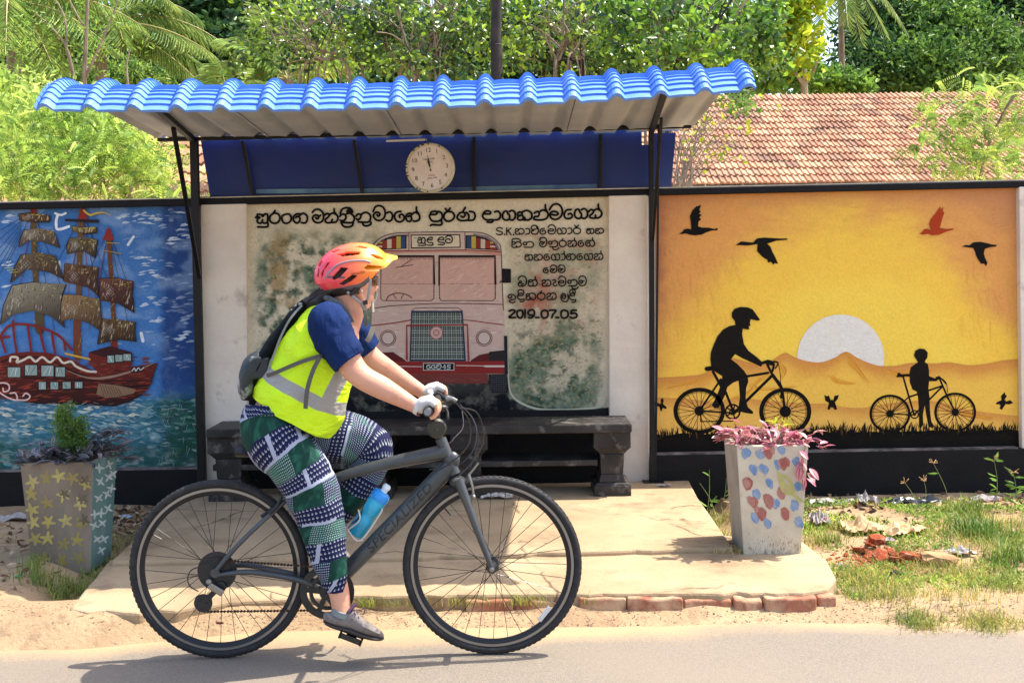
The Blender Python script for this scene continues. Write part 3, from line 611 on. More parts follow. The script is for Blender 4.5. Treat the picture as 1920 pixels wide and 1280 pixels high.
for (x0, x1) in ((640, 896), (918, 1186)):
    bp_([(x0, 302), (x1-6, 300), (x1, 310), (x1, 505), (x1-14, 516), (x0+10, 516), (x0, 505)], '#6a4a44' if x0 < 900 else '#54403c'); bp_([(x0+5, 312), (x1-8, 310), (x1-8, 434), (x0+5, 434)], '#cda394'); bp_([(x0+4, 436), (x1-5, 436), (x1-5, 502), (x1-16, 512), (x0+10, 512), (x0+4, 500)], '#cba595')
    bs([(x0, 303), (x1-2, 303), (x1, 436)], 8, '#1f1618', smooth=False)
    for x in range(x0+8, x1-8, 7): bs([(x, 308), (x+3, 320+rnd.uniform(-4, 3))], 2, '#453632', smooth=False)
bs([(918, 303), (918, 440)], 7, '#1f1618', smooth=False)
for k in range(90):
    x0, x1 = ((650, 880) if rnd.random() < .5 else (925, 1170)); x, y = rnd.uniform(x0, x1-40), rnd.uniform(330, 505); bs([(x, y), (x+20, y-6), (x+36, y-14)], rnd.uniform(4, 12), rnd.choice(['#d2aa9a', '#c79c8e', '#d6b2a2']), taper=(.1, .1), k=3)
bs([(712, 358), (760, 350), (795, 345)], 3, '#2a2022'); bs([(735, 355), (790, 318)], 3, '#2a2022')
bs([(668, 512), (680, 492), (710, 480), (745, 480), (775, 490), (788, 502)], 4, '#33262a'); bs([(700, 485), (716, 505)], 3, '#33262a'); bs([(750, 482), (738, 505)], 3, '#33262a')
bs([(600, 552), (700, 538), (900, 528), (1080, 528), (1222, 532)], 4, '#6a4640')
bs([(600, 632), (700, 620), (800, 603)], 5, '#8a302c'); bs([(1030, 603), (1120, 615), (1222, 628)], 4, '#8a302c')
for x in (676, 1131):
    p.ring(*z5(x, 691), 28/2.526, 31/2.526, S('#4a3a38'), 28); p.ring(*z5(x, 691), 36/2.526, 38.5/2.526, S('#6a3430'), 30); p.disc(*z5(x, 691), 27/2.526, S('#cdb6aa'), 24)
bs([(790, 562), (805, 548), (1010, 548), (1028, 562)], 3, '#5a4644', smooth=False)
bp_([(786, 562), (1030, 562), (1045, 800), (778, 800)], '#28304c'); bp_([(792, 569), (1024, 569), (1037, 793), (785, 793)], '#39443f')
for i in range(22): x = 795+i*10.6; bs([(x, 570), (x+(i-11)*.6, 792)], 2.6, '#a9aca4' if i % 2 else '#7d8480', smooth=False, taper=(.99, .99))
for i in range(20): y = 578+i*11.1; bs([(790-i*.3, y), (1026+i*.6, y)], 2.6, '#b2b4aa' if i % 3 else '#6d7872', smooth=False, taper=(.99, .99))
for k in range(14): bs([(x := rnd.uniform(860, 960), rnd.uniform(585, 620)), (x+12, rnd.uniform(585, 620))], 7, '#4a6a50', taper=(.3, .2))
p.disc(*z5(905, 666), 31/2.526, S('#8f4a48'), 24); p.disc(*z5(905, 666), 28/2.526, S('#c6a096'), 24); p.ring(*z5(905, 666), 11/2.526, 14/2.526, S('#7a3434'), 20)
bs([(765, 800), (765, 632), (1052, 628), (1058, 800)], 9, '#7c2626', smooth=False); bs([(765, 800), (765, 632), (1052, 628), (1058, 800)], 2, '#b05048', smooth=False, taper=(.99, .99))
bp_([(592, 785), (640, 760), (700, 757), (765, 800), (765, 812), (592, 830)], '#5f2222'); bp_([(1062, 800), (1110, 770), (1225, 748), (1236, 748), (1236, 812), (1062, 812)], '#5f2222')
bs([(592, 778), (640, 755), (705, 752), (768, 802)], 4, '#cfbcae'); bs([(1060, 802), (1110, 765), (1228, 742)], 4, '#cfbcae')
bp_([(592, 802), (1236, 800), (1237, 858), (592, 862)], '#8a2c28')
for k in range(60): x = rnd.uniform(600, 1190); bs([(x, rnd.uniform(808, 852)), (x+40, rnd.uniform(808, 852))], rnd.uniform(2, 6), rnd.choice(['#7a2624', '#99362f', '#6a2020']), taper=(.1, .1))
bs([(600, 822), (835, 826)], 4, '#cdb6ac', smooth=False); bs([(1000, 820), (1225, 824)], 4, '#cdb6ac', smooth=False); bs([(1135, 824), (1224, 824)], 9, '#d6c6ba', smooth=False)
bp_([(1225, 680), (1240, 680), (1244, 860), (1228, 860)], '#20242e'); bp_([(1155, 755), (1230, 748), (1230, 795), (1155, 798)], '#2a2828')
bp_([(700, 862), (1150, 860), (1148, 905), (720, 905)], '#7c3a34')
for k in range(70): x = rnd.uniform(700, 1100); bs([(x, rnd.uniform(866, 902)), (x+40, rnd.uniform(866, 902))], rnd.uniform(2, 7), rnd.choice(['#6a2826', '#a05a50', '#4a2424', '#b0786c']), taper=(.1, .1))
bp_([(1152, 862), (1238, 860), (1242, 945), (1165, 948)], '#1d1c20')
for i in range(8): bs([(1160, 870+i*10), (1236, 868+i*10)], 2, '#5a5a5c', smooth=False, taper=(.9, .9))
for i in range(7): bs([(1166+i*11, 864), (1168+i*11, 945)], 1.6, '#4c4c4e', smooth=False, taper=(.9, .9))
bp_([(1216, 362), (1258, 364), (1258, 430), (1216, 430)], '#1c181c'); bs([(1205, 428), (1225, 412)], 5, '#3a1c1c', smooth=False)
bp_([(842, 808), (990, 808), (990, 844), (842, 844)], '#d2c8bc'); bp_([(845, 811), (987, 811), (987, 841), (845, 841)], '#181a1e')
p.build('painted_bus', M_flat, busp)
# ---- lettering: brush strokes traced letter by letter
p = Paint(YP, .0092); INK = S('#0a070a')
def zA(v): return (470+v[0]/5.647, 370+v[1]/5.647)
def zB(v): return (800+v[0]/5.647, 370+v[1]/5.647)
A = ["75,180 72,203 100,213 55,214", "85,180 120,185 130,205 150,180 178,180 184,215 178,262 150,275 128,262 128,238", "128,262 100,276 75,262 75,236 100,214", "180,262 181,312 78,314",
 "262,140 240,172 212,195 203,230 222,265 260,277 298,258 312,222 298,182 262,168 240,174", "383,178 340,195 333,230 352,268 390,275 425,250 430,210 410,180 383,178",
 "535,178 490,178 458,205 457,245 488,273 518,258 524,220 500,202 480,216", "524,190 560,170 598,198 602,240 580,272 542,270",
 "655,162 685,132 727,130 762,158 775,200 762,250 722,270 680,260 658,222 672,195 700,188 722,206 712,230 692,216", "722,206 742,190",
 "785,188 812,172 836,186 820,212 795,236 802,266 850,268 866,235", "836,186 872,168 915,190 926,225 905,262 862,268", "887,122 887,150 906,180",
 "950,172 968,130 1012,112 1060,120 1082,160 1060,150 1020,150", "1020,150 1040,132 1062,150", "945,202 970,180 1000,186 1012,215 986,248 950,245", "1000,186 1050,168 1095,205 1095,248 1060,270 960,264", "958,268 985,306 1030,316 1075,302 1088,272",
 "1115,202 1140,178 1168,186 1165,216 1140,240 1122,228", "1168,186 1215,160 1262,182 1270,230 1240,264 1140,262", "1186,262 1196,295 1236,303 1272,285 1274,265",
 "1298,152 1320,105 1360,90 1405,108 1426,160 1415,215 1372,246 1325,236 1302,195 1320,165 1350,160 1370,180 1355,202 1340,186", "1440,168 1475,155 1502,185 1495,235 1462,256 1435,240",
 "1592,150 1545,160 1525,200 1540,245 1580,262 1620,240 1626,202 1600,180 1575,195 1582,216", "1700,170 1665,175 1645,205 1655,245 1688,256 1706,226 1690,196 1668,206", "1706,186 1745,160 1786,190 1786,235 1750,254 1722,250", "1757,104 1757,140 1780,172"]
B = ["40,185 48,158 90,148 112,165 95,182 40,185 34,215 60,250 110,256 152,240 166,205 155,165 122,150", "156,245 156,292 60,290 42,300",
 "225,150 192,172 183,215 208,250 250,252 286,225 292,185 265,155 225,150 205,128 198,120", "250,115 225,150",
 "330,192 355,165 395,162 408,190 386,212 365,200", "330,192 325,222 358,246 410,246 442,235 446,190 420,160", "410,108 385,150", "455,150 500,160 514,200 495,240 445,246",
 "600,175 620,150 655,145 678,160 665,178 600,178 598,215 635,240 702,238 690,264 640,264", "720,155 760,150 782,190 765,232 722,240",
 "862,180 850,150 822,152 806,182 808,222 836,242 868,235 880,205 872,182", "876,230 906,243 936,215 936,165 905,140 878,152",
 "962,182 974,160 1000,160 1012,178 992,193 965,190", "990,194 967,207 966,232 990,243 1016,234 1024,208 1012,194", "1005,160 1060,140 1106,165 1112,212 1078,241 1046,236 1036,212", "1018,232 1036,243 1052,238",
 "1140,168 1175,150 1192,172 1180,202 1145,206 1140,236 1240,237 1282,205 1278,160 1232,135 1192,158", "1257,80 1258,120 1278,155",
 "1300,132 1335,82 1385,72 1425,105 1436,160 1415,210 1365,236 1320,220 1306,184 1318,158 1350,150 1383,160 1388,180 1360,190 1326,182",
 "1530,130 1480,138 1455,180 1470,220 1515,226 1541,200 1525,172 1498,180", "1622,160 1610,130 1582,132 1566,164 1570,202 1597,225 1630,218 1640,188 1632,165", "1636,213 1668,226 1700,197 1697,145 1666,121 1638,134",
 "1715,152 1740,130 1767,146 1752,175 1725,196 1735,217 1780,221 1787,190", "1767,146 1802,125 1846,150 1850,190 1820,217 1780,221", "1817,75 1818,110 1840,142"]
def pl(s): return [tuple(float(a) for a in q.split(',')) for q in s.split()]
for s_ in A: p.stroke([zA(v) for v in pl(s_)], 3.9, INK)
for s_ in B: p.stroke([zB(v) for v in pl(s_)], 3.9, INK)
p.build('painted_letter', M_flat, busp)['label'] = 'large black line of lettering along the top'
# glyph strokes on a unit box (x-height 0..1), for the smaller lines
G = {
 'sa': (1.2, ["0,.2 .2,.05 .5,.1 .5,.3 .05,.35", "0,.35 0,.8 .3,1 .6,.85 .6,.5", ".6,.85 .85,1 1.15,.7 1.1,.2 .8,.05 .55,.25"]),
 'ha': (1.35, ["0,.3 .1,.1 .35,.05 .5,.25 .35,.45 .1,.5 0,.8 .3,1 .8,.95", ".5,.25 .85,0 1.25,.25 1.3,.7 .85,.98 .6,.7"]),
 'na': (1.4, ["0,.25 .25,.02 .55,.15 .4,.45 .05,.6 .1,.95 .65,.95 .8,.6", ".55,.15 .95,0 1.3,.25 1.35,.7 1.05,.98 .65,.95"]),
 'ta': (1.5, ["0,.35 .2,.1 .5,.2 .5,.5 .2,.6 .05,.45", ".5,.2 1,0 1.4,.25 1.45,.7 1.1,1 .15,.95"]),
 'ga': (1.45, [".65,.03 .25,.08 0,.4 .1,.85 .45,1 .7,.75 .6,.4 .35,.4 .25,.55", ".65,.2 1,0 1.35,.25 1.4,.7 1.1,1 .85,.97"]),
 'ya': (1.35, [".5,.38 .42,.08 .15,.08 0,.4 .05,.8 .3,1 .58,.92 .7,.6 .62,.35", ".65,.9 1,1 1.3,.7 1.25,.15 .95,0 .7,.1"]),
 'ra': (1.15, [".6,0 .15,.1 0,.5 .2,.9 .6,1 1,.8 1.1,.4 .9,.1 .5,0 .35,.02 .6,-.3"]),
 'ma': (1.2, ["0,-.05 .2,-.45 .6,-.55 1,-.35 1.15,.2 1.05,.75 .6,1 .15,.85 0,.5 .15,.2 .45,.15 .6,.35 .45,.6 .3,.45", ".6,.35 .8,.2"]),
 'va': (1.2, ["0,-.1 .2,-.45 .6,-.55 1,-.3 1.15,.25 1,.8 .6,1 .15,.85 0,.5 .12,.22 .45,.12 .78,.22 .8,.42 .5,.5 .15,.42"]),
 'e': (1.0, [".7,.02 .25,.1 0,.5 .15,.9 .55,1 .85,.75 .75,.4 .45,.35 .35,.6"]),
 'aa': (.6, ["0,.08 .4,.02 .6,.4 .5,.85 0,1"]),
 'da': (1.0, ["0,.35 .2,.05 .6,.02 .8,.2 .6,.35 0,.35 .0,.7 .4,.95 .95,.9 .8,1.25 .35,1.25"]),
 'la': (1.1, [".6,.35 .3,.3 .2,.6 .45,.75 .7,.55 .65,.2 .35,0 .05,.25 0,.7 .3,1.1 .8,1.2 1.1,.8 1.05,.1"]),
 'ka': (1.45, ["0,.32 .12,.12 .35,.12 .45,.3 .28,.42 .02,.4", ".25,.43 .02,.6 .02,.88 .3,1 .55,.88 .6,.6 .45,.43", ".4,.12 .9,0 1.35,.25 1.4,.7 1.1,1 .8,.95 .7,.7"]),
 'ba': (1.2, ["0,.0 .2,-.4 .6,-.5 1,-.3 1.15,.25 1,.75 .6,1 .5,.7 .75,.6", ".1,.4 .3,.2 .5,.35 .3,.5 0,.6 .1,.9 .35,1"]),
 'dda': (1.1, ["0,.0 .15,-.4 .6,-.5 1,-.2 1.1,.4 .9,.9 .45,1 .1,.8 .05,.45 .4,.4", ".05,.1 .3,.2 .7,.15"]),
 'i': (1.2, [".9,.3 .6,.15 .2,.2 0,.45 .2,.7 .5,.6 .5,.4", ".9,.3 1.1,.6 .95,.9 .3,1 .2,1.25 .7,1.4 1.05,1.2"]),
 'ae': (.7, ["0,.08 .4,.02 .5,.3 .2,.5 .1,.8 .4,1 .7,.85"])}
MARK = {'hal': [".95,-.4 .95,-.1 1.15,.15"], 'i': [".05,-.05 .1,-.4 .6,-.5 1.05,-.35 1.1,0"], 'ii': [".05,-.05 .1,-.4 .6,-.5 1.05,-.35 1.05,0 .75,-.05 .6,-.25"], 'u': ["1.0,.95 .6,1.0 .65,1.35 1.1,1.4 1.35,1.15"], 'r': [".2,-.45 .5,-.05", ".9,-.45 .55,-.1"], 'uu': [".98,.9 .98,1.45 .1,1.45"]}
def line(p, word, x0, x1, yt, yb, wd, slope=-.01):      # word: 'sa ha|mark - ...'; '-' is a gap
    toks = word.split(); W_ = sum(.75 if t == '-' else G[t.split('|')[0]][0]+.22 for t in toks)
    k = (x1-x0)/W_; x = x0; h = yb-yt
    for t in toks:
        if t == '-': x += .75*k; continue
        g, *mk_ = t.split('|'); gw, ss = G[g]
        for s_ in ss: p.stroke([(x+a*k, yt+c*h+slope*(x+a*k-x0)) for a, c in pl(s_)], wd, INK)
        for m_ in mk_:
            for s_ in MARK[m_]: p.stroke([(x+a*k*gw/1.25, yt+c*h*1.05+slope*(x+a*k-x0)) for a, c in pl(s_)], wd, INK)
        x += (gw+.22)*k
p = Paint(YP, .0096)
cx_ = lambda x: 920+x/8.727
cy_ = lambda y: 420+y/8.727
dy_ = lambda y: 500+y/8.727
def zC(v): return (cx_(v[0]), cy_(v[1]))
def zD(v): return (cx_(v[0]), dy_(v[1]))
for s_ in ("195,78 150,62 105,75 102,105 150,122 188,135 188,160 150,178 95,165", "262,65 262,178", "335,65 268,122", "285,110 335,178"): p.stroke([zC(v) for v in pl(s_)], 2.3, INK, smooth=len(pl(s_)) > 4)
for a in ((230, 172), (375, 178)): p.disc(*zC(a), 1.7, INK, 8)
line(p, 'ha aa dda|hal e va ya aa ra|r', cx_(402), cx_(1500), cy_(75), cy_(172), 2.3); line(p, 'sa ha', cx_(1572), cx_(1870), cy_(72), cy_(160), 2.3)
line(p, 'ha|i ta', cx_(345), cx_(730), cy_(290), cy_(385), 2.2); line(p, 'ma|i ta|u ra na|hal e ga|hal', cx_(800), cx_(1725), cy_(275), cy_(375), 2.3)
line(p, 'sa ha e ya aa|hal ga e ya na|hal', cx_(565), cx_(1860), cy_(495), cy_(597), 2.2)
line(p, 'e ma ma', cx_(860), cx_(1240), dy_(20), dy_(100), 2.3)
line(p, 'ba sa|hal', cx_(450), cx_(790), dy_(210), dy_(322), 2.4); line(p, 'na ae va ta|u ma', cx_(840), cx_(1590), dy_(215), dy_(318), 2.4)
line(p, 'i da|i ka ra na', cx_(285), cx_(1100), dy_(435), dy_(545), 2.3); line(p, 'la da|ii', cx_(1150), cx_(1420), dy_(435), dy_(550), 2.3)
for s_ in ("305,725 345,705 390,710 395,735 350,780 300,828 405,828", "480,708 440,725 432,780 455,828 500,832 525,790 520,725 480,708", "562,700 562,832", "700,790 630,785 612,745 640,710 690,705 715,740 705,800 665,835 620,828", "735,828 785,828", "880,708 838,730 828,780 850,830 900,835 935,795 930,730 880,708", "960,712 1070,712 1020,780 1000,832", "1070,828 1110,828", "1205,708 1160,725 1150,780 1172,832 1225,835 1265,795 1255,730 1205,708", "1400,712 1330,712 1315,765 1370,755 1410,785 1395,825 1340,838 1300,822"):
    p.stroke([zD(v) for v in pl(s_)], 3.9, S('#1c1410'))
# destination board and number plate
def zF(v): return (750+v[0]/9.6, 430+v[1]/9.6)
for s_ in ("330,165 345,150 385,160 385,190 325,195 330,240 360,255 390,235 392,200", "390,235 420,255 450,235 450,165 415,150 385,175", "452,250 452,290 330,290", "575,190 580,150 540,145 500,180 495,215 530,240 585,240 588,285 490,285", "500,185 575,190", "790,190 780,150 730,145 690,180 690,215 730,235 790,238 790,275 690,275", "695,185 790,190", "820,150 860,118 920,125 945,180 920,235 860,245 820,215 840,180 890,175 900,195"): p.stroke([zF(v) for v in pl(s_)], 2.2, INK)
for s_ in ("262,150 272,160", "285,150 295,160", "980,145 990,158"): p.stroke([zF(v) for v in pl(s_)], 1, INK, smooth=False)
WH = S('#c9cbc4')
for x in (862, 885): p.stroke([z5(*v) for v in [(x+14, 818), (x, 820), (x-2, 832), (x+8, 836), (x+16, 830), (x+8, 824)]], 1.5, WH)
p.stroke([z5(*v) for v in [(905, 820), (920, 814), (928, 824), (920, 836), (908, 834), (908, 824), (918, 824)]], 1.5, WH)
p.stroke([z5(*v) for v in [(945, 818), (934, 830), (950, 830)]], 1.5, WH, smooth=False); p.stroke([z5(*v) for v in [(946, 818), (946, 836)]], 1.5, WH, smooth=False)
p.stroke([z5(*v) for v in [(972, 818), (960, 818), (958, 826), (968, 826), (970, 834), (956, 836)]], 1.5, WH)
p.build('painted_letter', M_flat, busp)['label'] = 'small lines of black lettering, date and number plate'
# ================================================================= GROUND
def padout(x, y): return False
def gz(x, y):                            # height of the verge
    n = fbm(x*1.3, y*1.3, 3, 4); n2 = fbm(x*5, y*5, 9, 3)
    e = 4.93+.20*sm(-.9, -1.9, x)*-1                       # road edge comes nearer on the left
    base = -.012*(1-sm(e-.03, e+.03, y))+.030*sm(e, e+.16, y)+.012*sm(5.3, 6.2, y)-.025*sm(6.6, 7.4, y)
    base += .062*sm(-.5, -1.0, x)*sm(e-.02, e+.22, y)*sm(6.6, 5.9, y)*(1 if x > -3 else sm(-3.8, -3, x))
    a = sm(e, e+.4, y)
    z = base+a*(.014*n+.006*n2)
    if x > 1.3: z += .035*sm(1.3, 1.8, x)*sm(5.4, 6.2, y)*sm(7.4, 6.9, y)
    if y > 5.14 and -2.3 < x < 1.3: z -= .09*sm(5.12, 5.25, y)*sm(-2.3, -2.0, x)*sm(1.34, 1.2, x)
    if x > .1: z += .022*sm(4.95, 5.07, y)*sm(5.3, 5.1, y)*(.6+1.2*fbm(x*4, 3.3))
    if y > 7.9: z = z*(1-sm(7.9, 9, y))+(.1)*sm(7.9, 9, y)
    return z
xs = [-400, -120, -40, -15, -7]+[-4.5+i*.05 for i in range(181)]+[5, 7, 15, 40, 120, 400]
ys = [-60, -20, -5, 0, 2, 3.2, 4.0, 4.4]+[4.6+i*.04 for i in range(80)]+[8, 8.5, 9.5, 12, 20, 40, 100, 400]
b = MB()
for y in ys:
    for x in xs: b.v.append((x, y, gz(x, y))); b.c.append((1, 1, 1, 1))
nx = len(xs)
for j in range(len(ys)-1):
    for i in range(nx-1): b.f.append((j*nx+i, j*nx+i+1, (j+1)*nx+i+1, (j+1)*nx+i)); b.m.append(0)
M_sand = mat('sandy_soil', S('#ac9272'), .95, col2=S('#967c60'), scale=1.6, contrast=(.4, .62), third=S('#75604e'), tscale=9, tcon=(.54, .8), bump=.6, bscale=45, bdist=.02, spec=.15)
o = b.build('ground', M_sand); tag(o, 'sandy verge and soil under the wall and behind it', kind='structure')
# asphalt sheet with a sandy, irregular far edge
m, n, bs_ = mk('asphalt'); L = n.links
tc = N(n, 'TexCoord'); v1 = N(n, 'TexVoronoi'); v1.inputs['Scale'].default_value = 260; L.new(tc.outputs['Object'], v1.inputs[0])
r1 = N(n, 'ValToRGB'); r1.color_ramp.elements[0].color = S('#4b4640'); r1.color_ramp.elements[1].color = S('#8f867a'); L.new(v1.outputs['Color'], r1.inputs[0])
t1 = N(n, 'TexNoise'); t1.inputs['Scale'].default_value = 1.3; t1.inputs['Detail'].default_value = 8; L.new(tc.outputs['Object'], t1.inputs[0])
t2 = N(n, 'TexNoise'); t2.inputs['Scale'].default_value = 60; t2.inputs['Detail'].default_value = 4; L.new(tc.outputs['Object'], t2.inputs[0])
mx = N(n, 'Mix', data_type='RGBA'); L.new(t1.outputs[0], mx.inputs[0]); L.new(r1.outputs[0], mx.inputs[6]); mx.inputs[7].default_value = S('#857869')
sx = N(n, 'SeparateXYZ'); L.new(tc.outputs['Object'], sx.inputs[0])
ad = N(n, 'Math', operation='MULTIPLY_ADD'); ad.inputs[1].default_value = .5; L.new(t1.outputs[0], ad.inputs[0]); L.new(sx.outputs['Y'], ad.inputs[2])
ad2 = N(n, 'Math', operation='MULTIPLY_ADD'); ad2.inputs[1].default_value = .16; L.new(t2.outputs[0], ad2.inputs[0]); L.new(ad.outputs[0], ad2.inputs[2])
ad3 = N(n, 'Math', operation='MULTIPLY_ADD'); ad3.inputs[1].default_value = -.045; L.new(sx.outputs['X'], ad3.inputs[0]); L.new(ad2.outputs[0], ad3.inputs[2])
mr = N(n, 'MapRange'); mr.inputs[1].default_value = 5.03; mr.inputs[2].default_value = 5.2; mr.clamp = True; L.new(ad3.outputs[0], mr.inputs[0])
m2 = N(n, 'Mix', data_type='RGBA'); L.new(mr.outputs[0], m2.inputs[0]); L.new(mx.outputs[2], m2.inputs[6]); m2.inputs[7].default_value = S('#a98e6c')
L.new(m2.outputs[2], bs_.inputs['Base Color']); bs_.inputs['Roughness'].default_value = .85; bs_.inputs['Specular IOR Level'].default_value = .3
bp = N(n, 'Bump'); bp.inputs['Strength'].default_value = .25; bp.inputs['Distance'].default_value = .004; L.new(v1.outputs['Distance'], bp.inputs['Height']); L.new(bp.outputs[0], bs_.inputs['Normal'])
b = MB(); rows = []
for i in range(161):
    x = -8+i*.1; rows.append((x, 4.93-.20*sm(-.9, -1.9, x)+.05*fbm(x*1.5, 2)+.02*fbm(x*9, 5)))
vs = [(x, -8, .0) for x, y in rows]+[(x, 4.4, .0) for x, y in rows]+[(x, y, gz(x, y)*.0+.0) for x, y in rows]+[(x, y+.05, -.006) for x, y in rows]
k = len(rows); b.add(vs, [(r*k+i, r*k+i+1, (r+1)*k+i+1, (r+1)*k+i) for r in range(3) for i in range(k-1)])
o = b.build('road', m); tag(o, 'worn grey asphalt road with sand drifting over its edge', kind='structure')
# concrete pad of the bus stop: two slabs
M_conc = mat('sandy_concrete', S('#b0997a'), .9, col2=S('#9c8568'), scale=2.6, third=S('#75624f'), tscale=4, tcon=(.52, .78), bump=.45, bscale=60, spec=.2, crack=1.3)
def slab(pts, z, th, nm, bev=.012):
    b = MB(); q = [PZ(x, y, z) for x, y in pts]; b.prism(q, (0, 0, -th)); o = b.build(nm, M_conc, None, smooth=False, bev=bev); return o
def jag(a, c, n, amp, seed):
    out = []
    for i in range(n): t = i/n; out.append((a[0]+(c[0]-a[0])*t+(amp*.5*fbm(i*1.7, seed) if i else 0), a[1]+(c[1]-a[1])*t+(amp*fbm(i*1.3, seed+5) if i else 0)))
    return out
pave = empty('pavement', PZ(800, 1000, .1)); tag(pave, 'concrete apron of the bus stop in two slabs', kind='structure')
s1 = jag((258, 1003), (206, 1052), 5, 2, 1)+jag((206, 1052), (640, 1046), 10, 1.5, 3)+jag((640, 1046), (1376, 1026), 24, 3, 2)+jag((1376, 1026), (1292, 908), 5, 1.5, 4)+[(1292, 900), (330, 918)]
s2 = jag((206, 1048), (130, 1140), 5, 5, 11)+jag((130, 1140), (262, 1149), 4, 6, 12)+jag((262, 1149), (460, 1126), 6, 6, 13)+jag((460, 1126), (690, 1115), 6, 4, 14)+jag((690, 1115), (1080, 1112), 14, 4, 15)+jag((1080, 1112), (1530, 1110), 18, 4, 16)+[(1552, 1104)]+jag((1568, 1082), (1546, 1040), 4, 4, 17)+[(1500, 1010), (1300, 1000), (400, 1020)]
o = slab(s1, .122, .12, 'slab'); adopt(o, pave); o['label'] = 'inner slab under the bench'
o = slab(s2, .098, .10, 'slab'); adopt(o, pave); o['label'] = 'outer slab with broken left corner'
# brick edging
M_brick = mat('old_brick', S('#8e5642'), .9, col2=S('#a87258'), scale=9, third=S('#b8987a'), tscale=10, tcon=(.42, .62), bump=.5, bscale=40, spec=.2)
M_brickd = mat('broken_brick', S('#96492f'), .95, col2=S('#7a3a28'), scale=20, third=S('#b98a68'), tscale=30, bump=.8, bscale=60, spec=.15)
def rock(r, sq=(1, 1, 1), seed=0, det=1, jit=.28):
    bm = bmesh.new(); bmesh.ops.create_icosphere(bm, subdivisions=det, radius=1)
    for v in bm.verts:
        k = 1+jit*noise.noise(v.co*1.7+Vector((seed*3.1, seed, 0)))*2; p_ = v.co*k
        p_ = Vector([math.copysign(min(abs(c)*1.35, 1), c) for c in p_])*.8; v.co = Vector((p_.x*sq[0], p_.y*sq[1], p_.z*sq[2]))*r
    me = bpy.data.meshes.new('rock'); bm.to_mesh(me); bm.free(); return me
x = 1085
edges = [(690, 780), (784, 870), (874, 962), (966, 1058), (1084, 1172), (1174, 1277), (1280, 1368), (1372, 1424), (1428, 1526), (1530, 1566)]
for i, (a, c) in enumerate(edges):
    b = MB(); yb = 1125 if i > 3 else 1130
    p0 = PZ(a, 1112.5, .085); p1 = PZ(c, 1112.5, .085); nseg = 5; vs = []
    for k in range(nseg+1):
        t = k/nseg; q = p0.lerp(p1, t); w1 = .006*fbm(q.x*9, i); w2 = .01*fbm(q.x*13, i+3)
        yf = PZ((a+c)/2, 1111, .098).y-.024+w1+.012*math.sin(i*2.3)+.008*fbm(q.x*20, i)+(.02 if i == 9 else 0)
        zt_b = .076+.009*math.sin(i*1.7)+.006*fbm(q.x*25, i+9)
        vs += [(q.x, yf, zt_b+w1), (q.x, yf+.09, .084), (q.x, yf+.09, .0), (q.x, yf-.004+w2, .018)]
    fs = [(k*4+j, k*4+(j+1) % 4, (k+1)*4+(j+1) % 4, (k+1)*4+j) for k in range(nseg) for j in range(4)]+[(3, 2, 1, 0), (nseg*4, nseg*4+1, nseg*4+2, nseg*4+3)]
    b.add(vs, fs); o = b.build('brick', M_brick, pave, smooth=False, bev=.008)
# the dirt fillet below the bricks is part of the soil; crumbs of asphalt and gravel lie on it
M_crumb = mat('crumbled_asphalt', S('#6d5c50'), .95, col2=S('#8f7660'), scale=30)
r3 = random.Random(31)
b = MB()
def pebble(b, p, r, rr, flat=.6):
    vs = []; 
    for (x, y, z) in ((1, 0, 0), (0, 1, 0), (-1, 0, 0), (0, -1, 0), (0, 0, 1), (0, 0, -.5), (.7, .7, .5), (-.7, -.6, .5)):
        k = r*rr.uniform(.7, 1.2); vs.append((p[0]+x*k, p[1]+y*k, p[2]+z*k*flat))
    b.add(vs, [(0, 6, 4), (6, 1, 4), (1, 2, 4), (2, 7, 4), (7, 3, 4), (3, 0, 4), (1, 6, 0), (3, 7, 2), (0, 5, 1), (1, 5, 2), (2, 5, 3), (3, 5, 0)])
for k in range(2600):
    x = r3.uniform(-2.4, 2.6); y = r3.gauss(4.98, .05) if r3.random() < .75 else r3.uniform(4.7, 5.12)
    pebble(b, (x, y, gz(x, y)+.001), r3.uniform(.0012, .0048)*(1.6 if r3.random() < .05 else 1), r3)
for k in range(700):
    x = r3.uniform(1.1, 4); y = r3.uniform(5.1, 7.3); pebble(b, (x, y, gz(x, y)+.001), r3.uniform(.002, .008), r3)
for (px, py, r) in [(275, 1173, .007), (1616, 1132, .009), (1627, 1142, .006), (1657, 1182, .006), (1310, 1172, .006), (1217, 1178, .006), (822, 1166, .010), (868, 1168, .007), (795, 1150, .007), (1102, 1160, .006)]:
    q = PZ(px, py, .02); pebble(b, (q.x, q.y, gz(q.x, q.y)+r*.4), r, r3)
for k in range(500):
    x = r3.uniform(-3.6, -1.5); y = r3.uniform(5.0, 7.3); pebble(b, (x, y, gz(x, y)+.001), r3.uniform(.002, .007), r3)
tag(b.build('gravel', M_crumb, smooth=False, fix=False), 'loose gravel and asphalt crumbs along the road edge', kind='stuff')
def onto(px, py, z0=.06, it=4):          # the point of the verge seen at a pixel
    z = z0
    for _ in range(it):
        q = PZ(px, py, z); z = gz(q.x, q.y)
    return PZ(px, py, z)
for k, (px, py, r) in enumerate([(275, 1173, .007), (1616, 1132, .009), (1627, 1142, .006), (1657, 1182, .006), (822, 1166, .010), (868, 1168, .007), (795, 1150, .007)]): pass
me = rock(.011, (1.3, 1, .8), 1, 1); me.materials.append(mat('pink_stone', S('#c98a70'), .9)); o = bpy.data.objects.new('pebble', me); C.objects.link(o)
q = onto(216, 1158); o.location = q+Vector((0, 0, .005)); tag(o, 'small pink stone on the sand left of the rear wheel', 'stone')
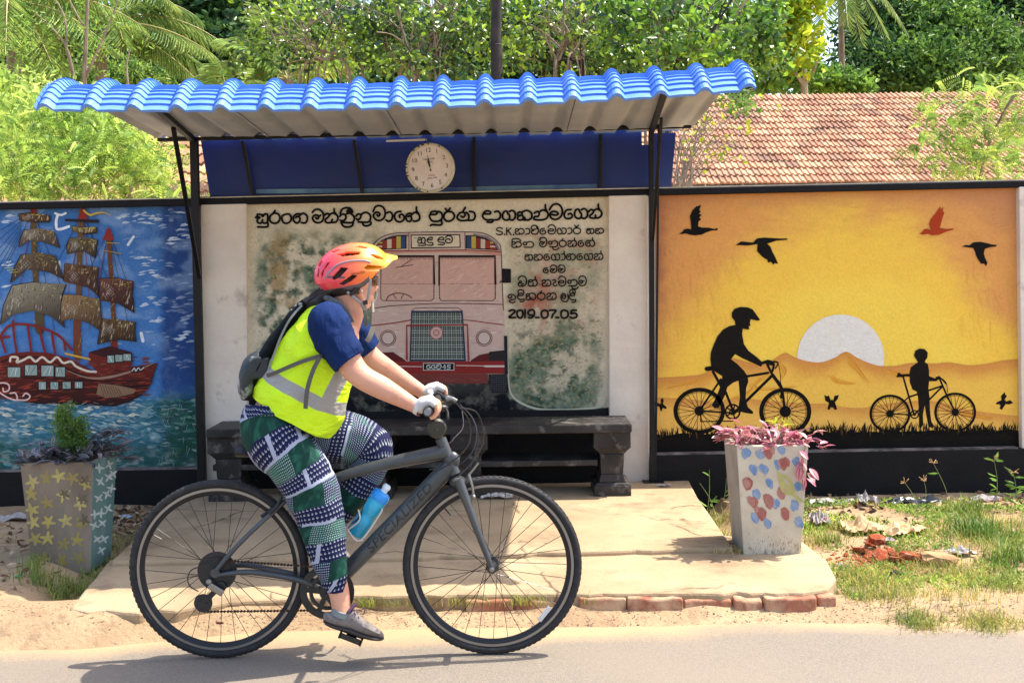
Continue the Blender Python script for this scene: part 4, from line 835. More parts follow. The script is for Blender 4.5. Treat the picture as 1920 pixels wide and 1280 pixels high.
# ================================================================= BUS SHELTER
M_steel = mat('black_steel', S('#0c0c0f'), .5, col2=S('#241c18'), scale=9, spec=.3, contrast=(.5, .8))
M_roof = mat('blue_roof_paint', S('#5083d8'), .55, col2=S('#6a94de'), scale=5, third=S('#8a97b4'), tscale=26, tcon=(.62, .8), spec=.4, bump=.05, bscale=90)
M_under = mat('roof_underside', S('#9ea2a6'), .5, col2=S('#b8b8b6'), scale=2.5, spec=.4)
M_navy = mat('navy_sheet', S('#0a2266'), .5, col2=S('#0c2458'), scale=2, third=S('#5a6a9a'), tscale=60, tcon=(.72, .8), spec=.4, bump=.15, bscale=5)
shel = empty('bus_shelter', PZ(800, 905, .12), 'black steel bus shelter with a blue tile-profile sheet roof and navy back sheet', 'bus shelter')
YB = 7.5
def stl(a, c, w_, nm, h=None, lab=None):
    b = MB(); b.bar(a, c, w_, h); o = b.build(nm, M_steel, shel, smooth=False, bev=.003)
    if lab: o['label'] = lab
    return o
lt, rt = P(364, 262, YB), P(1221, 244, YB); lb, rb = P(379, 897, YB), P(1223, 907, YB)
lb.z = rb.z = .12
stl(lb, lt, .05, 'post', .04); stl(rb, rt, .032, 'post', .032)
stl(P(1229, 905, YB), P(1235, 240, YB), .014, 'post', lab='thin second post beside the right one')
b = MB(); b.box(rb.x-.06, rb.x+.07, YB-.05, YB+.05, .12, .128); b.build('base_plate', M_steel, shel, smooth=False)
b = MB(); b.box(lb.x-.06, lb.x+.06, YB-.05, YB+.05, .12, .128); b.build('base_plate', M_steel, shel, smooth=False)
zt = lambda px, py, Y: P(px, py, Y)
stl(P(298, 263, YB-.02), P(1280, 235, YB-.02), .028, 'beam', .022)
# roof surface: profile along depth, sag along the width
XL, XR, YF = -2.20, 1.145, 5.60
xc = -.55
def roofz(x, y, s=None):
    sag = .012*(x-xc)**2+.014*max(0, x-.2)**2-.0+.010*(x-xc)
    t = (y-YF)/(7.62-YF)
    if y >= 5.98: z = 2.305+(.083)*(7.62-y)/(7.62-5.98)
    else:
        a = (5.98-y)/.38; z = 2.388+.010*a-.165*a**2.6
    return z+sag*(.35+.65*(1-t)) 
NR = 17; sp_ = (XR-XL)/(NR-.6)
ridx = [XL+.045+sp_*i for i in range(NR)]
prof = []                                # (x, lift) across the sheet
for i, x in enumerate(ridx):
    prof += [(x-.040, 0), (x-.030, .012), (x-.016, .030), (x-.004, .036), (x+.006, .036), (x+.018, .030), (x+.032, .012), (x+.042, 0)]
    if i < NR-1: prof += [(x+.042+(sp_-.084)*t, .004*math.sin(math.pi*t)) for t in (.25, .5, .75)]
prof = [(XL, .02)]+[q for q in prof if XL < q[0] < XR]+[(XR, .012)]
arc = []                                 # (y, z, step lift), steps of the tile print facing down the slope
ysr = [YF+.034*i for i in range(12)]+[6.05+.15*i for i in range(11)]
def nyz(y):
    e = .004; dy, dz = 2*e, roofz(xc, y+e)-roofz(xc, y-e); l = math.hypot(dy, dz); return (-dz/l, dy/l)
rows_ = []
for i, y in enumerate(ysr):
    st = .009 if y < 6.02 else .010
    rows_ += [(y, st), (y+(ysr[i+1]-y if i+1 < len(ysr) else 7.62-y)-.0005, 0)]
def rsheet(rows, lift, off):
    b = MB(); nx = len(prof)
    for (y, st) in rows:
        ny_, nz_ = nyz(max(y, YF+.01))
        for (x, l) in prof:
            h = l*lift+st*(1 if l < .03 else .8)+off; b.v.append((x, y+ny_*h, roofz(x, y)+nz_*h)); b.c.append((1, 1, 1, 1))
    for j in range(len(rows)-1):
        for i in range(nx-1): b.f.append((j*nx+i, j*nx+i+1, (j+1)*nx+i+1, (j+1)*nx+i)); b.m.append(0)
    return b
o = rsheet(rows_, 1.0, 0).build('roof_sheet', M_roof, shel, angle=22, fix=False)
o = rsheet([(YF+.002+.03*i, 0) for i in range(15)]+[(6.1+.16*i, 0) for i in range(10)], .8, -.005).build('roof_underside', M_under, shel, angle=50, fix=False)
b = MB(); nx = len(prof)
for (x, l) in prof:
    for h in (l+.009, l*.8-.005): ny_, nz_ = nyz(YF+.01); b.v.append((x, YF+ny_*h, roofz(x, YF)+nz_*h)); b.c.append((1, 1, 1, 1))
for i in range(nx-1): b.f.append((2*i, 2*i+1, 2*i+3, 2*i+2)); b.m.append(0)
b.build('roof_lip', M_roof, shel, fix=False)
b = MB()
for i in (3, 7, 12):
    x = ridx[i]+.06; b.tube([(x, y, roofz(x, y)-.007) for y in (5.75, 6.2, 6.8, 7.45)], .0018, 5)
b.build('lap_joint', M_steel, shel)['kind'] = 'stuff'
# rafters, purlin, braces
def rafter(xf, xb, w_=.03):
    pts = [(xf+(xb-xf)*t, YF+.12+(YB-YF-.12)*t) for t in (0, .1, .2, .35, .6, 1)]
    q = [Vector((x, y, roofz(x, y)-.018)) for x, y in pts]; b = MB()
    for a, c in zip(q, q[1:]): b.bar(a, c, w_, .03)
    b.build('rafter', M_steel, shel, smooth=False); return q
ql = rafter(P(240, 190, 5.72).x, lt.x); qr = rafter(P(1262, 188, 5.72).x, rt.x)
stl(Vector((XL+.02, 7.46, 2.30)), Vector((XR-.02, 7.46, 2.335)), .02, 'purlin')
def at(q, t):
    k = t*(len(q)-1); i = min(int(k), len(q)-2); return q[i].lerp(q[i+1], k-i)
Yb1 = 6.62
stl(P(325, 240, Yb1), P(374, 520, YB-.03), .024, 'brace'); stl(P(1240, 222, Yb1), P(1224, 450, YB-.03), .018, 'brace')
# navy back sheet and its bars
YS = 7.68
def sheet(pts, Y, m, nm, th=.004, n=26, wob=.012):
    (ax, ay), (bx, by), (cx, cy), (dx, dy) = pts; b = MB()
    for j in range(7):
        for i in range(n+1):
            u, v = i/n, j/6; x = (ax+(bx-ax)*u)*(1-v)+(dx+(cx-dx)*u)*v; y = (ay+(by-ay)*u)*(1-v)+(dy+(cy-dy)*u)*v
            q = P(x, y, Y); q.y += wob*fbm(q.x*1.6, q.z*2, 5); b.v.append(tuple(q)); b.c.append((1, 1, 1, 1))
    for j in range(6):
        for i in range(n): a = j*(n+1)+i; b.f.append((a, a+n+1, a+n+2, a+1)); b.m.append(0)
    o = b.build(nm, m, shel, smooth=False, fix=False); md = o.modifiers.new('t', 'SOLIDIFY'); md.thickness = th; return o
M_faded = mat('faded_sheet_edge', S('#5c7f94'), .6, col2=S('#2a4a80'), scale=4)
sheet([(376, 258), (888, 252), (890, 362), (394, 370)], YS, M_navy, 'back_sheet')
sheet([(884, 252), (1203, 240), (1204, 352), (886, 362)], YS-.006, M_navy, 'back_sheet')
sheet([(1203, 272), (1222, 272), (1222, 352), (1203, 352)], YS-.006, M_navy, 'back_sheet', n=4)
sheet([(1222, 250), (1267, 249), (1258, 353), (1222, 354)], YS-.002, M_navy, 'back_sheet', n=4)
sheet([(480, 355), (886, 351), (886, 361), (480, 363)], YS-.018, M_faded, 'sheet_flap', wob=.004)
sheet([(888, 350), (1120, 345), (1120, 356), (888, 361)], YS-.018, M_faded, 'sheet_flap', wob=.004)
for a, c in (((455, 264), (474, 372)), ((664, 262), (680, 366)), ((889, 256), (889, 362)), ((1126, 248), (1126, 356))):
    stl(P(*a, YS-.04), P(*c, YS-.04), .022, 'mullion')
stl(P(372, 372, YS-.03), P(1262, 356, YS-.03), .022, 'rail', .02)
b = MB(); q = [P(724, 263, YB-.04), P(800, 260, YB-.04), P(800, 264, YB-.04), P(724, 266.5, YB-.04)]; b.prism(q, (0, .003, 0)); b.build('paper_strip', mat('white_scrap', S('#d8d4c8'), .7), shel, smooth=False)
# ================================================================= CLOCK
ck = empty('wall_clock', P(808, 315, 7.42), 'round white plastic clock hanging under the shelter roof on a wire hook', 'clock')
M_wp = mat('yellowed_plastic', S('#d6cdb4'), .4, col2=S('#bdb59c'), scale=8); M_dial = mat('clock_dial', S('#e6dcd8'), .5, col2=S('#dcd0ca'), scale=14)
M_ink = mat('clock_print', S('#2c2220'), .6)
YC = 7.36; cc = P(806, 315, YC); rC = .152
TI = Matrix.Rotation(R(-6), 3, 'Y'); nrm = (Euler((R(3), 0, R(-11))).to_matrix() @ Vector((0, -1, 0)))
ux = Vector((0, 0, 1)).cross(-nrm).normalized(); ux = (ux*math.cos(R(5))-Vector((0, 0, 1))*math.sin(R(5))).normalized(); uz = nrm.cross(ux).normalized()
if uz.z < 0: uz = -uz
if ux.x < 0: ux = -ux
b = MB(); b.lathe([(.02, -.045), (.12, -.045), (.15, -.035), (rC, -.012), (rC, 0), (rC-.006, .006), (rC-.012, .005), (rC-.0145, -.001), (rC-.017, -.006)], cc, nrm, 56)
b.build('case', M_wp, ck)
b = MB(); b.lathe([(.0005, -.0055), (rC-.0165, -.0055)], cc, nrm, 56); b.build('dial', M_dial, ck)
def onclock(x, z, d=.0): return cc+ux*x+uz*z+nrm*(-.0055+d)
def ctext(t, x, z, size, rot=0, nm='numeral', m=M_ink):
    c = bpy.data.curves.new(nm+'_text', 'FONT'); c.body = t; c.size = size; c.align_x = 'CENTER'; c.align_y = 'CENTER'; c.extrude = .0002; c.materials.append(m); c.resolution_u = 2
    t0 = bpy.data.objects.new('tmp', c); C.objects.link(t0); me = bpy.data.meshes.new_from_object(t0); bpy.data.objects.remove(t0); o = bpy.data.objects.new(nm, me); C.objects.link(o)
    Mx = Matrix((ux, uz, nrm)).transposed(); o.matrix_world = Matrix.Translation(onclock(x, z, .0009)) @ (Mx @ Matrix.Rotation(rot, 3, 'Z')).to_4x4()
    loc, rt_, sc__ = o.matrix_world.decompose(); o.rotation_euler = rt_.to_euler(); o.location = loc; adopt(o, ck); return o
for h in range(1, 13):
    a = R(90-30*h); ctext(str(h), .108*math.cos(a), .108*math.sin(a), .038)
ctext('Swiss made', 0, .055, .016, nm='print'); ctext('Quartz', 0, .037, .014, nm='print'); ctext('Clock', .004, -.045, .017, nm='print', m=mat('red_print', S('#a8705c'), .6)); ctext('works 2018', .006, -.062, .013, nm='print')
def hand(ang, l, w_, nm):
    a = R(90-ang); d = ux*math.cos(a)+uz*math.sin(a); s_ = nrm.cross(d); o_ = onclock(0, 0, .003)
    b = MB(); b.prism([o_-d*.02+s_*w_, o_-d*.02-s_*w_, o_+d*l*.4-s_*w_*1.3, o_+d*l, o_+d*l*.4+s_*w_*1.3], nrm*.0012); b.build(nm, M_ink, ck, smooth=False)
hand(-4, .085, .0035, 'hour_hand'); hand(-12, .06, .003, 'minute_hand')
b = MB(); b.lathe([(.0005, .006), (.006, .006), (.006, 0)], onclock(0, 0, 0), nrm, 12); b.build('hub', M_wp, ck)
rr = random.Random(4); b = MB()
for a0, a1 in ((25, 75), (85, 150), (155, 200), (225, 262), (290, 320)):   # scraps of paper stuck round the rim
    for k in range(a0, a1, 4):
        a, c = R(k), R(k+3.2); r0, r1 = rC-.011, rC-.002
        if rr.random() < .8:
            q = [cc+ux*r*math.cos(t)+uz*r*math.sin(t)+nrm*.0078 for r, t in ((r0, a), (r1, a), (r1, c), (r0, c))]; b.mi = 0 if rr.random() < .5 else 1; b.prism(q, nrm*.0008)
b.build('paper_scraps', [mat('scrap_paper', S('#cfc6a0'), .7), M_ink], ck, smooth=False)['kind'] = 'stuff'
b = MB(); t_ = cc+uz*(rC-.01)-nrm*.02; b.tube(crom([t_+Vector((-.012, 0, 0)), t_+Vector((-.014, 0, .03)), t_+Vector((0, 0, .05)), t_+Vector((.012, 0, .03)), t_+Vector((.012, 0, 0))]), .0025, 6); b.bar(t_+Vector((-.025, 0, .0)), t_+Vector((.028, 0, .0)), .012, .014)
b.build('hook', M_steel, ck)
# ================================================================= BENCH
M_bench = mat('black_painted_concrete', S('#1f1d1d'), .5, col2=S('#383432'), scale=5, third=S('#77706a'), tscale=12, tcon=(.55, .74), bump=.25, bscale=50, spec=.3)
bench = empty('concrete_bench', (0, 7.2, .12), 'long black painted concrete bench on moulded pedestals inside the shelter', 'bench')
xl, xr = P(386, 815, 7.03).x, P(1185, 800, 7.03).x; zs_ = .555; ys0, ys1 = 7.03, 7.42
b = MB(); b.box(xl, xr, ys0, ys1, zs_-.052, zs_); b.build('seat', M_bench, bench, smooth=False, bev=.008)
b = MB(); b.box(xl+.02, xr-.2, ys0+.06, ys1-.02, .30, .335); b.build('shelf', M_bench, bench, smooth=False, bev=.005)
def pedestal(x, w_):
    b = MB(); y0, y1 = ys0+.03, ys1-.03
    for (hw, z0, hw2, z1) in ((w_*.5, .12, w_*.5, .185), (w_*.48, .185, w_*.42, .20), (w_*.36, .20, w_*.30, .25), (w_*.30, .25, w_*.33, .37), (w_*.33, .37, w_*.47, .405), (w_*.5, .405, w_*.5, .505)):
        yy = lambda h: (y0+(w_*.5-h)*.6, y1-(w_*.5-h)*.6)
        a, c = yy(hw), yy(hw2); b.add([(x-hw, a[0], z0), (x+hw, a[0], z0), (x+hw, a[1], z0), (x-hw, a[1], z0), (x-hw2, c[0], z1), (x+hw2, c[0], z1), (x+hw2, c[1], z1), (x-hw2, c[1], z1)], [(0, 1, 5, 4), (1, 2, 6, 5), (2, 3, 7, 6), (3, 0, 4, 7), (3, 2, 1, 0), (4, 5, 6, 7)])
    b.build('pedestal', M_bench, bench, smooth=False, bev=.005)
for px, w_ in ((426, .235), (698, .23), (880, .22), (1149, .22)): pedestal(P(px, 900, 7.05).x, w_)
b = MB()
for k in range(60):                      # flaked paint and droppings
    x = rnd.uniform(.0, xr-.02) if k < 40 else rnd.uniform(xl, xr); y = rnd.uniform(ys0+.01, ys1-.02); s_ = rnd.uniform(.003, .012); b.add([(x-s_, y, zs_+.0006), (x, y-s_*.6, zs_+.0006), (x+s_*1.3, y, zs_+.0006), (x, y+s_*.5, zs_+.0006)], [(0, 1, 2, 3)])
for k in range(46):
    x = rnd.uniform(-.45, -.12); z = rnd.uniform(.2, .44); s_ = rnd.uniform(.001, .004); b.add([(x-s_, ys0+.0, z), (x, ys0, z-s_), (x+s_, ys0, z), (x, ys0, z+s_)], [(0, 1, 2, 3)]) if 0 else None
b.build('paint_flake', mat('pale_flake', S('#8d857c'), .8), bench, smooth=False, fix=False)['kind'] = 'stuff'
# things lying under the roof
M_film = mat('clear_film', S('#d0d0cc'), .15, trans=.65, spec=.6, bump=.6, bscale=30)
# ================================================================= HOUSES WITH TILED ROOFS
def tilemat(nm, node):
    m, n, b = mk(nm); L = n.links
    r = N(n, 'ValToRGB'); cr = r.color_ramp
    for i, (p_, c) in enumerate(((0, '#94664e'), (.25, '#b07c5e'), (.55, '#ba8a6a'), (.8, '#c69a78'), (1, '#84614e'))):
        e = cr.elements[i] if i < 2 else cr.elements.new(p_); e.position = p_; e.color = S(c)
    if node == 'obj': s_ = N(n, 'ObjectInfo').outputs['Random']
    else: s_ = N(n, 'NewGeometry').outputs['Random Per Island']
    L.new(s_, r.inputs[0])
    g = N(n, 'NewGeometry'); t = N(n, 'TexNoise'); t.inputs['Scale'].default_value = 1.1; t.inputs['Detail'].default_value = 6; L.new(g.outputs['Position'], t.inputs[0])
    q = N(n, 'MapRange'); q.inputs[1].default_value = .5; q.inputs[2].default_value = .72; q.inputs[4].default_value = .7; L.new(t.outputs[0], q.inputs[0])
    mx = N(n, 'Mix', data_type='RGBA'); L.new(q.outputs[0], mx.inputs[0]); L.new(r.outputs[0], mx.inputs[6]); mx.inputs[7].default_value = S('#4a3a34')
    L.new(mx.outputs[2], b.inputs['Base Color']); b.inputs['Roughness'].default_value = .9; return m
M_tile = tilemat('clay_tile', 'obj'); M_tileb = tilemat('clay_tile_far', 'isl'); M_hwall = mat('lime_wall', S('#b8a890'), .9)
TW, TL = .225, .335
def tile_shape():
    xs_ = [(-.5, .0), (-.42, .030), (-.30, .030), (-.2, .0), (-.02, .0), (.06, .030), (.2, .030), (.28, 0), (.5, .0)]
    return xs_
def tiled_house(name, x0, x1, Yr, zr, Ye, ze, label, first, nobj, ridge=True):
    h = empty(name, ((x0+x1)/2, Yr, 0), label, 'house')
    d = Vector((0, Ye-Yr, ze-zr)); Ls = d.length; d.normalize(); nn = Vector((1, 0, 0)).cross(d); nn = nn if nn.z > 0 else -nn
    rows = int(Ls/TL); cols_ = int((x1-x0)/TW)
    rr = random.Random(3)
    me = bpy.data.meshes.new('tile'); v = []; f = []
    for (u, dn, lf) in ((0, 0, 0), (0, 1.12, .036), (1, 1.12, .004)):
        for (x, l) in tile_shape(): v.append(Vector((x*TW*1.02, 0, 0))+d*(dn*TL)+nn*(l*(0.9 if not u else .2)+lf))
    k = 9
    for r_ in range(2):
        for i in range(k-1): f.append((r_*k+i, r_*k+i+1, (r_+1)*k+i+1, (r_+1)*k+i))
    me.from_pydata(v, [], f); me.materials.append(M_tile)
    spots = []
    for r_ in range(rows):
        for c_ in range(cols_): spots.append((r_, c_))
    spots.sort(key=first); far = MB(); base = Vector((x0, Yr, zr)); n_ = 0
    for r_, c_ in spots:
        p_ = base+Vector(((c_+.5)*TW, 0, 0))+d*(r_*TL)+nn*rr.uniform(0, .012); t = rr.gauss(0, .02)
        if n_ < nobj:
            o = bpy.data.objects.new('tile', me); C.objects.link(o); o.location = p_; o.rotation_euler = (0, t*.5, t); adopt(o, h); n_ += 1
        else:
            M = Matrix.Rotation(t, 3, 'Z'); far.add([p_+M @ q for q in v], f)
    if far.v: far.build('tile_field', M_tileb, h, smooth=False, fix=False)['kind'] = 'stuff'
    b = MB(); b.prism([base-nn*.02, base+Vector((x1-x0, 0, 0))-nn*.02, base+Vector((x1-x0, 0, 0))+d*Ls-nn*.02, base+d*Ls-nn*.02], -nn*.05); d2 = Vector((d.x, -d.y, d.z))
    b.prism([base-nn*.02, base+Vector((x1-x0, 0, 0))-nn*.02, base+Vector((x1-x0, 0, 0))+d2*Ls-nn*.02, base+d2*Ls-nn*.02], (0, 0, -.05)); b.build('roof_deck', M_hwall, h, smooth=False)
    if ridge:
        rb_ = MB(); a = [i*math.pi/6 for i in range(7)]
        q = []
        for (xx, s_) in ((0, 1.12), (.39, .95)): q += [(xx, .13*s_*math.cos(t), .10*s_*math.sin(t)-.02) for t in a]
        rb_.add(q, [(i, i+1, i+8, i+7) for i in range(6)]); rb_.add([(0, .13*math.cos(t), .085*math.sin(t)-.02) for t in a], [tuple(range(7))]); 
        o = rb_.build('ridge_tile', M_tile, None); o.location = base+Vector((0, 0, .03)); adopt(o, h); i = 1
        while i*.375 < x1-x0:
            c = o.copy(); C.objects.link(c); c.parent = h; c.matrix_local = o.matrix_local @ Matrix.Translation((i*.375, 0, rr.uniform(0, .012))); i += 1
    b = MB(); b.box(x0+.5, x1-.5, Ye+.5, 2*Yr-Ye-.5, 0, ze+.25); b.build('house_wall', M_hwall, h, smooth=False)
    return h
pr = P(1420, 172, 26); pe = P(1420, 352, 21.9)
tiled_house('tiled_house', 2.0, 13.6, 26, P(1650, 176, 26).z, 21.6, P(1500, 354, 21.6).z, 'long low house with a weathered orange clay tile roof behind the sunset mural', lambda s: (-s[0], s[1]), 300)
tiled_house('tiled_house', -10.2, -3.8, 20.5, P(300, 205, 20.5).z, 17.2, P(300, 385, 17.2).z, 'low clay tile roof mostly smothered by bright green creeper', lambda s: (-s[0], -s[1]), 130)
# ================================================================= VEGETATION
nprg = np.random.default_rng(5)
def unit(v): return v/np.maximum(np.linalg.norm(v, axis=1, keepdims=True), 1e-9)
def leafmesh(name, pos, d, L, W, col, m, parent=None, fold=.25, up=None):
    n = len(pos); L = np.broadcast_to(np.asarray(L, float), (n,)).reshape(n, 1); W = np.broadcast_to(np.asarray(W, float), (n,)).reshape(n, 1)
    u = nprg.normal(size=(n, 3)) if up is None else up
    s = unit(np.cross(d, u)); nn = unit(np.cross(s, d))
    v = np.empty((n, 6, 3)); v[:, 0] = pos; v[:, 1] = pos+d*L*.35-s*W*.5+nn*W*fold; v[:, 2] = pos+d*L*.75-s*W*.33+nn*W*fold*.6; v[:, 3] = pos+d*L-nn*L*.08; v[:, 4] = pos+d*L*.75+s*W*.33+nn*W*fold*.6; v[:, 5] = pos+d*L*.35+s*W*.5+nn*W*fold
    me = bpy.data.meshes.new(name); base = (np.arange(n)*6)[:, None]
    f = np.concatenate([base+np.array([[0, 1, 2, 3]]), base+np.array([[0, 3, 4, 5]])], 1).reshape(-1)
    me.vertices.add(n*6); me.vertices.foreach_set('co', v.astype(np.float32).reshape(-1))
    me.loops.add(n*8); me.loops.foreach_set('vertex_index', f.astype(np.int32))
    me.polygons.add(n*2); me.polygons.foreach_set('loop_start', np.arange(0, n*8, 4, dtype=np.int32)); me.polygons.foreach_set('loop_total', np.full(n*2, 4, dtype=np.int32))
    me.update(calc_edges=True)
    ca = me.color_attributes.new('Col', 'FLOAT_COLOR', 'POINT'); c4 = np.ones((n, 6, 4), np.float32); c4[:, :, :3] = col[:, None, :]; ca.data.foreach_set('color', c4.reshape(-1))
    me.materials.append(m); o = bpy.data.objects.new(name, me); C.objects.link(o)
    if parent is not None: adopt(o, parent)
    return o
def cols(n, pal, jit=.18):
    p_ = np.array([[c for c in q] for q in pal]); i = nprg.integers(0, len(p_), n); return p_[i]*(1+nprg.normal(0, jit, (n, 1))).clip(.35, 1.8)
def blobs(cs, n, clump=.35, ncl=None, shell=.35):     # cs: (center, radii); leaves gather in clumps through each ellipsoid
    out = []; vol = np.array([c[1][0]*c[1][1]*c[1][2] for c in cs])**.67; k = (n*vol/vol.sum()).astype(int)
    for (c, r), q in zip(cs, k):
        m_ = max(3, int(q/(ncl or 40))); t = unit(nprg.normal(size=(m_, 3)))*(shell+(1-shell)*nprg.random((m_, 1))**.5)
        cc_ = np.array(c)+t*np.array(r); i = nprg.integers(0, m_, q); out.append(cc_[i]+nprg.normal(size=(q, 3))*clump*np.array([1, 1, .7])*.5)
    return np.concatenate(out)
ML_dark = leafmat('leaf_dark', S('#33502c'), S('#4c6e38'), .35, scale=1.2); ML_mid = leafmat('leaf_mid', S('#4a7034'), S('#7a9a3c'), .45, scale=1.5)
ML_bri = leafmat('leaf_bright', S('#86a648'), S('#c0d070'), .5, scale=1.2); ML_far = leafmat('leaf_far', S('#3c5a36'), S('#587848'), .35, scale=.8); ML_yel = leafmat('leaf_yellow_green', S('#8aa832'), S('#bfc23a'), .55, scale=3)
ML_gloss = leafmat('leaf_glossy', S('#304f28'), S('#7c983c'), .42, .28, scale=2.2, spec=.7)
ML_palm = leafmat('leaf_palm', S('#6d8c44'), S('#9cae5e'), .4, scale=1.5)
ML_scrub = leafmat('leaf_scrub', S('#5a7c3c'), S('#86a04c'), .45, scale=2)
M_bark = mat('bark', S('#6f5f4e'), .9, col2=S('#a4937c'), scale=7, stretch=(1, 1, .3), bump=.5, bscale=30); M_barkd = mat('dark_bark', S('#1d1a1a'), .8, col2=S('#3a322e'), scale=8, bump=.5, bscale=30)
def sampdir(n, up=.2): d = nprg.normal(size=(n, 3)); d[:, 2] += up; return unit(d)
def tree(name, label, cs, n, L, W, m, pal, trunk, tr=.12, cat='tree', clump=.5, group=None, ncl=40, bm_=None, up=.1, shell=.35, limbs=5, cn='crown'):
    t = empty(name, trunk[0], label, cat, group); pos = blobs(cs, n, clump, ncl, shell)
    leafmesh(cn, pos, sampdir(len(pos), up), nprg.uniform(.6, 1.25, len(pos))*L, nprg.uniform(.7, 1.2, len(pos))*W, cols(len(pos), pal), m, t)
    b = MB(); q = crom(trunk, 5); b.tube(q, [tr*(1-.55*i/(len(q)-1)) for i in range(len(q))], 8)
    for i in range(limbs):
        c, r = cs[i % len(cs)]; a = q[int(len(q)*rnd.uniform(.45, .95))]; e = Vector(c)+Vector([rnd.uniform(-.7, .7)*x for x in r]); mid = a.lerp(e, .5)+Vector((rnd.uniform(-.2, .2), 0, rnd.uniform(-.1, .3)))
        w_ = crom([a, mid, e], 5); b.tube(w_, [tr*.5*(1-.8*j/(len(w_)-1)) for j in range(len(w_))], 6)
    b.build('trunk', bm_ or M_bark, t); return t
def E(px, py, Y, rx, rz, ry=None):       # crown ellipsoid from photo pixels
    k = Y/FPX; return (tuple(P(px, py, Y)), (rx*k, (ry or rx*k), rz*k))
# far wood closing the view
W1 = [E(200, 105, 62, 330, 78, 4), E(560, 70, 58, 240, 70, 4), E(900, 95, 55, 260, 75, 4), E(1250, 80, 55, 230, 80, 4), E(1860, 60, 60, 200, 110, 4), E(-100, 60, 60, 170, 130, 4), E(500, 230, 50, 700, 85, 3), E(1600, 250, 52, 700, 80, 3)]
pos = blobs(W1, 52000, 1.3, 60, .1)
o = leafmesh('far_wood', pos, sampdir(len(pos), .2), .5, .3, cols(len(pos), [(1, 1, .9), (1.3, 1.3, .9), (.8, .9, .9), (1.6, 1.5, 1)], .25), ML_far); tag(o, 'hazy mass of far trees closing the view behind the wall', kind='stuff')
def gp(px, Y): q = P(px, 300, Y); return (q.x, Y, 0)
tree('broadleaf_tree', 'dark dense tree between the coconut palm and the young palm', [E(400, 30, 42, 75, 70), E(350, 110, 40, 70, 55), E(440, 95, 41, 70, 60), E(470, -20, 42, 70, 60)], 15000, .34, .2, ML_dark, [(1, 1, 1), (.7, .8, .9), (1.2, 1.2, .9)], [gp(400, 41), tuple(P(400, 150, 41)), tuple(P(410, 40, 41))], .3, clump=.9)
for i, (lab, cs, tx) in enumerate((('dark tall tree behind the tiled house, right of the sky gap', [E(1655, 70, 44, 60, 75), E(1640, 130, 42, 45, 40), E(1700, 20, 46, 80, 50)], 1650), ('broad dark green tree above the middle of the tiled ridge', [E(1770, 80, 43, 85, 75), E(1740, 130, 41, 80, 45), E(1830, 110, 42, 60, 50)], 1820), ('dark tree at the right edge above the feathery shrub', [E(1890, 30, 46, 80, 70), E(1900, 110, 44, 70, 60), E(1960, 60, 46, 80, 120)], 1905))):
    tree('broadleaf_tree', lab, cs, 19000, .25, .11, ML_dark if i != 1 else ML_mid, [(1, 1, 1), (.75, .85, .95), (1.35, 1.3, 1.1), (.6, .7, .7)] if i != 1 else [(.7, .75, .8), (.55, .65, .7), (1, 1, 1)], [gp(tx, 43), tuple(P(tx, 180, 43)), tuple(P(tx+5, 40, 43))], .22, clump=1.0, group='trees behind the tiled house')
tree('bushy_tree', 'small pale green bushy tree at the foot of the sky gap', [E(1562, 155, 34, 30, 14), E(1610, 158, 34, 20, 12)], 1500, .22, .12, ML_mid, [(1.1, 1.1, 1.1), (.9, 1, .9), (1.4, 1.3, 1.2)], [gp(1580, 34), tuple(P(1580, 160, 34))], .1, clump=.4)
tree('bushy_tree', 'leafy dark bush right behind the end of the blue roof', [E(1480, 128, 33, 46, 26), E(1430, 140, 32, 40, 20), E(1340, 120, 32, 90, 36)], 3500, .3, .18, ML_mid, [(.7, .8, .7), (.9, 1, .9), (1.2, 1.2, .9)], [gp(1450, 33), tuple(P(1450, 160, 33))], .1, clump=.4)
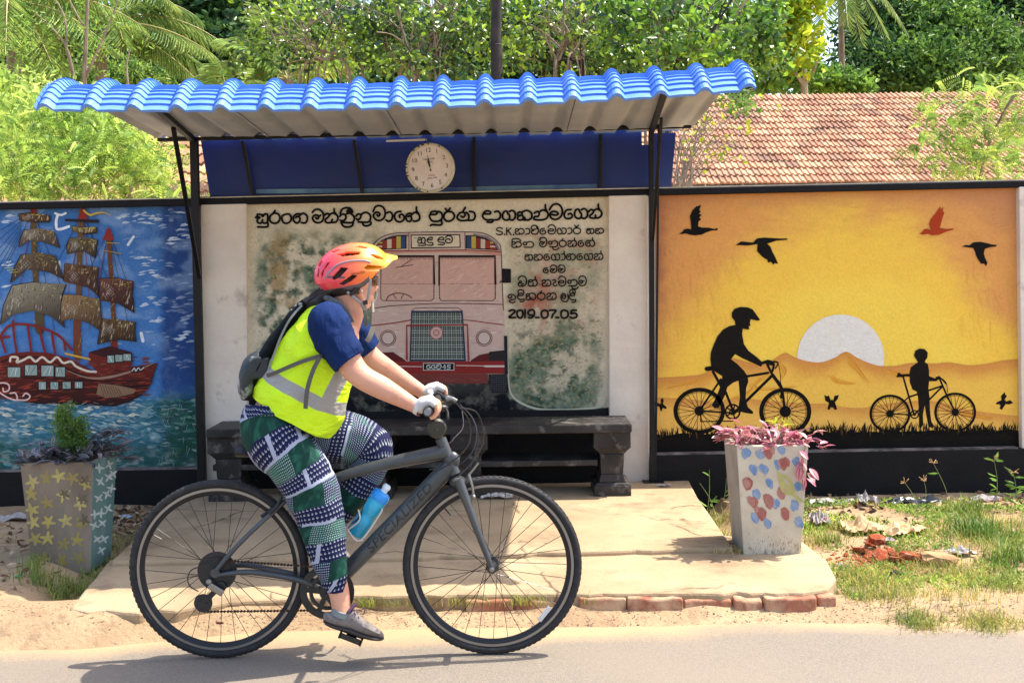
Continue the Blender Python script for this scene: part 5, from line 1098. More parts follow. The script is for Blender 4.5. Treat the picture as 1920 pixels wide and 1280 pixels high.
# centre: a thicket of big-leaved trees seen against the light, one crown per trunk group
lab = ['leafy tree with arching grey stems above the left half of the blue roof', 'big-leaved tree behind the clock, hiding a charred trunk', 'leafy tree with a fan of pale stems right of the charred trunk', 'glossy round-leaved tree above the right end of the blue roof']
cen = [(610, 13.5, 150), (800, 13, 120), (1060, 13.5, 150), (1290, 12.5, 160)]
for i, (cx, Y, wd) in enumerate(cen):
    t = empty('leafy_tree', gp(cx, Y), lab[i], 'tree', 'leafy trees behind the shelter')
    cs = [E(cx+dx*wd, py, Y+rnd.uniform(-.6, .8), 55, 34, .5) for dx in (-.8, -.35, .1, .5, .85) for py in (rnd.uniform(0, 30), rnd.uniform(50, 80), rnd.uniform(95, 125))]
    pos = blobs(cs, (2100, 2300, 2000, 3200)[i], .22, 30, .1)
    pal = [[(.35, .45, .4), (.7, .8, .6), (1.3, 1.3, .9), (2.3, 2.2, .9)], [(.35, .45, .4), (.7, .8, .6), (1.0, 1.0, .7), (1.9, 1.8, .9)], [(.4, .5, .4), (.8, .8, .6), (1.6, 1.5, .8), (2.5, 2.3, .8)], [(.5, .7, .5), (1, 1.2, .8), (1.6, 1.6, .9)]][i]
    L_ = .078 if i != 3 else .095; leafmesh('crown', pos, sampdir(len(pos), -.1), nprg.uniform(.5, 1.3, len(pos))*L_, nprg.uniform(.8, 1.2, len(pos))*L_*.6, cols(len(pos), pal, .3), ML_gloss, t)
    for k in range(15):
        a = Vector(P(cx+rnd.uniform(-.5, .5 if i != 3 else -.2)*wd, 175, Y+rnd.uniform(-.4, .4))); l = rnd.uniform(-1.3, 1.3)*wd*.5; e = Vector(P(cx+l+rnd.uniform(-30, 30), rnd.uniform(-30, 50), Y+rnd.uniform(-.5, .5))); g_ = Vector((a.x-l*.001, a.y, 0)); m_ = a.lerp(e, .5)+Vector((rnd.uniform(-.12, .12), 0, 0))
        w_ = crom([g_, a, m_, e], 6); r0 = rnd.choice([.010, .014, .020, .030]); b = MB(); b.tube(w_, [r0*(1-.7*j/(len(w_)-1)) for j in range(len(w_))], 6)
        for s_ in range(5):
            c = w_[rnd.randrange(8, len(w_)-1)]; d = Vector((rnd.uniform(-.5, .5), rnd.uniform(-.2, .2), rnd.uniform(.1, .5))); b.tube(crom([c, c+d*.5+Vector((0, 0, .05)), c+d], 3), [r0*.35]*3+[r0*.2]*4 if len(crom([c, c, c], 3)) == 7 else r0*.3, 5)
        b.build('stem', M_bark if rnd.random() < .75 else M_barkd, t)
t = empty('charred_trunk', gp(930, 12.2), 'thick blackened bare trunk standing behind the roof right of the clock', 'tree trunk'); b = MB()
q = crom([gp(934, 12.2), tuple(P(932, 160, 12.2)), tuple(P(930, 70, 12.2)), tuple(P(934, -60, 12.2))], 6); b.tube(q, [.062]*10+[.055]*(len(q)-10), 10); b.build('trunk', M_barkd, t)
# yellow-green big-leaved sprays at the sky gap
tree('almond_tree', 'yellow-green large-leaved tree at the left edge of the sky gap', [E(1480, 30, 31, 44, 38, .9), E(1506, 90, 31, 20, 40, .7), E(1455, 70, 31, 40, 40, .9), E(1500, -20, 31, 40, 40, .7)], 1500, .27, .16, ML_yel, [(.9, 1, .8), (.6, .75, .6), (1.1, 1.05, .9), (1, .85, .4)], [gp(1512, 31.5), tuple(P(1508, 160, 31.5)), tuple(P(1500, 60, 31.5))], .13, clump=.45, ncl=14)
# ---------------------------------------------------------------- palms
def frond(base, az, el, L, droop, m, par, nl=46, ll=.75, w_=.035, tone=1.0):
    az, el = R(az), R(el); d = Vector((math.cos(az)*math.cos(el), math.sin(az)*math.cos(el), math.sin(el))); pts = []
    for i in range(15):
        t = i/14; pts.append(Vector(base)+d*L*t+Vector((0, 0, -droop*L*t*t)))
    n = nl*2; ps = np.empty((n, 3)); ds = np.empty((n, 3)); ls = np.empty(n); up = np.empty((n, 3))
    for i in range(nl):
        t = .12+.88*i/(nl-1); k = t*14; j = min(int(k), 13); q = pts[j].lerp(pts[j+1], k-j); tg = (pts[j+1]-pts[j]).normalized(); s_ = tg.cross(Vector((0, 0, 1))).normalized()
        for q_, sg in ((0, 1), (1, -1)):
            dd = (s_*sg+tg*(.35+.6*t)+Vector((0, 0, -.45-.5*rnd.random()))).normalized(); ps[2*i+q_] = q; ds[2*i+q_] = dd; ls[2*i+q_] = ll*math.sin(math.pi*(.12+.8*t))**.6*rnd.uniform(.85, 1.1); up[2*i+q_] = tg
    o = leafmesh('frond', ps, ds, ls, w_, cols(n, [(tone, tone, tone), (tone*1.2, tone*1.15, tone*1.1)], .12), m, None, .15, up)
    b = MB(); b.tube(pts, [.035*(1-.8*i/14)*L/3.5 for i in range(15)], 5); r_ = b.build('rachis', M_rach, None); adopt(o, par); adopt(r_, o); return o
M_rach = mat('palm_rachis', S('#a9a060'), .6)
def palm(name, label, px, py, Y, L, frs, trk=.14, nl=46, ll=.8, tone=1.0, w_=.04):
    c = P(px, py, Y); t = empty(name, (c.x, Y, 0), label, 'palm tree'); b = MB(); q = crom([(c.x+.3, Y, 0), (c.x+.1, Y, c.z*.5), tuple(c)], 6); b.tube(q, [trk*(1.1-.3*i/(len(q)-1)) for i in range(len(q))], 10); b.build('trunk', M_bark, t)
    for (az, el, k, dr) in frs: frond(tuple(c), az, el, L*k, dr, ML_palm, t, nl, ll, w_, tone)
palm('coconut_palm', 'large coconut palm with drooping fronds behind the left end of the shelter', 185, 50, 24, 2.7, [(5, 25, 1, .55), (-25, 5, 1, .35), (20, 45, 1, .6), (200, 10, .95, .5), (175, 35, 1.1, .55), (150, 60, 1, .6), (235, 15, .9, .6), (300, 30, .9, .75), (340, 50, 1, .65), (90, 60, 1, .4), (190, -10, .95, .35), (-8, -5, .8, .5), (265, 40, .8, .8), (215, 45, 1, .6), (30, 5, .8, .4)], ll=.8, nl=40)
palm('coconut_palm', 'palm at the far left with fronds reaching out of the picture', 20, 10, 21, 2.4, [(0, 20, 1, .5), (-30, 0, 1, .4), (30, 40, 1, .5), (180, 20, 1, .5), (-70, 20, .9, .8), (-15, 45, 1, .6), (200, 40, 1, .6), (-50, -15, .9, .4)], ll=.7, nl=40, tone=1.15)
palm('young_palm', 'young palm with upright yellow-green fronds left of the leafy trees', 540, 150, 17.5, 1.5, [(165, 55, .95, .35), (172, 35, 1, .4), (150, 70, 1, .2), (185, 15, .9, .35), (200, 45, .9, .3), (20, 60, .9, .4), (100, 70, 1, .2), (178, 0, .75, .15), (0, 40, .8, .4)], .1, 40, .5, 1.3, .03)
palm('young_palm', 'small palm frond cluster peeping over the blue roof', 425, 172, 15, .8, [(165, 55, .7, .4), (140, 75, .7, .3), (25, 65, .75, .4), (180, 35, .8, .4), (10, 40, .7, .4)], .05, 26, .28, 1.1, .02)
palm('coconut_palm', 'coconut palm high above with fronds hanging into the sky gap', 1575, -50, 36, 2.7, [(200, 10, .6, 1.0), (-20, 0, .7, 1.0), (260, -20, .9, .5), (280, -50, .8, .3), (235, -35, .85, .4), (20, 30, 1, .7), (160, 30, 1, .7), (305, -30, .7, .6)], .1, 34, .6, .9, .04)
# bare branched tree in front of the left palm
t = empty('bare_tree', gp(155, 19), 'slender tree with bare forking grey branches in front of the coconut palm', 'tree'); b = MB()
for pts, r0 in (([(158, 260), (158, 150), (162, 60), (165, -30)], .05), ([(158, 150), (190, 80), (215, 20), (225, -30)], .025), ([(140, 150), (125, 90), (95, 50), (60, 20)], .022), ([(125, 90), (120, 30), (90, -20)], .02), ([(165, 260), (150, 205), (138, 150), (125, 95)], .03), ([(162, 60), (140, 20), (120, -20)], .018), ([(240, 160), (238, 120), (245, 90)], .02), ([(115, 215), (128, 240), (150, 235)], .015)):
    q = crom([tuple(P(x, y, 19)) for x, y in pts], 6); b.tube(q, [r0*(1-.6*i/(len(q)-1)) for i in range(len(q))], 6)
b.tube([gp(158, 19), tuple(P(158, 250, 19))], .055, 7); b.build('trunk', M_bark, t)
pos = blobs([E(100, 60, 19, 130, 60), E(60, 100, 19, 70, 40), E(240, 110, 19.5, 60, 40), E(30, 120, 19, 60, 50)], 700, .5, 20, .1); leafmesh('foliage', pos, sampdir(len(pos)), .11, .035, cols(len(pos), [(1.3, 1.2, 1.1), (1, 1, 1), (1.7, 1.6, 1.3)]), ML_mid, t)
# ---------------------------------------------------------------- bright creeper and feathery shrubs
def feather(name, cs, n, Lr, ll, m, pal, par=None, npair=9, up=.25, clump=.3, ncl=12, shell=.2):
    ps = blobs(cs, n, clump, ncl, shell); d = sampdir(len(ps), up); P_ = []; D = []; Cc = []; U = []
    c0 = cols(len(ps), pal, .2)
    sd = unit(np.cross(d, nprg.normal(size=d.shape)))
    for k in range(npair):
        t = (k+1)/npair
        q = ps+d*Lr*t+np.array([0, 0, -1])*Lr*.35*t*t
        for sg in (1, -1): P_.append(q); D.append(unit(sd*sg+d*.5)); Cc.append(c0); U.append(d)
    P_, D, Cc, U = map(np.concatenate, (P_, D, Cc, U)); return leafmesh(name, P_, D, ll, ll*.38, Cc, m, par, .1, U)
bright = [(1, 1, .9), (1.2, 1.15, 1), (.6, .72, .65), (1.35, 1.3, 1.2), (.38, .5, .42)]
for i, (lab, cs, n) in enumerate((('bright green creeper heap over the wall at the far left', [E(20, 300, 10.2, 90, 70, .35), E(40, 235, 11, 80, 40, .4), E(-60, 260, 11, 80, 90, .4)], 1500), ('tangle of bright feathery greenery beside the left shelter post', [E(190, 300, 10, 110, 66, .35), E(150, 235, 10.8, 70, 36, .35), E(110, 340, 9.6, 90, 26, .25)], 1200), ('low bright creeper between the shelter post and the clay roof', [E(300, 355, 9.8, 70, 18, .3), E(270, 300, 11, 50, 30, .3), E(225, 250, 11.5, 40, 24, .3)], 420))):
    t = empty('creeper', gp((30, 170, 300)[i], 10), lab, 'creeper', 'bright creepers over the left wall'); feather('foliage', cs, n, .16, .035, ML_bri, bright, t, 8)
    b = MB()
    for k in range(26):
        c, r = cs[k % len(cs)]; a = Vector((c[0]+rnd.uniform(-1, 1)*r[0], c[1], 1.2)); e = Vector(c)+Vector([rnd.uniform(-.8, .8)*x for x in r]); b.tube(crom([a, a.lerp(e, .6)+Vector((rnd.uniform(-.1, .1), 0, .1)), e], 4), .004, 4)
    b.build('stem', M_bark, t)
tree('hedge_bush', 'sunlit bush mass rising behind the left creepers', [E(80, 220, 15, 130, 40, .7), E(-20, 190, 15.5, 110, 60, .7), E(200, 215, 15, 60, 14, .5)], 4200, .10, .05, ML_bri, [(.7, .75, .7), (1, 1, .9), (1.2, 1.2, 1)], [gp(80, 15), tuple(P(80, 240, 15))], .06, clump=.35, cat='bush')
tree('hedge_bush', 'sunlit scrub below the palm fronds', [E(250, 155, 26, 70, 24), E(120, 165, 26, 90, 26)], 3500, .16, .07, ML_scrub, [(1, 1, .9), (1.5, 1.4, 1.1), (.7, .8, .7)], [gp(250, 26), tuple(P(250, 170, 26))], .06, clump=.5, cat='bush')
t = empty('feathery_shrub', gp(1840, 9.2), 'feathery light green shrub leaning over the wall at the right', 'shrub')
feather('foliage', [E(1790, 215, 9.2, 62, 24, .2), E(1875, 165, 9.4, 50, 24, .2), E(1800, 275, 9.2, 75, 34, .25), E(1880, 250, 9.4, 50, 60, .25), E(1830, 315, 9, 90, 16, .2)], 380, .17, .032, ML_bri, bright, t, 11, .3, .2, 10)
b = MB(); b.tube(crom([tuple(P(1835, 345, 9.2)), tuple(P(1848, 290, 9.2)), tuple(P(1872, 230, 9.2)), tuple(P(1905, 170, 9.2))], 6), [.009]*19, 6); b.tube([gp(1835, 9.2), tuple(P(1835, 345, 9.2))], .01, 6)
for (a, c) in (((1855, 265), (1790, 215)), ((1845, 300), (1780, 280)), ((1880, 215), (1850, 160)), ((1890, 200), (1935, 150))): b.tube(crom([tuple(P(*a, 9.2)), tuple(P((a[0]+c[0])/2, (a[1]+c[1])/2-6, 9.2)), tuple(P(*c, 9.2))], 4), .004, 5)
b.build('stem', M_bark, t)
# twiggy half-bare shrub under the right end of the roof
t = empty('twiggy_shrub', gp(1290, 9), 'half-bare twiggy shrub leaning out under the right end of the roof', 'shrub'); b = MB(); tips = []
for k in range(34):
    a = Vector(P(rnd.uniform(1262, 1300), 350, 9+rnd.uniform(-.15, .15))); e = Vector(P(rnd.uniform(1290, 1440), rnd.uniform(150, 300), 9+rnd.uniform(-.2, .2))); m_ = a.lerp(e, .5)+Vector((-.07, 0, .05)); q = crom([a, m_, e], 5); r0 = rnd.uniform(.002, .007); b.tube(q, [r0*(1-.7*i/(len(q)-1)) for i in range(len(q))], 5)
    for s_ in range(3): c = q[rnd.randrange(4, len(q))]; d = Vector((rnd.uniform(-.1, .2), rnd.uniform(-.1, .1), rnd.uniform(-.05, .15))); b.tube([c, c+d], .0015, 4); tips.append(c+d)
b.tube([gp(1280, 9), tuple(P(1282, 352, 9))], .02, 6); b.build('stem', M_bark, t)
ps = np.array([tuple(x) for x in tips for _ in range(3) if rnd.random() < .4]); leafmesh('foliage', ps+nprg.normal(0, .02, ps.shape), sampdir(len(ps)), .045, .028, cols(len(ps), [(1, 1, 1)]), ML_yel, t)
tree('leafy_bush', 'green bush hanging behind the right end of the navy sheet', [E(1262, 200, 9.8, 40, 22, .2), E(1380, 190, 11, 34, 16, .2)], 320, .06, .04, ML_mid, [(.8, 1, .8), (1.2, 1.2, .9)], [gp(1250, 9.8), tuple(P(1255, 210, 9.8))], .006, clump=.12, ncl=10, cat='bush')
# ================================================================= BICYCLE
YK = 4.61
def K(px, py, dy=0): return P(px, py, YK+dy)
PXM = FPX/YK                              # photo pixels per metre in the plane of the bicycle
M_frame = mat('grey_frame_paint', S('#45484a'), .36, metal=.4, col2=S('#545658'), scale=6, spec=.5)
M_rub = mat('tyre_rubber', S('#161517'), .75, col2=S('#2c2a2a'), scale=30, bump=.2, bscale=200)
M_rim = mat('dark_rim', S('#1b1b20'), .4, metal=.3); M_alu = mat('brushed_aluminium', S('#8f8c88'), .35, metal=.85)
M_blk = mat('black_component', S('#141416'), .45, col2=S('#242426'), scale=20); M_spk = mat('spoke_steel', S('#3c3a3a'), .35, metal=.8)
M_chain = mat('oily_chain', S('#3a2c28'), .5, metal=.6); M_cable = mat('cable_housing', S('#26262a'), .3)
bike = empty('bicycle', (K(667, 1060).x, YK, 0), 'grey hybrid bicycle ridden past the bus stop by the cyclist in the yellow vest', 'bicycle')
RW = .347
def wheel(cx, far):
    c = Vector((cx, YK, RW+.001)); w_ = empty('wheel', c)
    b = MB(); b.tube([c+Vector((math.cos(a), 0, math.sin(a)))*(RW-.0162) for a in [2*math.pi*i/96 for i in range(96)]], .0162, 12, closed=True, up=(0, 1, 0)); 
    ty = b.build('tyre', M_rub, w_)
    b = MB()
    for k in range(96):                  # shallow tread blocks
        a = 2*math.pi*k/96
        for sg in (-1, 1):
            e = [c+Vector((math.cos(t), 0, math.sin(t)))*(RW-.0003)+Vector((0, y, -0)) for t, y in ((a, sg*.002), (a+.03, sg*.002), (a+.045, sg*.0085), (a+.015, sg*.0085))]
            b.prism(e, -(e[0]-c).normalized()*.004)
    b.build('tread', M_rub, None, smooth=False); o = bpy.context.collection.objects[-1]; o['kind'] = 'stuff'; adopt(o, w_)
    pr = [(.318, -.011), (.318, .011), (.300, .0105), (.288, .004), (.288, -.004), (.300, -.0105), (.318, -.011)]
    b = MB(); b.lathe([(r, h) for r, h in pr], c, (0, 1, 0), 96); b.build('rim', M_rim, w_)
    for sg in (-1, 1):
        b = MB(); b.lathe([(.3155, sg*.0112), (.3055, sg*.0112)], c, (0, 1, 0), 96); b.build('brake_track', M_alu, w_, fix=False)
    b = MB(); b.lathe([(.008, -.055), (.009, -.05), (.024, -.034), (.024, -.03), (.013, -.027), (.013, .027), (.024, .03), (.024, .034), (.009, .05), (.008, .055)], c, (0, 1, 0), 20, caps=True); b.build('hub', M_blk, w_)
    me = None
    for k in range(32):
        a = 2*math.pi*k/32; sd = 1 if k % 2 else -1; cr = (1 if k % 4 < 2 else -1)*1.15
        p0 = Vector((math.cos(a+cr)*.022, sd*.031, math.sin(a+cr)*.022)); p1 = Vector((math.cos(a)*.290, sd*.004, math.sin(a)*.290))
        b = MB(); b.tube([p0, p1], .00125, 5); o = b.build('spoke', M_spk, None); o.location = c; adopt(o, w_)
    b = MB(); a = 2.65 if not far else 2.25
    b.tube([c+Vector((math.cos(a), 0, math.sin(a)))*r for r in (.288, .258, .25)], [.003, .003, .002], 6); b.build('valve', M_blk, w_)
    return w_, c
wr, CR = wheel(K(411, 1067).x, False); wf, CF = wheel(K(923, 1061).x, True); adopt(wr, bike); adopt(wf, bike)
# reflectors
for (c, px, py, rot, col) in ((CF, 1021, 1150, .9, '#cfcac8'), (CR, 412, 1167, 0, '#8a3028')):
    q = K(px, py, -.012); b = MB(); M = Matrix.Rotation(-rot, 3, 'Y'); b.box(-.034, .034, -.004, .004, -.009, .009); b.v = [tuple(q+M @ Vector(v)) for v in b.v]
    if rot == 0: b.v = [tuple(q+(Vector(v)-q)*.45) for v in b.v]
    b.build('reflector', mat('reflector', S(col), .2, spec=.8), wf if c is CF else wr, bev=.002)
fr = MB()
def ft(pts, r, n=14, fb=fr, flat=1.0): q = crom(pts, 5) if len(pts) > 2 else [Vector(x) for x in pts]; rr_ = r if not hasattr(r, '__len__') else [r[0]+(r[-1]-r[0])*i/(len(q)-1) for i in range(len(q))]; fb.tube(q, rr_, n, up=(0, 1, 0), flat=flat)
HT, HB = K(826, 822), K(853, 888); BB = Vector((K(617, 1103).x, YK, K(617, 1103).z)); ST = K(553, 912)
ft([HT, HB], .0215, 18); ft([K(838, 846), K(730, 868), K(640, 892), K(556, 922)], [.030, .013], 14, flat=1.0); fr.tube([K(845, 872), K(735, 985), BB], [(.026, .034), (.026, .034), (.026, .030)], 18, up=(0, 1, 0))
ft([BB, ST], .017); ft([ST, K(545, 888)], .019)
b0 = K(848, 862); fr.ell(b0, (.03, .022, .034))
for s_ in (-1, 1):
    D = Vector((0, s_*.062, 0)); A = CR+D
    ft([A+Vector((.006, 0, .012)), K(440, 1028, s_*.062), K(478, 990, s_*.05), K(528, 945, s_*.03), ST+Vector((0, s_*.012, -.02))], [.0095, .0095], 10)
    ft([A+Vector((.01, 0, -.008)), K(470, 1072 if s_ < 0 else 1060, s_*.058), K(560, 1086 if s_ < 0 else 1080, s_*.045), BB+Vector((-.02, s_*.02, 0))], [.0085, .016], 12)
    fr.lathe([(.018, -.004), (.018, .004)], A, (0, 1, 0), 16, caps=True)
fr.lathe([(.023, -.036), (.023, .036)], BB, (0, 1, 0), 20, caps=True)
fr.build('frame', M_frame, bike)
fk = MB()
fk.ell(K(858, 902), (.032, .045, .022))
for s_ in (-1, 1):
    q = crom([K(859, 898, s_*.048), K(877, 945, s_*.053), K(901, 1010, s_*.056), Vector((CF.x, YK+s_*.056, CF.z))], 6); fk.tube(q, [.021-.0115*i/(len(q)-1) for i in range(len(q))], 12, up=(0, 1, 0), flat=1.0)
    fk.lathe([(.012, -.006), (.012, .006)], Vector((CF.x, YK+s_*.058, CF.z)), (0, 1, 0), 14, caps=True)
fk.build('fork', M_frame, bike)
b = MB(); b.lathe([(.006, -.075), (.009, -.073), (.009, -.064), (.006, -.062)], Vector((CF.x, YK, CF.z)), (0, 1, 0), 14, caps=True); b.build('axle_nut', M_alu, bike)
# brand lettering down the tube, dark on grey
c = bpy.data.curves.new('t', 'FONT'); c.body = 'SPECIALIZED'; c.size = .058; c.align_x = 'CENTER'; c.align_y = 'CENTER'; c.extrude = .0003; c.space_character = 1.0; c.shear = .2
t0 = bpy.data.objects.new('tmp', c); C.objects.link(t0); me = bpy.data.meshes.new_from_object(t0); bpy.data.objects.remove(t0); me.materials.clear(); me.materials.append(mat('faint_lettering', S('#26292c'), .4))
a_, c_ = K(692, 1030), K(808, 908); d = (c_-a_).normalized(); mid = a_.lerp(c_, .5); n_ = Vector((0, -1, 0)); u_ = n_.cross(d).normalized(); u_ = u_ if u_.z > 0 else -u_
wdt = max(v.co.x for v in me.vertices)-min(v.co.x for v in me.vertices); kx = (c_-a_).length/wdt
o = bpy.data.objects.new('lettering', me); C.objects.link(o)
for v in me.vertices:                    # wrapped on the round of the tube
    y = v.co.y*.9; t = y/.034; v.co = (mid+d*(v.co.x*kx)+u_*(.034*math.sin(t)))+Vector((0, -.0262*math.cos(t)-.0030-v.co.z, 0))
adopt(o, bike)
# stem, bar, grips, levers, cables
BX, BZ = K(818, 753).x, K(818, 753).z; BAR = Vector((BX, YK, BZ))
b = MB(); b.tube([K(824, 822), K(818, 796)], .017, 14, up=(0, 1, 0)); b.tube([K(819, 803), BAR], .014, 12, up=(0, 1, 0)); b.tube([BAR-Vector((0, .03, 0)), BAR+Vector((0, .03, 0))], .020, 14, up=(1, 0, 0)); b.build('stem', M_blk, bike)
b = MB(); b.tube([BAR+Vector((-.012*abs(s_)**2, s_*.31, 0)) for s_ in (-1, -.6, -.25, 0, .25, .6, 1)], .0125, 14, up=(1, 0, 0)); b.build('handlebar', M_blk, bike)
for s_ in (-1, 1):
    e = BAR+Vector((-.012, s_*.31, 0)); b = MB(); b.lathe([(.001, -s_*-.006), (.014, -s_*-.006), (.0175, 0), (.0175, -s_*.01), (.016, -s_*.02), (.0165, -s_*.12), (.014, -s_*.125)], e, (0, 1, 0), 20); b.build('grip', M_blk, bike)
    b = MB(); b.lathe([(.0006, s_*.0065), (.0115, s_*.0065)], e, (0, 1, 0), 16); b.lathe([(.0115, s_*.007), (.0145, s_*.005)], e, (0, 1, 0), 18); b.build('end_cap', mat('grey_cap', S('#7c8084'), .3), bike, fix=False) if s_ < 0 else None
    f_ = BAR+Vector((-.005, s_*.16, 0)); b = MB(); b.tube([f_+Vector((0, -s_*.014, 0)), f_+Vector((0, s_*.02, 0))], .020, 12, up=(1, 0, 0)); b.ell(f_+Vector((.032, 0, -.004)), (.028, .02, .014))
    b.tube(crom([f_+Vector((.045, 0, -.002)), f_+Vector((.058, s_*.03, -.016)), f_+Vector((.062, s_*.08, -.03)), f_+Vector((.066, s_*.105, -.028))], 4),   .0050, 8); b.build('brake_lever', M_blk, bike)
b = MB(); q = K(845, 749, -.1); b.tube(crom([K(836, 748, -.13), K(846, 747, -.13), K(856, 752, -.13)], 4), .008, 8); b.build('shifter', M_alu, bike)
for i, pts in enumerate(([(862, 764, -.16), (893, 772, -.1), (906, 806, -.04), (903, 836, 0), (880, 872, .0), (858, 893, -.02)], [(856, 756, -.16), (878, 785, -.1), (882, 815, -.05), (872, 842, -.03), (838, 872, -.03), (805, 880, -.03)], [(862, 758, .16), (885, 782, .1), (894, 812, .05), (886, 846, .02), (864, 870, .01), (846, 878, .03)], [(866, 770, .16), (868, 800, .1), (852, 820, .05), (835, 835, .032), (760, 870, .03)], [(896, 812, -.04), (893, 845, -.03), (884, 872, -.03), (880, 880, -.035)])):
    b = MB(); b.tube(crom([K(*q) for q in pts], 6), .0026, 6); b.build('cable', M_cable, bike)
# round bar-end mirror seen from behind
b = MB(); c0 = K(819, 803, -.225); b.lathe([(.001, -.010), (.030, -.008), (.037, 0), (.036, .006), (.001, .008)], c0, (-.25, 1, .1), 30); b.ell(c0+Vector((.0, -.011, -.004)), (.004, .002, .003)); b.tube([c0+Vector((0, 0, .02)), BAR+Vector((-.008, -.225, -.01))], .006, 8); b.build('mirror', mat('olive_black_plastic', S('#2b2a22'), .5), bike)
# brakes
b = MB(); b.tube([K(897, 867, -.03), K(884, 884, -.035), K(879, 890, -.035)], [.004, .0045, .006], 6); b.tube([K(879, 889, -.04), K(886, 912, -.045), K(888, 932, -.045)], .0055, 8); b.tube([K(890, 926, -.03), K(873, 936, -.03)], .006, 8); b.ell(K(888, 931, -.05), (.009, .009, .009))
b.tube([K(880, 888, .04), K(886, 930, .045)], .005, 6); b.tube([K(880, 890, -.04), K(881, 889, .04)], .0016, 5); b.build('brake', M_alu, bike)
b = MB(); b.tube([K(528, 930, -.04), K(520, 948, -.045), K(505, 962, -.045)], .008, 8); b.tube([K(545, 930, -.03), K(490, 968, -.03)], .007, 8); b.tube([K(536, 935, .04), K(500, 965, .045)], .006, 8); b.tube([K(528, 930, -.04), K(534, 930, .04)], .002, 5); b.build('brake', M_blk, bike)
# drivetrain
b = MB(); c0 = Vector((CR.x, YK-.036, CR.z)); b.lathe([(.001, -.008), (.03, -.008), (.03, 0), (.075, 0), (.076, .004), (.001, .004)], c0, (0, 1, 0), 40)
for k in range(6): b.lathe([(.022+.007*k, -.0065+.002*k-.001), (.022+.007*k, -.0045+.002*k)], c0-Vector((0, .008, 0)), (0, 1, 0), 30, caps=True)
b.build('cassette', M_blk, bike)
cc0 = BB+Vector((0, -.047, 0)); b = MB()
RC = .104
b.lathe([(RC, -.004), (RC, .004)], cc0, (0, 1, 0), 48)
def ringfaces(b, c, r0, r1, y, n=48, a0=0, a1=2*math.pi):
    vs = []
    for i in range(n+1): a = a0+(a1-a0)*i/n; vs += [c+Vector((math.cos(a)*r0, y, math.sin(a)*r0)), c+Vector((math.cos(a)*r1, y, math.sin(a)*r1))]
    b.add(vs, [(2*i, 2*i+2, 2*i+3, 2*i+1) for i in range(n)])
for y in (-.004, .004): ringfaces(b, cc0, .078, RC, y)
b.lathe([(.078, -.004), (.078, .004)], cc0, (0, 1, 0), 48); ringfaces(b, cc0, .055, .070, -.001); ringfaces(b, cc0, .055, .07, .002); b.lathe([(.03, -.006), (.03, .006)], cc0, (0, 1, 0), 24, caps=True)
for k in range(5): a = 2*math.pi*k/5+.5; d = Vector((math.cos(a), 0, math.sin(a))); b.bar(cc0+d*.02, cc0+d*.085, .020, .006, up=(0, 1, 0))
for k in range(4): a = 2*math.pi*k/40
b.build('chainring', M_blk, bike)
PD = K(660, 1190, -.105); PF = Vector((2*BB.x-PD.x, YK+.11, 2*BB.z-PD.z))
for q, s_ in ((PD, -1), (PF, 1)):
    b = MB(); b.bar(BB+Vector((0, s_*.066, 0)), Vector((q.x, YK+s_*.074, q.z)), .026, .014, up=(0, 1, 0)); b.build('crank_arm', M_blk, bike, bev=.004)
    b = MB(); b.tube([Vector((q.x, YK+s_*.07, q.z)), Vector((q.x, YK+s_*.15, q.z))], .007, 8, up=(1, 0, 0)); M = Matrix.Rotation(R(22), 3, 'Y')
    for (x0, x1, y0, y1, z0, z1) in ((-.042, .042, -.04, -.034, -.010, .010), (-.042, .042, .034, .04, -.010, .010), (-.046, -.038, -.04, .04, -.012, .012), (.038, .046, -.04, .04, -.012, .012), (-.02, .02, -.034, .034, -.006, .006)):
        qq = [Vector((x, y, z)) for x in (x0, x1) for y in (y0, y1) for z in (z0, z1)]; b.add([Vector((q.x, YK+s_*.115, q.z))+M @ v for v in qq], [(0, 1, 3, 2), (4, 6, 7, 5), (0, 4, 5, 1), (2, 3, 7, 6), (0, 2, 6, 4), (1, 5, 7, 3)])
    b.build('pedal', M_blk, bike, smooth=False)
dp = K(381, 1130, -.05); gp_ = K(396, 1090, -.05)
b = MB(); b.lathe([(.034, -.004), (.036, 0), (.034, .004)], dp, (0, 1, 0), 22, caps=True)
for k in range(3): a = k*2.1+.4; b.ell(dp+Vector((math.cos(a)*.018, -.006, math.sin(a)*.018)), (.005, .002, .005))
b.bar(dp, gp_+Vector((.03, 0, -.02)), .022, .014, up=(0, 1, 0)); b.lathe([(.022, -.004), (.022, .004)], gp_+Vector((.035, 0, -.02)), (0, 1, 0), 18, caps=True); b.build('derailleur_cage', M_blk, bike)
b = MB(); b.bar(K(392, 1096, -.07), K(418, 1112, -.07), .026, .016, up=(0, 1, 0)); b.lathe([(.011, -.008), (.011, .008)], K(392, 1090, -.072), (0, 1, 0), 16, caps=True); b.build('derailleur', M_alu, bike, bev=.004)
b = MB(); b.tube(crom([K(392, 1060, -.07), K(362, 1066, -.075), K(352, 1082, -.075), K(356, 1098, -.075), K(372, 1108, -.07)], 5), .0025, 6); b.build('cable', M_cable, bike)
def links(a, c, nm):
    b = MB(); d = (c-a); n = int(d.length/.0127); d.normalize()
    for i in range(n):
        q = a+d*(.0127*i); w_ = .0055 if i % 2 else .0035
        for y in (-w_*.6, w_*.6): b.lathe([(.0048, -.0008), (.0048, .0008)], q+Vector((0, y, 0)), (0, 1, 0), 8, caps=True)
        b.bar(q, q+d*.0127, .0022+.002*(i % 2), .006, up=(0, 1, 0))
    b.build(nm, M_chain, bike, smooth=False)['kind'] = 'stuff'
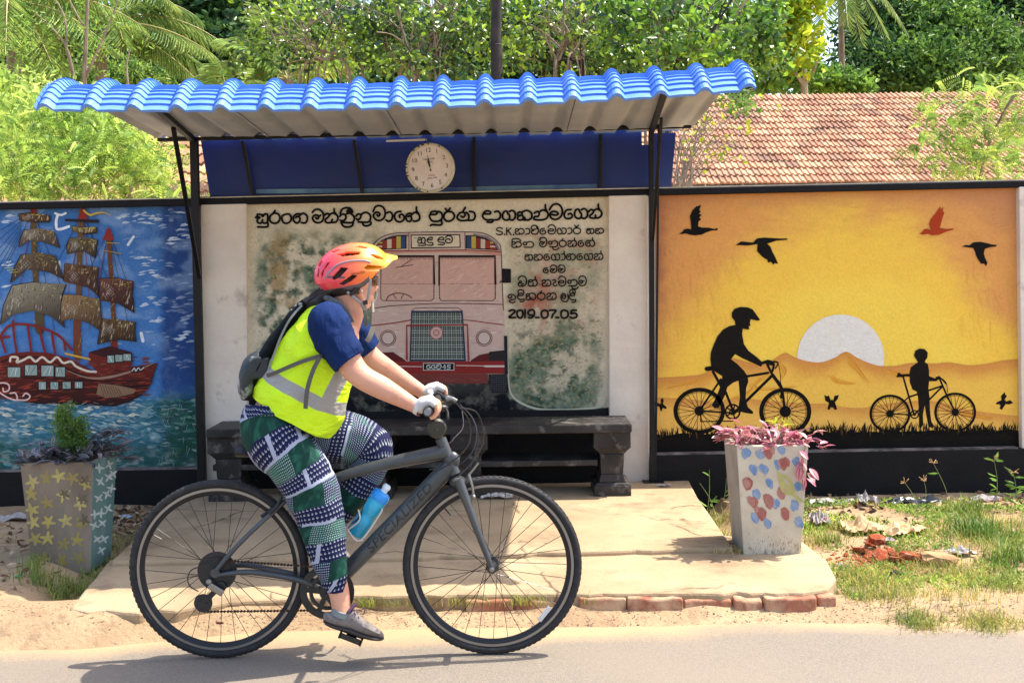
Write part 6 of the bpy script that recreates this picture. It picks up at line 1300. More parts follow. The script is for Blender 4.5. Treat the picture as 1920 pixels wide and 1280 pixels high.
links(K(384, 1146, -.05), K(604, 1129, -.047)+Vector((0, 0, -.03)), 'chain'); links(c0+Vector((.01, -.01, .045)), cc0+Vector((-.02, 0, .096)), 'chain')
# seat
SD = K(503, 846); b = MB(); b.tube([K(545, 890), SD+Vector((.035, 0, -.045))], .0135, 12, up=(0, 1, 0)); b.build('seat_post', M_blk, bike)
b = MB(); q = []
for i in range(13):
    t = i/12; x = -.11+.27*t; w_ = .072*(1-sm(.15, .6, t))+.018; q.append((SD+Vector((x, 0, .012-.02*t)), (w_, .028-.008*t)))
b.tube([a for a, _ in q], [r for _, r in q], 16, up=(0, 1, 0)); b.build('saddle', M_blk, bike)
# bottle cage and bottle
b = MB(); bd = (K(727, 915)-K(668, 1000)).normalized(); bc = K(668, 1001); sd = Vector((0, -1, 0)).cross(bd).normalized()
for s_ in (-1, 1):
    b.tube(crom([K(652, 993, s_*.03), K(676, 1013, s_*.035), K(716, 958, s_*.037)], 5), .003, 7); b.tube(crom([K(652, 993, s_*.03), K(674, 975, s_*.039), K(672, 955, s_*.03)], 5), .003, 7)
b.tube(crom([K(716, 958, -.037), K(716, 950, 0), K(716, 958, .037)], 4), .003, 7); b.tube([K(676, 1013, -.035), K(680, 1013, .0), K(676, 1013, .035)], .003, 7); b.build('bottle_cage', mat('white_wire', S('#cfc9bc'), .4), bike)
M_bot = mat('teal_bottle', S('#1488ac'), .28, spec=.6, col2=S('#2ab0d4'), scale=8); M_lid = mat('blue_lid', S('#1f8fe0'), .3, spec=.6); M_spt = mat('clear_spout', S('#dde6ea'), .2)
bo = empty('water_bottle', K(664, 1002), 'turquoise cycling bottle with a blue lid and clear spout in the frame cage', 'bottle')
base = K(665, 1000, -.001); ax = (K(722, 917)-K(665, 1000)); Lb = ax.length; ax.normalize()
b = MB(); b.lathe([(.001, 0), (.030, 0), (.0345, .006), (.0355, .06), (.034, .075), (.0305, .085), (.0305, .093), (.034, .103), (.0355, .115), (.0355, .160), (.034, .166)], base, ax, 32); b.build('body', M_bot, bo)
b = MB(); b.lathe([(.036, .160), (.0375, .163), (.0375, .180), (.033, .192), (.020, .198), (.001, .199)], base, ax, 32); b.build('lid', M_lid, bo)
b = MB(); b.lathe([(.014, .195), (.0135, .21), (.016, .214), (.016, .224), (.012, .229), (.001, .230)], base, ax, 20); b.build('spout', M_spt, bo)
b = MB(); u_ = ax.cross(Vector((0, 1, 0))).normalized()
for k in range(12):
    t0_, t1_ = k/12, (k+1)/12
    def sp3(t, off): h = .03+.115*t; a = -1.2+1.2*math.sin(t*5)*.35+off; r = .0362 if not .07 < h < .105 else .0338; return base+ax*h+(u_*math.sin(a)*-1+Vector((0, -1, 0))*math.cos(a))*r
    b.add([sp3(t0_, 0), sp3(t1_, 0), sp3(t1_, .22), sp3(t0_, .22)], [(0, 1, 2, 3)])
b.build('stripe', mat('dark_stripe', S('#1c2c34'), .4), bo, fix=False)
# ================================================================= CYCLIST
M_skin = mat('skin', S('#d8a083'), .5, col2=S('#cf9478'), scale=9, third=S('#bd6f58'), tscale=11, tcon=(.52, .78), bump=.16, bscale=110, spec=.4)
M_skin.node_tree.nodes['Principled BSDF'].inputs['Subsurface Weight'].default_value = .12
M_skin.node_tree.nodes['Principled BSDF'].inputs['Subsurface Radius'].default_value = (.012, .005, .003)
M_skin.node_tree.nodes['Principled BSDF'].inputs['Subsurface Scale'].default_value = 1
M_hair = mat('dark_hair', S('#1d1413'), .45, col2=S('#33231d'), scale=30, stretch=(1, 1, 4), bump=.6, bscale=120)
M_vest = mat('fluorescent_vest', S('#c4f21c'), .65, spec=.2, bump=.12, bscale=350, bdist=.002); M_refl = mat('reflective_tape', S('#9b9894'), .35, spec=.5, bump=.1, bscale=300)
bb = M_vest.node_tree.nodes['Principled BSDF']
M_tee = mat('blue_tshirt', S('#0c2049'), .85, col2=S('#132c5c'), scale=5, spec=.15, bump=.2, bscale=250, bdist=.002)
M_grey = mat('grey_webbing', S('#55534c'), .8, bump=.3, bscale=300); M_glove = mat('white_glove', S('#d3d0cc'), .8, col2=S('#b8b4b0'), scale=18, bump=.3, bscale=120)
def kr(px, dy=0): return px/(FPX/(YK+dy))
def ctrl(cs, k=6):                        # (px, py, dy, radius in the picture plane in px, radius along Y in m), interpolated
    v = crom([(c[0], c[1], c[2]) for c in cs], k); r = crom([(c[3], c[4], 0) for c in cs], k)
    return [K(a.x, a.y, a.z) for a in v], [(b.y, kr(b.x, a.z)) for a, b in zip(v, r)]
def limb(b, cs, n=20, k=6, caps=True): q, r = ctrl(cs, k); b.tube(q, r, n, up=(0, 1, 0), caps=caps)
def blend(b, name, m, voxel=.0045, smooth=6, parent=None, fn=None):      # fuses overlapping volumes into one skin
    o = b.build(name, m, None)
    md = o.modifiers.new('r', 'REMESH'); md.mode = 'VOXEL'; md.voxel_size = voxel; md.use_smooth_shade = True
    md = o.modifiers.new('s', 'SMOOTH'); md.iterations = smooth; md.factor = .5
    dg = bpy.context.evaluated_depsgraph_get(); me = bpy.data.meshes.new_from_object(o.evaluated_get(dg)); o.modifiers.clear(); o.data = me
    if fn:
        me.update(); ns = [v.normal.copy() for v in me.vertices]
        for v, q in zip(me.vertices, ns): v.co += q*fn(v.co)
    me.polygons.foreach_set('use_smooth', [True]*len(me.polygons)); me.materials.clear(); me.materials.append(m)
    if parent is not None: adopt(o, parent)
    return o
per = empty('person', K(540, 800), 'cyclist in a fluorescent yellow vest, patterned leggings and orange helmet riding past', 'person')
# ---- body: head, neck, trunk core, arms, hands and legs fused into one surface
HC = K(659, 527, .0); YAW = R(38)
HM = Matrix.Rotation(YAW, 3, 'Z') @ Matrix.Rotation(R(4), 3, 'Y')        # head looks forward (+X) and away from the camera
def hp(x, y, z): return HC+HM @ Vector((x, y, z))                         # x forward, y left, z up
b = MB()
b.ell(hp(-.012, 0, .022), (.098, .078, .092), HM, 24, 16); b.ell(hp(.035, 0, -.035), (.055, .058, .070), HM, 20, 14); b.ell(hp(.062, 0, -.088), (.026, .026, .020), HM)
for s_ in (-1, 1):
    b.ell(hp(.052, s_*.036, -.028), (.030, .024, .026), HM); b.tube([hp(-.005, s_*.062, -.045), hp(.03, s_*.042, -.085), hp(.06, s_*.012, -.095)], .014, 10)
    b.ell(hp(.082, s_*.030, .028), (.014, .026, .010), HM)
    b.ell(hp(-.008, s_*.077, -.012), (.017, .008, .029), HM @ Matrix.Rotation(R(-s_*14), 3, 'Z')); b.ell(hp(-.004, s_*.075, -.034), (.010, .008, .012), HM)
b.tube([hp(.088, 0, .015), hp(.104, 0, -.012), hp(.112, 0, -.026)], [.009, .011, .012], 10)
for s_ in (-1, 1): b.ell(hp(.100, s_*.012, -.030), (.010, .009, .008), HM)
b.ell(hp(.090, 0, -.056), (.010, .022, .0065), HM); b.ell(hp(.088, 0, -.068), (.010, .019, .0065), HM); b.ell(hp(.07, 0, -.060), (.02, .032, .028), HM)
b.tube([hp(-.02, 0, -.03), K(660, 580, .0), K(645, 612, .005)], [.055, .052, .062], 18)
limb(b, [(648, 600, 0, 28, .07), (632, 625, 0, 46, .13), (600, 675, 0, 58, .15), (560, 735, 0, 60, .15), (530, 785, 0, 58, .16)], 24)
NA = [(618, 612, -.15, 30, .055), (640, 650, -.165, 26, .052), (662, 690, -.18, 24.5, .047), (684, 710, -.19, 22.5, .043), (718, 728, -.205, 21.5, .040), (755, 748, -.225, 16.5, .032), (784, 764, -.238, 12.5, .027)]
limb(b, NA, 22)
FA = [(650, 612, .15, 26, .055), (672, 645, .17, 24, .05), (696, 672, .185, 22, .045), (728, 694, .20, 19, .038), (765, 718, .225, 15, .031), (797, 738, .24, 11.5, .026)]
limb(b, FA, 20)
def hand(b, s_, gl=None):
    # hand over the grip: bar axis along Y, fingers curl in front of and under the bar
    g = BAR+Vector((-.012, s_*.25, 0)); w_ = K(784, 764, -.238) if s_ < 0 else K(797, 738, .24)
    kn = g+Vector((.012, 0, .038))
    if gl is None:
        b.tube([w_, w_.lerp(kn, .5)+Vector((0, 0, .004)), kn], [(.026, .020), (.036, .021), (.037, .014)], 16, up=(0, 1, 0))
    else: gl.tube([w_+(w_-kn)*.06, w_.lerp(kn, .45)+Vector((0, 0, .004)), kn+Vector((0, 0, 0))], [(.031, .0265), (.041, .0255), (.042, .0175)], 18, up=(0, 1, 0))
    for i, (dy, L) in enumerate(((.031, .9), (.0105, 1.0), (-.0105, 1.04), (-.032, .95))):   # outer (little) to inner (index) finger
        y = s_*dy; k = L; dl = (.004 if i == 3 else 0)
        p0 = kn+Vector((-.006, y, -.004)); p1 = g+Vector((.030*k+dl, y*1.05, .026*k)); p2 = g+Vector((.034*k+dl, y*1.05, -.002)); p3 = g+Vector((.020*k, y*1.05, -.024*k)); p4 = g+Vector((.006, y, -.027))
        if gl is None: b.tube(crom([p0, p1, p2, p3, p4], 4), [.0100]*5+[.0092]*4+[.0086]*4+[.0076]*4, 10, up=(0, 1, 0))
        else: gl.tube([p0, p1+(p2-p1)*.15], [.0132, .0122], 12, up=(0, 1, 0))
    # thumb leaves the inner side of the palm and closes under the bar
    t = [w_.lerp(kn, .35)+Vector((0, -s_*.030, -.006)), g+Vector((-.024, -s_*.050, .008)), g+Vector((-.014, -s_*.054, -.018)), g+Vector((.010, -s_*.052, -.028))]
    if gl is None: b.tube(crom(t, 4), [.0125]*5+[.0112]*4+[.0095]*4, 10, up=(0, 1, 0))
    else: gl.tube(crom(t[:2]+[t[1].lerp(t[2], .5)], 3), .0142, 10, up=(0, 1, 0))
hand(b, -1); hand(b, 1)
limb(b, [(628, 1085, -.10, 22, .035), (636, 1112, -.10, 19.5, .034), (640, 1140, -.105, 18, .034), (645, 1160, -.11, 19, .036)], 18)
limb(b, [(615, 985, .10, 22, .038), (597, 1012, .10, 18, .034), (585, 1024, .105, 18, .036)], 14)
limb(b, [(530, 785, -.05, 46, .10), (548, 858, -.09, 42, .085), (595, 945, -.09, 36, .065), (617, 1040, -.10, 25, .045), (630, 1095, -.10, 17, .032)], 18)
limb(b, [(540, 790, .05, 46, .10), (620, 815, .09, 40, .08), (690, 836, .105, 32, .065), (668, 905, .10, 25, .055), (625, 975, .10, 18, .038), (600, 1005, .10, 16, .03)], 18)
body = blend(b, 'body', M_skin, .0038, 5, per)
# gloves
gl = MB(); hand(None, -1, gl); g1 = blend(gl, 'glove', M_glove, .0035, 3, per); gl = MB(); hand(None, 1, gl); g2 = blend(gl, 'glove', M_glove, .0035, 3, per)
b = MB(); w_ = K(784, 764, -.238); d = (K(760, 750, -.228)-w_).normalized(); b.tube([w_+d*.006, w_+d*-.010], [(.034, .0275), (.034, .0275)], 18, up=(0, 1, 0)); b.build('cuff', M_glove, g1)
b = MB(); q = K(785, 778, -.262); b.box(q.x-.007, q.x+.004, q.y-.006, q.y+.012, q.z-.004, q.z+.005); b.build('bracelet', mat('red_bead', S('#5c2018'), .4), per, bev=.001)
# ---- lofted cloth with folds and UVs in metres
def cloth(name, parts_, m, par, n=56, fold=None, k=8, caps=True, thick=0, flip=False):
    V = []; F = []; UV = []; off = 0
    for pi, cs in enumerate(parts_):
        q, r = ctrl(cs, k); kk = len(q); L = 0; nrm = Vector((0, 1, 0)); rows = []
        for i, p_ in enumerate(q):
            t = (q[min(i+1, kk-1)]-q[max(i-1, 0)]).normalized(); nrm = (nrm-t*nrm.dot(t)).normalized(); bn = t.cross(nrm)
            if i: L += (q[i]-q[i-1]).length
            ra, rb = r[i]; row = []
            for j in range(n+1):
                a = 2*math.pi*j/n; dr = nrm*math.cos(a)*ra+bn*math.sin(a)*rb; pos = p_+dr
                if fold: pos = pos+dr.normalized()*fold(pos, L, a if j < n else 0, pi)
                row.append(pos); UV.append((L+pi*3.7, j/n*2*math.pi*(ra+rb)*.5))
            rows += row
        V += rows
        for i in range(kk-1):
            for j in range(n): F.append((off+i*(n+1)+j, off+(i+1)*(n+1)+j, off+(i+1)*(n+1)+j+1, off+i*(n+1)+j+1))
        if caps: F.append(tuple(off+j for j in range(n))); F.append(tuple(off+(kk-1)*(n+1)+j for j in range(n))[::-1])
        off += kk*(n+1)
    me = bpy.data.meshes.new(name); me.from_pydata([tuple(v) for v in V], [], F); uv = me.uv_layers.new(name='UVMap'); vi = np.zeros(len(me.loops), np.int32); me.loops.foreach_get('vertex_index', vi)
    uv.data.foreach_set('uv', np.array(UV, np.float32)[vi].reshape(-1)); me.polygons.foreach_set('use_smooth', [True]*len(me.polygons))
    for x in (m if isinstance(m, list) else [m]): me.materials.append(x)
    o = bpy.data.objects.new(name, me); C.objects.link(o); adopt(o, par); return o
# leggings: patchwork print
m, n, bs_ = mk('leggings_print'); L = n.links
uvn = N(n, 'UVMap'); nz = N(n, 'TexNoise'); nz.inputs['Scale'].default_value = 9; L.new(uvn.outputs[0], nz.inputs[0])
wr_ = N(n, 'VectorMath', operation='SCALE'); wr_.inputs['Scale'].default_value = .025; L.new(nz.outputs['Color'], wr_.inputs[0]); av = N(n, 'VectorMath', operation='ADD'); L.new(uvn.outputs[0], av.inputs[0]); L.new(wr_.outputs[0], av.inputs[1])
sxx = N(n, 'SeparateXYZ'); L.new(av.outputs[0], sxx.inputs[0])
def M_(op, a, c=None, d=None):
    x = N(n, 'Math', operation=op)
    for i, v in enumerate((a, c, d)):
        if v is None: continue
        if isinstance(v, (int, float)): x.inputs[i].default_value = v
        else: L.new(v, x.inputs[i])
    return x.outputs[0]
u, v = sxx.outputs[0], sxx.outputs[1]
bu = M_('DIVIDE', u, .072); iu = M_('FLOOR', bu); fu = M_('FRACT', bu)
vs_ = M_('ADD', M_('DIVIDE', v, .13), M_('MULTIPLY', iu, .37)); iv = M_('FLOOR', vs_); fv = M_('FRACT', vs_)
cmb = N(n, 'CombineXYZ'); L.new(iu, cmb.inputs[0]); L.new(iv, cmb.inputs[1]); wn = N(n, 'TexWhiteNoise', noise_dimensions='3D'); L.new(cmb.outputs[0], wn.inputs[0]); rn = wn.outputs['Value']
par2 = M_('MODULO', M_('ADD', M_('ABSOLUTE', iu), 0), 2)
cr = N(n, 'ValToRGB'); cr.color_ramp.interpolation = 'CONSTANT'
for i, (p_, c) in enumerate(((0, '#15183f'), (.42, '#0f3830'), (.62, '#171a45'), (.8, '#154a40'), (.93, '#1a2a3c'))):
    e = cr.color_ramp.elements[i] if i < 2 else cr.color_ramp.elements.new(p_); e.position = p_; e.color = S(c)
sel = M_('FRACT', M_('ADD', M_('MULTIPLY', rn, .35), M_('MULTIPLY', par2, .5))); L.new(sel, cr.inputs[0])
# dots: small square lattice in green bands, paisley drops in navy ones
def lattice(s_, rad, st=1.0, off=0):
    a = M_('FRACT', M_('MULTIPLY', u, s_)); c = M_('FRACT', M_('ADD', M_('MULTIPLY', v, s_*st), M_('MULTIPLY', M_('FLOOR', M_('MULTIPLY', u, s_)), off)))
    dx = M_('SUBTRACT', a, .5); dy = M_('SUBTRACT', c, .5); return M_('LESS_THAN', M_('ADD', M_('MULTIPLY', dx, dx), M_('MULTIPLY', dy, dy)), rad), dx, dy
sm_d, _, _ = lattice(120, .075); bg_d, dx, dy = lattice(56, .08, 1.2, .5)
dx2 = M_('ADD', dx, .14); dy2 = M_('ADD', dy, .10); cut = M_('LESS_THAN', M_('ADD', M_('MULTIPLY', dx2, dx2), M_('MULTIPLY', dy2, dy2)), .045); drop = M_('MULTIPLY', bg_d, M_('SUBTRACT', 1, cut))
isg = M_('GREATER_THAN', sel, .42); dots = M_('ADD', M_('MULTIPLY', isg, M_('MULTIPLY', sm_d, M_('GREATER_THAN', rn, .35))), M_('MULTIPLY', M_('SUBTRACT', 1, isg), drop))
strip = M_('MULTIPLY', M_('MULTIPLY', M_('GREATER_THAN', fu, .86), M_('SUBTRACT', 1, isg)), M_('GREATER_THAN', rn, .5)); strip2 = M_('MULTIPLY', M_('MULTIPLY', M_('LESS_THAN', fv, .14), M_('SUBTRACT', 1, isg)), M_('GREATER_THAN', rn, .62))
wht = M_('MINIMUM', M_('ADD', strip, strip2), 1)
mx1 = N(n, 'Mix', data_type='RGBA'); L.new(M_('MULTIPLY', dots, .65), mx1.inputs[0]); L.new(cr.outputs[0], mx1.inputs[6]); mx1.inputs[7].default_value = S('#c3ccd0')
mx2 = N(n, 'Mix', data_type='RGBA'); L.new(wht, mx2.inputs[0]); L.new(mx1.outputs[2], mx2.inputs[6]); mx2.inputs[7].default_value = S('#9fa4b8')
nz2 = N(n, 'TexNoise'); nz2.inputs['Scale'].default_value = 28; nz2.inputs['Detail'].default_value = 5; L.new(uvn.outputs[0], nz2.inputs[0]); mr2 = N(n, 'MapRange'); mr2.inputs[1].default_value = .5; mr2.inputs[2].default_value = .66; mr2.inputs[4].default_value = .55; L.new(nz2.outputs[0], mr2.inputs[0])
mg = M_('MULTIPLY', mr2.outputs[0], isg)
mx3 = N(n, 'Mix', data_type='RGBA'); L.new(mg, mx3.inputs[0]); L.new(mx2.outputs[2], mx3.inputs[6]); mx3.inputs[7].default_value = S('#2f6a56')
L.new(mx3.outputs[2], bs_.inputs['Base Color']); bs_.inputs['Roughness'].default_value = .8; bs_.inputs['Specular IOR Level'].default_value = .2
M_leg = m
def lf(p_, l, a, pi): return .004*noise.noise(Vector((math.cos(a)*1.6, math.sin(a)*1.6, l*16+pi*9)))+.0045*noise.noise(Vector((p_.x*9, p_.y*5, p_.z*30)))*sm(.15, .35, l)
NL = [(513, 762, -.04, 50, .13), (511, 792, -.05, 60, .15), (520, 824, -.08, 60, .13), (548, 858, -.09, 55, .115), (577, 903, -.09, 52, .10), (595, 947, -.09, 49, .088), (606, 995, -.095, 41, .075), (616, 1042, -.10, 34, .064), (625, 1078, -.10, 28, .056), (631, 1101, -.10, 20, .043), (632, 1107, -.10, 17, .038)]
FL = [(540, 790, .04, 60, .13), (590, 806, .08, 54, .12), (648, 820, .10, 50, .10), (684, 830, .105, 44, .09), (698, 846, .105, 39, .085), (692, 872, .105, 37, .08), (668, 912, .10, 33, .07), (640, 952, .10, 29, .06), (615, 990, .10, 24, .05), (607, 1002, .10, 20, .045)]
leg = cloth('leggings', [NL, FL], M_leg, per, 64, lf, 10)
# vest
def vf(p_, l, a, pi):
    rg = 1-abs(noise.noise(Vector((p_.x*5+p_.z*5, p_.y*3, (p_.z-p_.x)*13+4))))*2.2
    return .010*noise.noise(Vector((math.cos(a)*1.3, math.sin(a)*1.3, l*7)))+.007*max(0, rg)**2+.006*noise.noise(Vector((p_.x*7+p_.z*7, p_.y*4, (p_.z-p_.x)*20)))+.003*noise.noise(p_*26)
VS = [(624, 582, 0, 28, .085), (617, 598, 0, 42, .14), (608, 622, 0, 54, .175), (599, 650, 0, 67, .188), (589, 682, 0, 74, .188), (577, 712, 0, 79, .184), (564, 740, 0, 82, .182), (555, 762, 0, 81, .184), (549, 775, 0, 78, .184)]
vest = cloth('vest', [VS], [M_vest, M_refl], per, 96, vf, 12, caps=False)
def pix(v):
    q = v-cam.location; q = CM.transposed() @ q; return 960+FPX*q.x/-q.z, 640-SHIFT-FPX*q.y/-q.z
vm = vest.data; MWv = vest.matrix_basis; po = Vector(per.location)
# hem hangs in a slanted line towards the front corner
for v in vm.vertices:
    q = v.co+Vector((vest.matrix_local.translation))+po; px, py = pix(q)
    t = sm(735, 782, py)
    if t > 0: v.co += Vector((.10*0, 0, -.022*t*sm(535, 620, px)+.03*t*sm(520, 470, px)))
md = vest.modifiers.new('t', 'SOLIDIFY'); md.thickness = .003
m, n, bs_ = mk('vest_fabric'); L = n.links; tc = N(n, 'TexCoord'); sx2 = N(n, 'SeparateXYZ'); L.new(tc.outputs['Object'], sx2.inputs[0])
def MM(op, a, c=None, d=None, cl=False):
    x = N(n, 'Math', operation=op); x.use_clamp = cl
    for i, v_ in enumerate((a, c, d)):
        if v_ is None: continue
        if isinstance(v_, (int, float)): x.inputs[i].default_value = v_
        else: L.new(v_, x.inputs[i])
    return x.outputs[0]
X_, Z_ = sx2.outputs[0], sx2.outputs[2]
def seg_(a, c):
    A_, B_ = K(*a, -.15), K(*c, -.15); dx, dz = B_.x-A_.x, B_.z-A_.z; l2 = dx*dx+dz*dz
    px_, pz_ = MM('SUBTRACT', X_, A_.x), MM('SUBTRACT', Z_, A_.z); t = MM('DIVIDE', MM('ADD', MM('MULTIPLY', px_, dx), MM('MULTIPLY', pz_, dz)), l2, cl=True)
    ex, ez = MM('SUBTRACT', px_, MM('MULTIPLY', t, dx)), MM('SUBTRACT', pz_, MM('MULTIPLY', t, dz)); return MM('SQRT', MM('ADD', MM('MULTIPLY', ex, ex), MM('MULTIPLY', ez, ez)))
ds_ = [seg_((488, 697), (556, 730)), seg_((556, 730), (600, 757)), seg_((600, 757), (660, 784)), seg_((672, 676), (636, 708)), seg_((636, 708), (612, 757))]
dm = ds_[0]
for q in ds_[1:]: dm = MM('MINIMUM', dm, q)
tape = MM('LESS_THAN', dm, .0245); hem = MM('MULTIPLY', MM('LESS_THAN', dm, .0262), .35)
mxv = N(n, 'Mix', data_type='RGBA'); L.new(MM('MAXIMUM', tape, hem), mxv.inputs[0]); mxv.inputs[6].default_value = S('#ccf024'); mxv.inputs[7].default_value = S('#9b9894'); L.new(mxv.outputs[2], bs_.inputs['Base Color'])
bs_.inputs['Roughness'].default_value = .6; bs_.inputs['Specular IOR Level'].default_value = .2
wv = N(n, 'TexNoise'); wv.inputs['Scale'].default_value = 16; wv.inputs['Detail'].default_value = 4; wv.inputs['Distortion'].default_value = 1.2; mp = N(n, 'Mapping'); mp.inputs['Scale'].default_value = (1, .4, 1.6); mp.inputs['Rotation'].default_value = (0, .7, 0); L.new(tc.outputs['Object'], mp.inputs[0]); L.new(mp.outputs[0], wv.inputs[0])
bp = N(n, 'Bump'); bp.inputs['Strength'].default_value = .7; bp.inputs['Distance'].default_value = .018; L.new(wv.outputs[0], bp.inputs['Height']); L.new(bp.outputs[0], bs_.inputs['Normal'])
vest.data.materials.clear(); vest.data.materials.append(m)
# t-shirt: shoulders, sleeves and the tail under the vest
def tf(p_, l, a, pi): return .006*max(0, 1-abs(noise.noise(Vector((p_.x*14, p_.y*10, p_.z*14+3))))*3)+.007*noise.noise(Vector((math.cos(a)*1.5, math.sin(a)*1.5, l*9+pi*5)))+.006*noise.noise(Vector(((p_.x+p_.z)*24, p_.y*6, (p_.z-p_.x)*6)))
NS = [(614, 584, -.11, 26, .05), (616, 604, -.145, 38, .075), (624, 630, -.16, 40, .078), (638, 653, -.175, 36, .074), (656, 677, -.182, 33, .070)]
FS = [(640, 590, .10, 28, .06), (650, 606, .135, 32, .07), (668, 630, .16, 31, .07), (690, 655, .178, 27, .062)]
n_ = M_tee.node_tree; b_ = n_.nodes['Principled BSDF']; q_ = N(n_, 'TexNoise'); q_.inputs['Scale'].default_value = 14; q_.inputs['Detail'].default_value = 5; q_.inputs['Distortion'].default_value = 1.5
tq = N(n_, 'TexCoord'); mq = N(n_, 'Mapping'); mq.inputs['Scale'].default_value = (2.2, .6, 1); mq.inputs['Rotation'].default_value = (0, -.8, 0); n_.links.new(tq.outputs['Object'], mq.inputs[0]); n_.links.new(mq.outputs[0], q_.inputs[0])
bq = N(n_, 'Bump'); bq.inputs['Strength'].default_value = .6; bq.inputs['Distance'].default_value = .016; n_.links.new(q_.outputs[0], bq.inputs['Height']); n_.links.new(bq.outputs[0], b_.inputs['Normal'])
tee = cloth('t_shirt', [NS, FS, [(640, 585, 0, 26, .10), (628, 606, 0, 44, .15), (615, 640, 0, 50, .165), (560, 735, 0, 60, .165), (545, 770, 0, 60, .165)]], M_tee, per, 56, tf, 8)
b = MB(); q = crom([K(617, 560, -.07), K(632, 566, -.085), K(648, 582, -.08), K(659, 602, -.05), K(664, 610, 0)], 6); b.tube(q, [(.003, .010)]*len(q), 10, up=(0, 1, 0)); q2 = [Vector((v.x, 2*YK-v.y, v.z)) for v in q]; b.tube(q2, [(.006, .014)]*len(q2), 10, up=(0, 1, 0)); b.tube(crom([q[0], K(606, 556, 0), q2[0]], 5), .012, 10); b.build('collar', mat('grey_collar', S('#5c5e62'), .8, bump=.2, bscale=200), tee)
# vest front edge on the far side of the neck
# ---- hair
hb = MB()
hb.ell(hp(-.034, 0, .012), (.082, .0815, .080), HM, 20, 14)
for k in range(26):
    r_ = random.Random(k); a0 = K(632+r_.uniform(-10, 12), 545+r_.uniform(-8, 8), r_.uniform(-.045, .05)); a1 = K(600+r_.uniform(-8, 8), 556+r_.uniform(-8, 10), r_.uniform(-.05, .06)); a2 = K(566+r_.uniform(-8, 16), 578+r_.uniform(-14, 14), r_.uniform(-.04, .06)); a3 = K(556+r_.uniform(-4, 24), 592+r_.uniform(-12, 10), r_.uniform(-.03, .05))
    q = crom([a0, a1, a2, a3], 5); hb.tube(q, [.014-.012*abs(i/(len(q)-1)-.35)*1.3 for i in range(len(q))], 7)
for k in range(8): r_ = random.Random(50+k); hb.tube(crom([hp(-.02, -.068, .0), hp(-.03+.01*k/4, -.080, -.03), hp(-.045, -.07, -.055)], 4), .006, 6)
hb.build('hair', M_hair, per)
b = MB(); b.ell(hp(-.003, -.0865, -.036), (.004, .004, .004), None); b.build('ear_stud', mat('pearl', S('#f0ece4'), .2), per)
# ---- sunglasses
M_lens = mat('brown_lens', S('#2a0f10'), .08, spec=.9, coat=.5); sg = MB()
gls = empty('sunglasses', hp(.09, 0, .02)); adopt(gls, per); gls['label'] = 'dark wraparound sunglasses with red-brown lenses'
for s_ in (-1, 1):
    b = MB(); pts = []
    for i in range(9):
        t = i/8; a = (-.12+1.0*t)
        for j in range(5): z = .022-.036*j/4*(1-.25*abs(t-.5)); pts.append(hp(.098-.052*(a**2)*.9+.004, s_*(.008+.058*t), z))
    b.add(pts, [(i*5+j, (i+1)*5+j, (i+1)*5+j+1, i*5+j+1) for i in range(8) for j in range(4)]); o = b.build('lens', M_lens, gls, fix=False); md = o.modifiers.new('t', 'SOLIDIFY'); md.thickness = .002
    b = MB(); b.bar(hp(.060, s_*.071, .018), hp(-.012, s_*.084, .006), .003, .009); b.build('temple', M_blk, gls, smooth=False)
# ---- helmet
HY = R(14); HCn = K(664, 510, 0); HH = Matrix.Rotation(HY, 3, 'Z') @ Matrix.Rotation(R(-11), 3, 'Y')
M_hel, n, bs_ = mk('helmet_fade'); L = n.links
at = N(n, 'Attribute', attribute_name='Col'); L.new(at.outputs['Color'], bs_.inputs['Base Color']); bs_.inputs['Roughness'].default_value = .3; bs_.inputs['Coat Weight'].default_value = .4
M_foam = mat('grey_foam', S('#6c6669'), .6, col2=S('#55504f'), scale=20)
hel = empty('helmet', HCn); adopt(hel, per); hel['label'] = 'coral to yellow fading helmet with dark vents'
AX, BY, CZ = .150, .112, .112
def hcol(a):
    t = (a+.15)/.30; return lerp(lerp(S('#ef4058'), S('#f4683a'), sm(.1, .5, t)), lerp(S('#f78a2c'), S('#fbb522'), sm(.7, 1.0, t)), sm(.42, .72, t))
def toH(px, py): return ((px-664)/PXM/math.cos(HY), -(py-510)/PXM)
def rotH(a, z): c, s_ = math.cos(R(-11)), math.sin(R(-11)); return (c*a-s_*z, s_*a+c*z)          # undo the tilt
vent_px = [[(619, 520), (635, 500), (648, 502), (634, 518), (622, 525)], [(630, 532), (654, 515), (664, 516), (654, 527), (640, 535)], [(675, 503), (682, 497), (710, 500), (706, 507), (682, 507)],
           [(628, 477), (650, 472), (672, 473), (668, 478), (640, 481)], [(688, 478), (694, 477), (712, 484), (716, 489), (700, 485)], [(601, 512), (612, 491), (619, 490), (608, 504), (603, 522)], [(596, 497), (604, 487), (606, 489), (600, 500)], [(595, 516), (598, 501), (600, 502), (598, 520)], [(661, 463), (671, 461), (686, 464), (683, 467)], [(620, 472), (634, 467), (638, 468), (624, 474)]]
vents = [[rotH(*toH(*q)) for q in poly] for poly in vent_px]
def inpoly(x, y, q):
    r_ = False; j = len(q)-1
    for i in range(len(q)):
        if (q[i][1] > y) != (q[j][1] > y) and x < (q[j][0]-q[i][0])*(y-q[i][1])/(q[j][1]-q[i][1])+q[i][0]: r_ = not r_
        j = i
    return r_
b = MB(); NU, NV = 288, 108; gridp = []
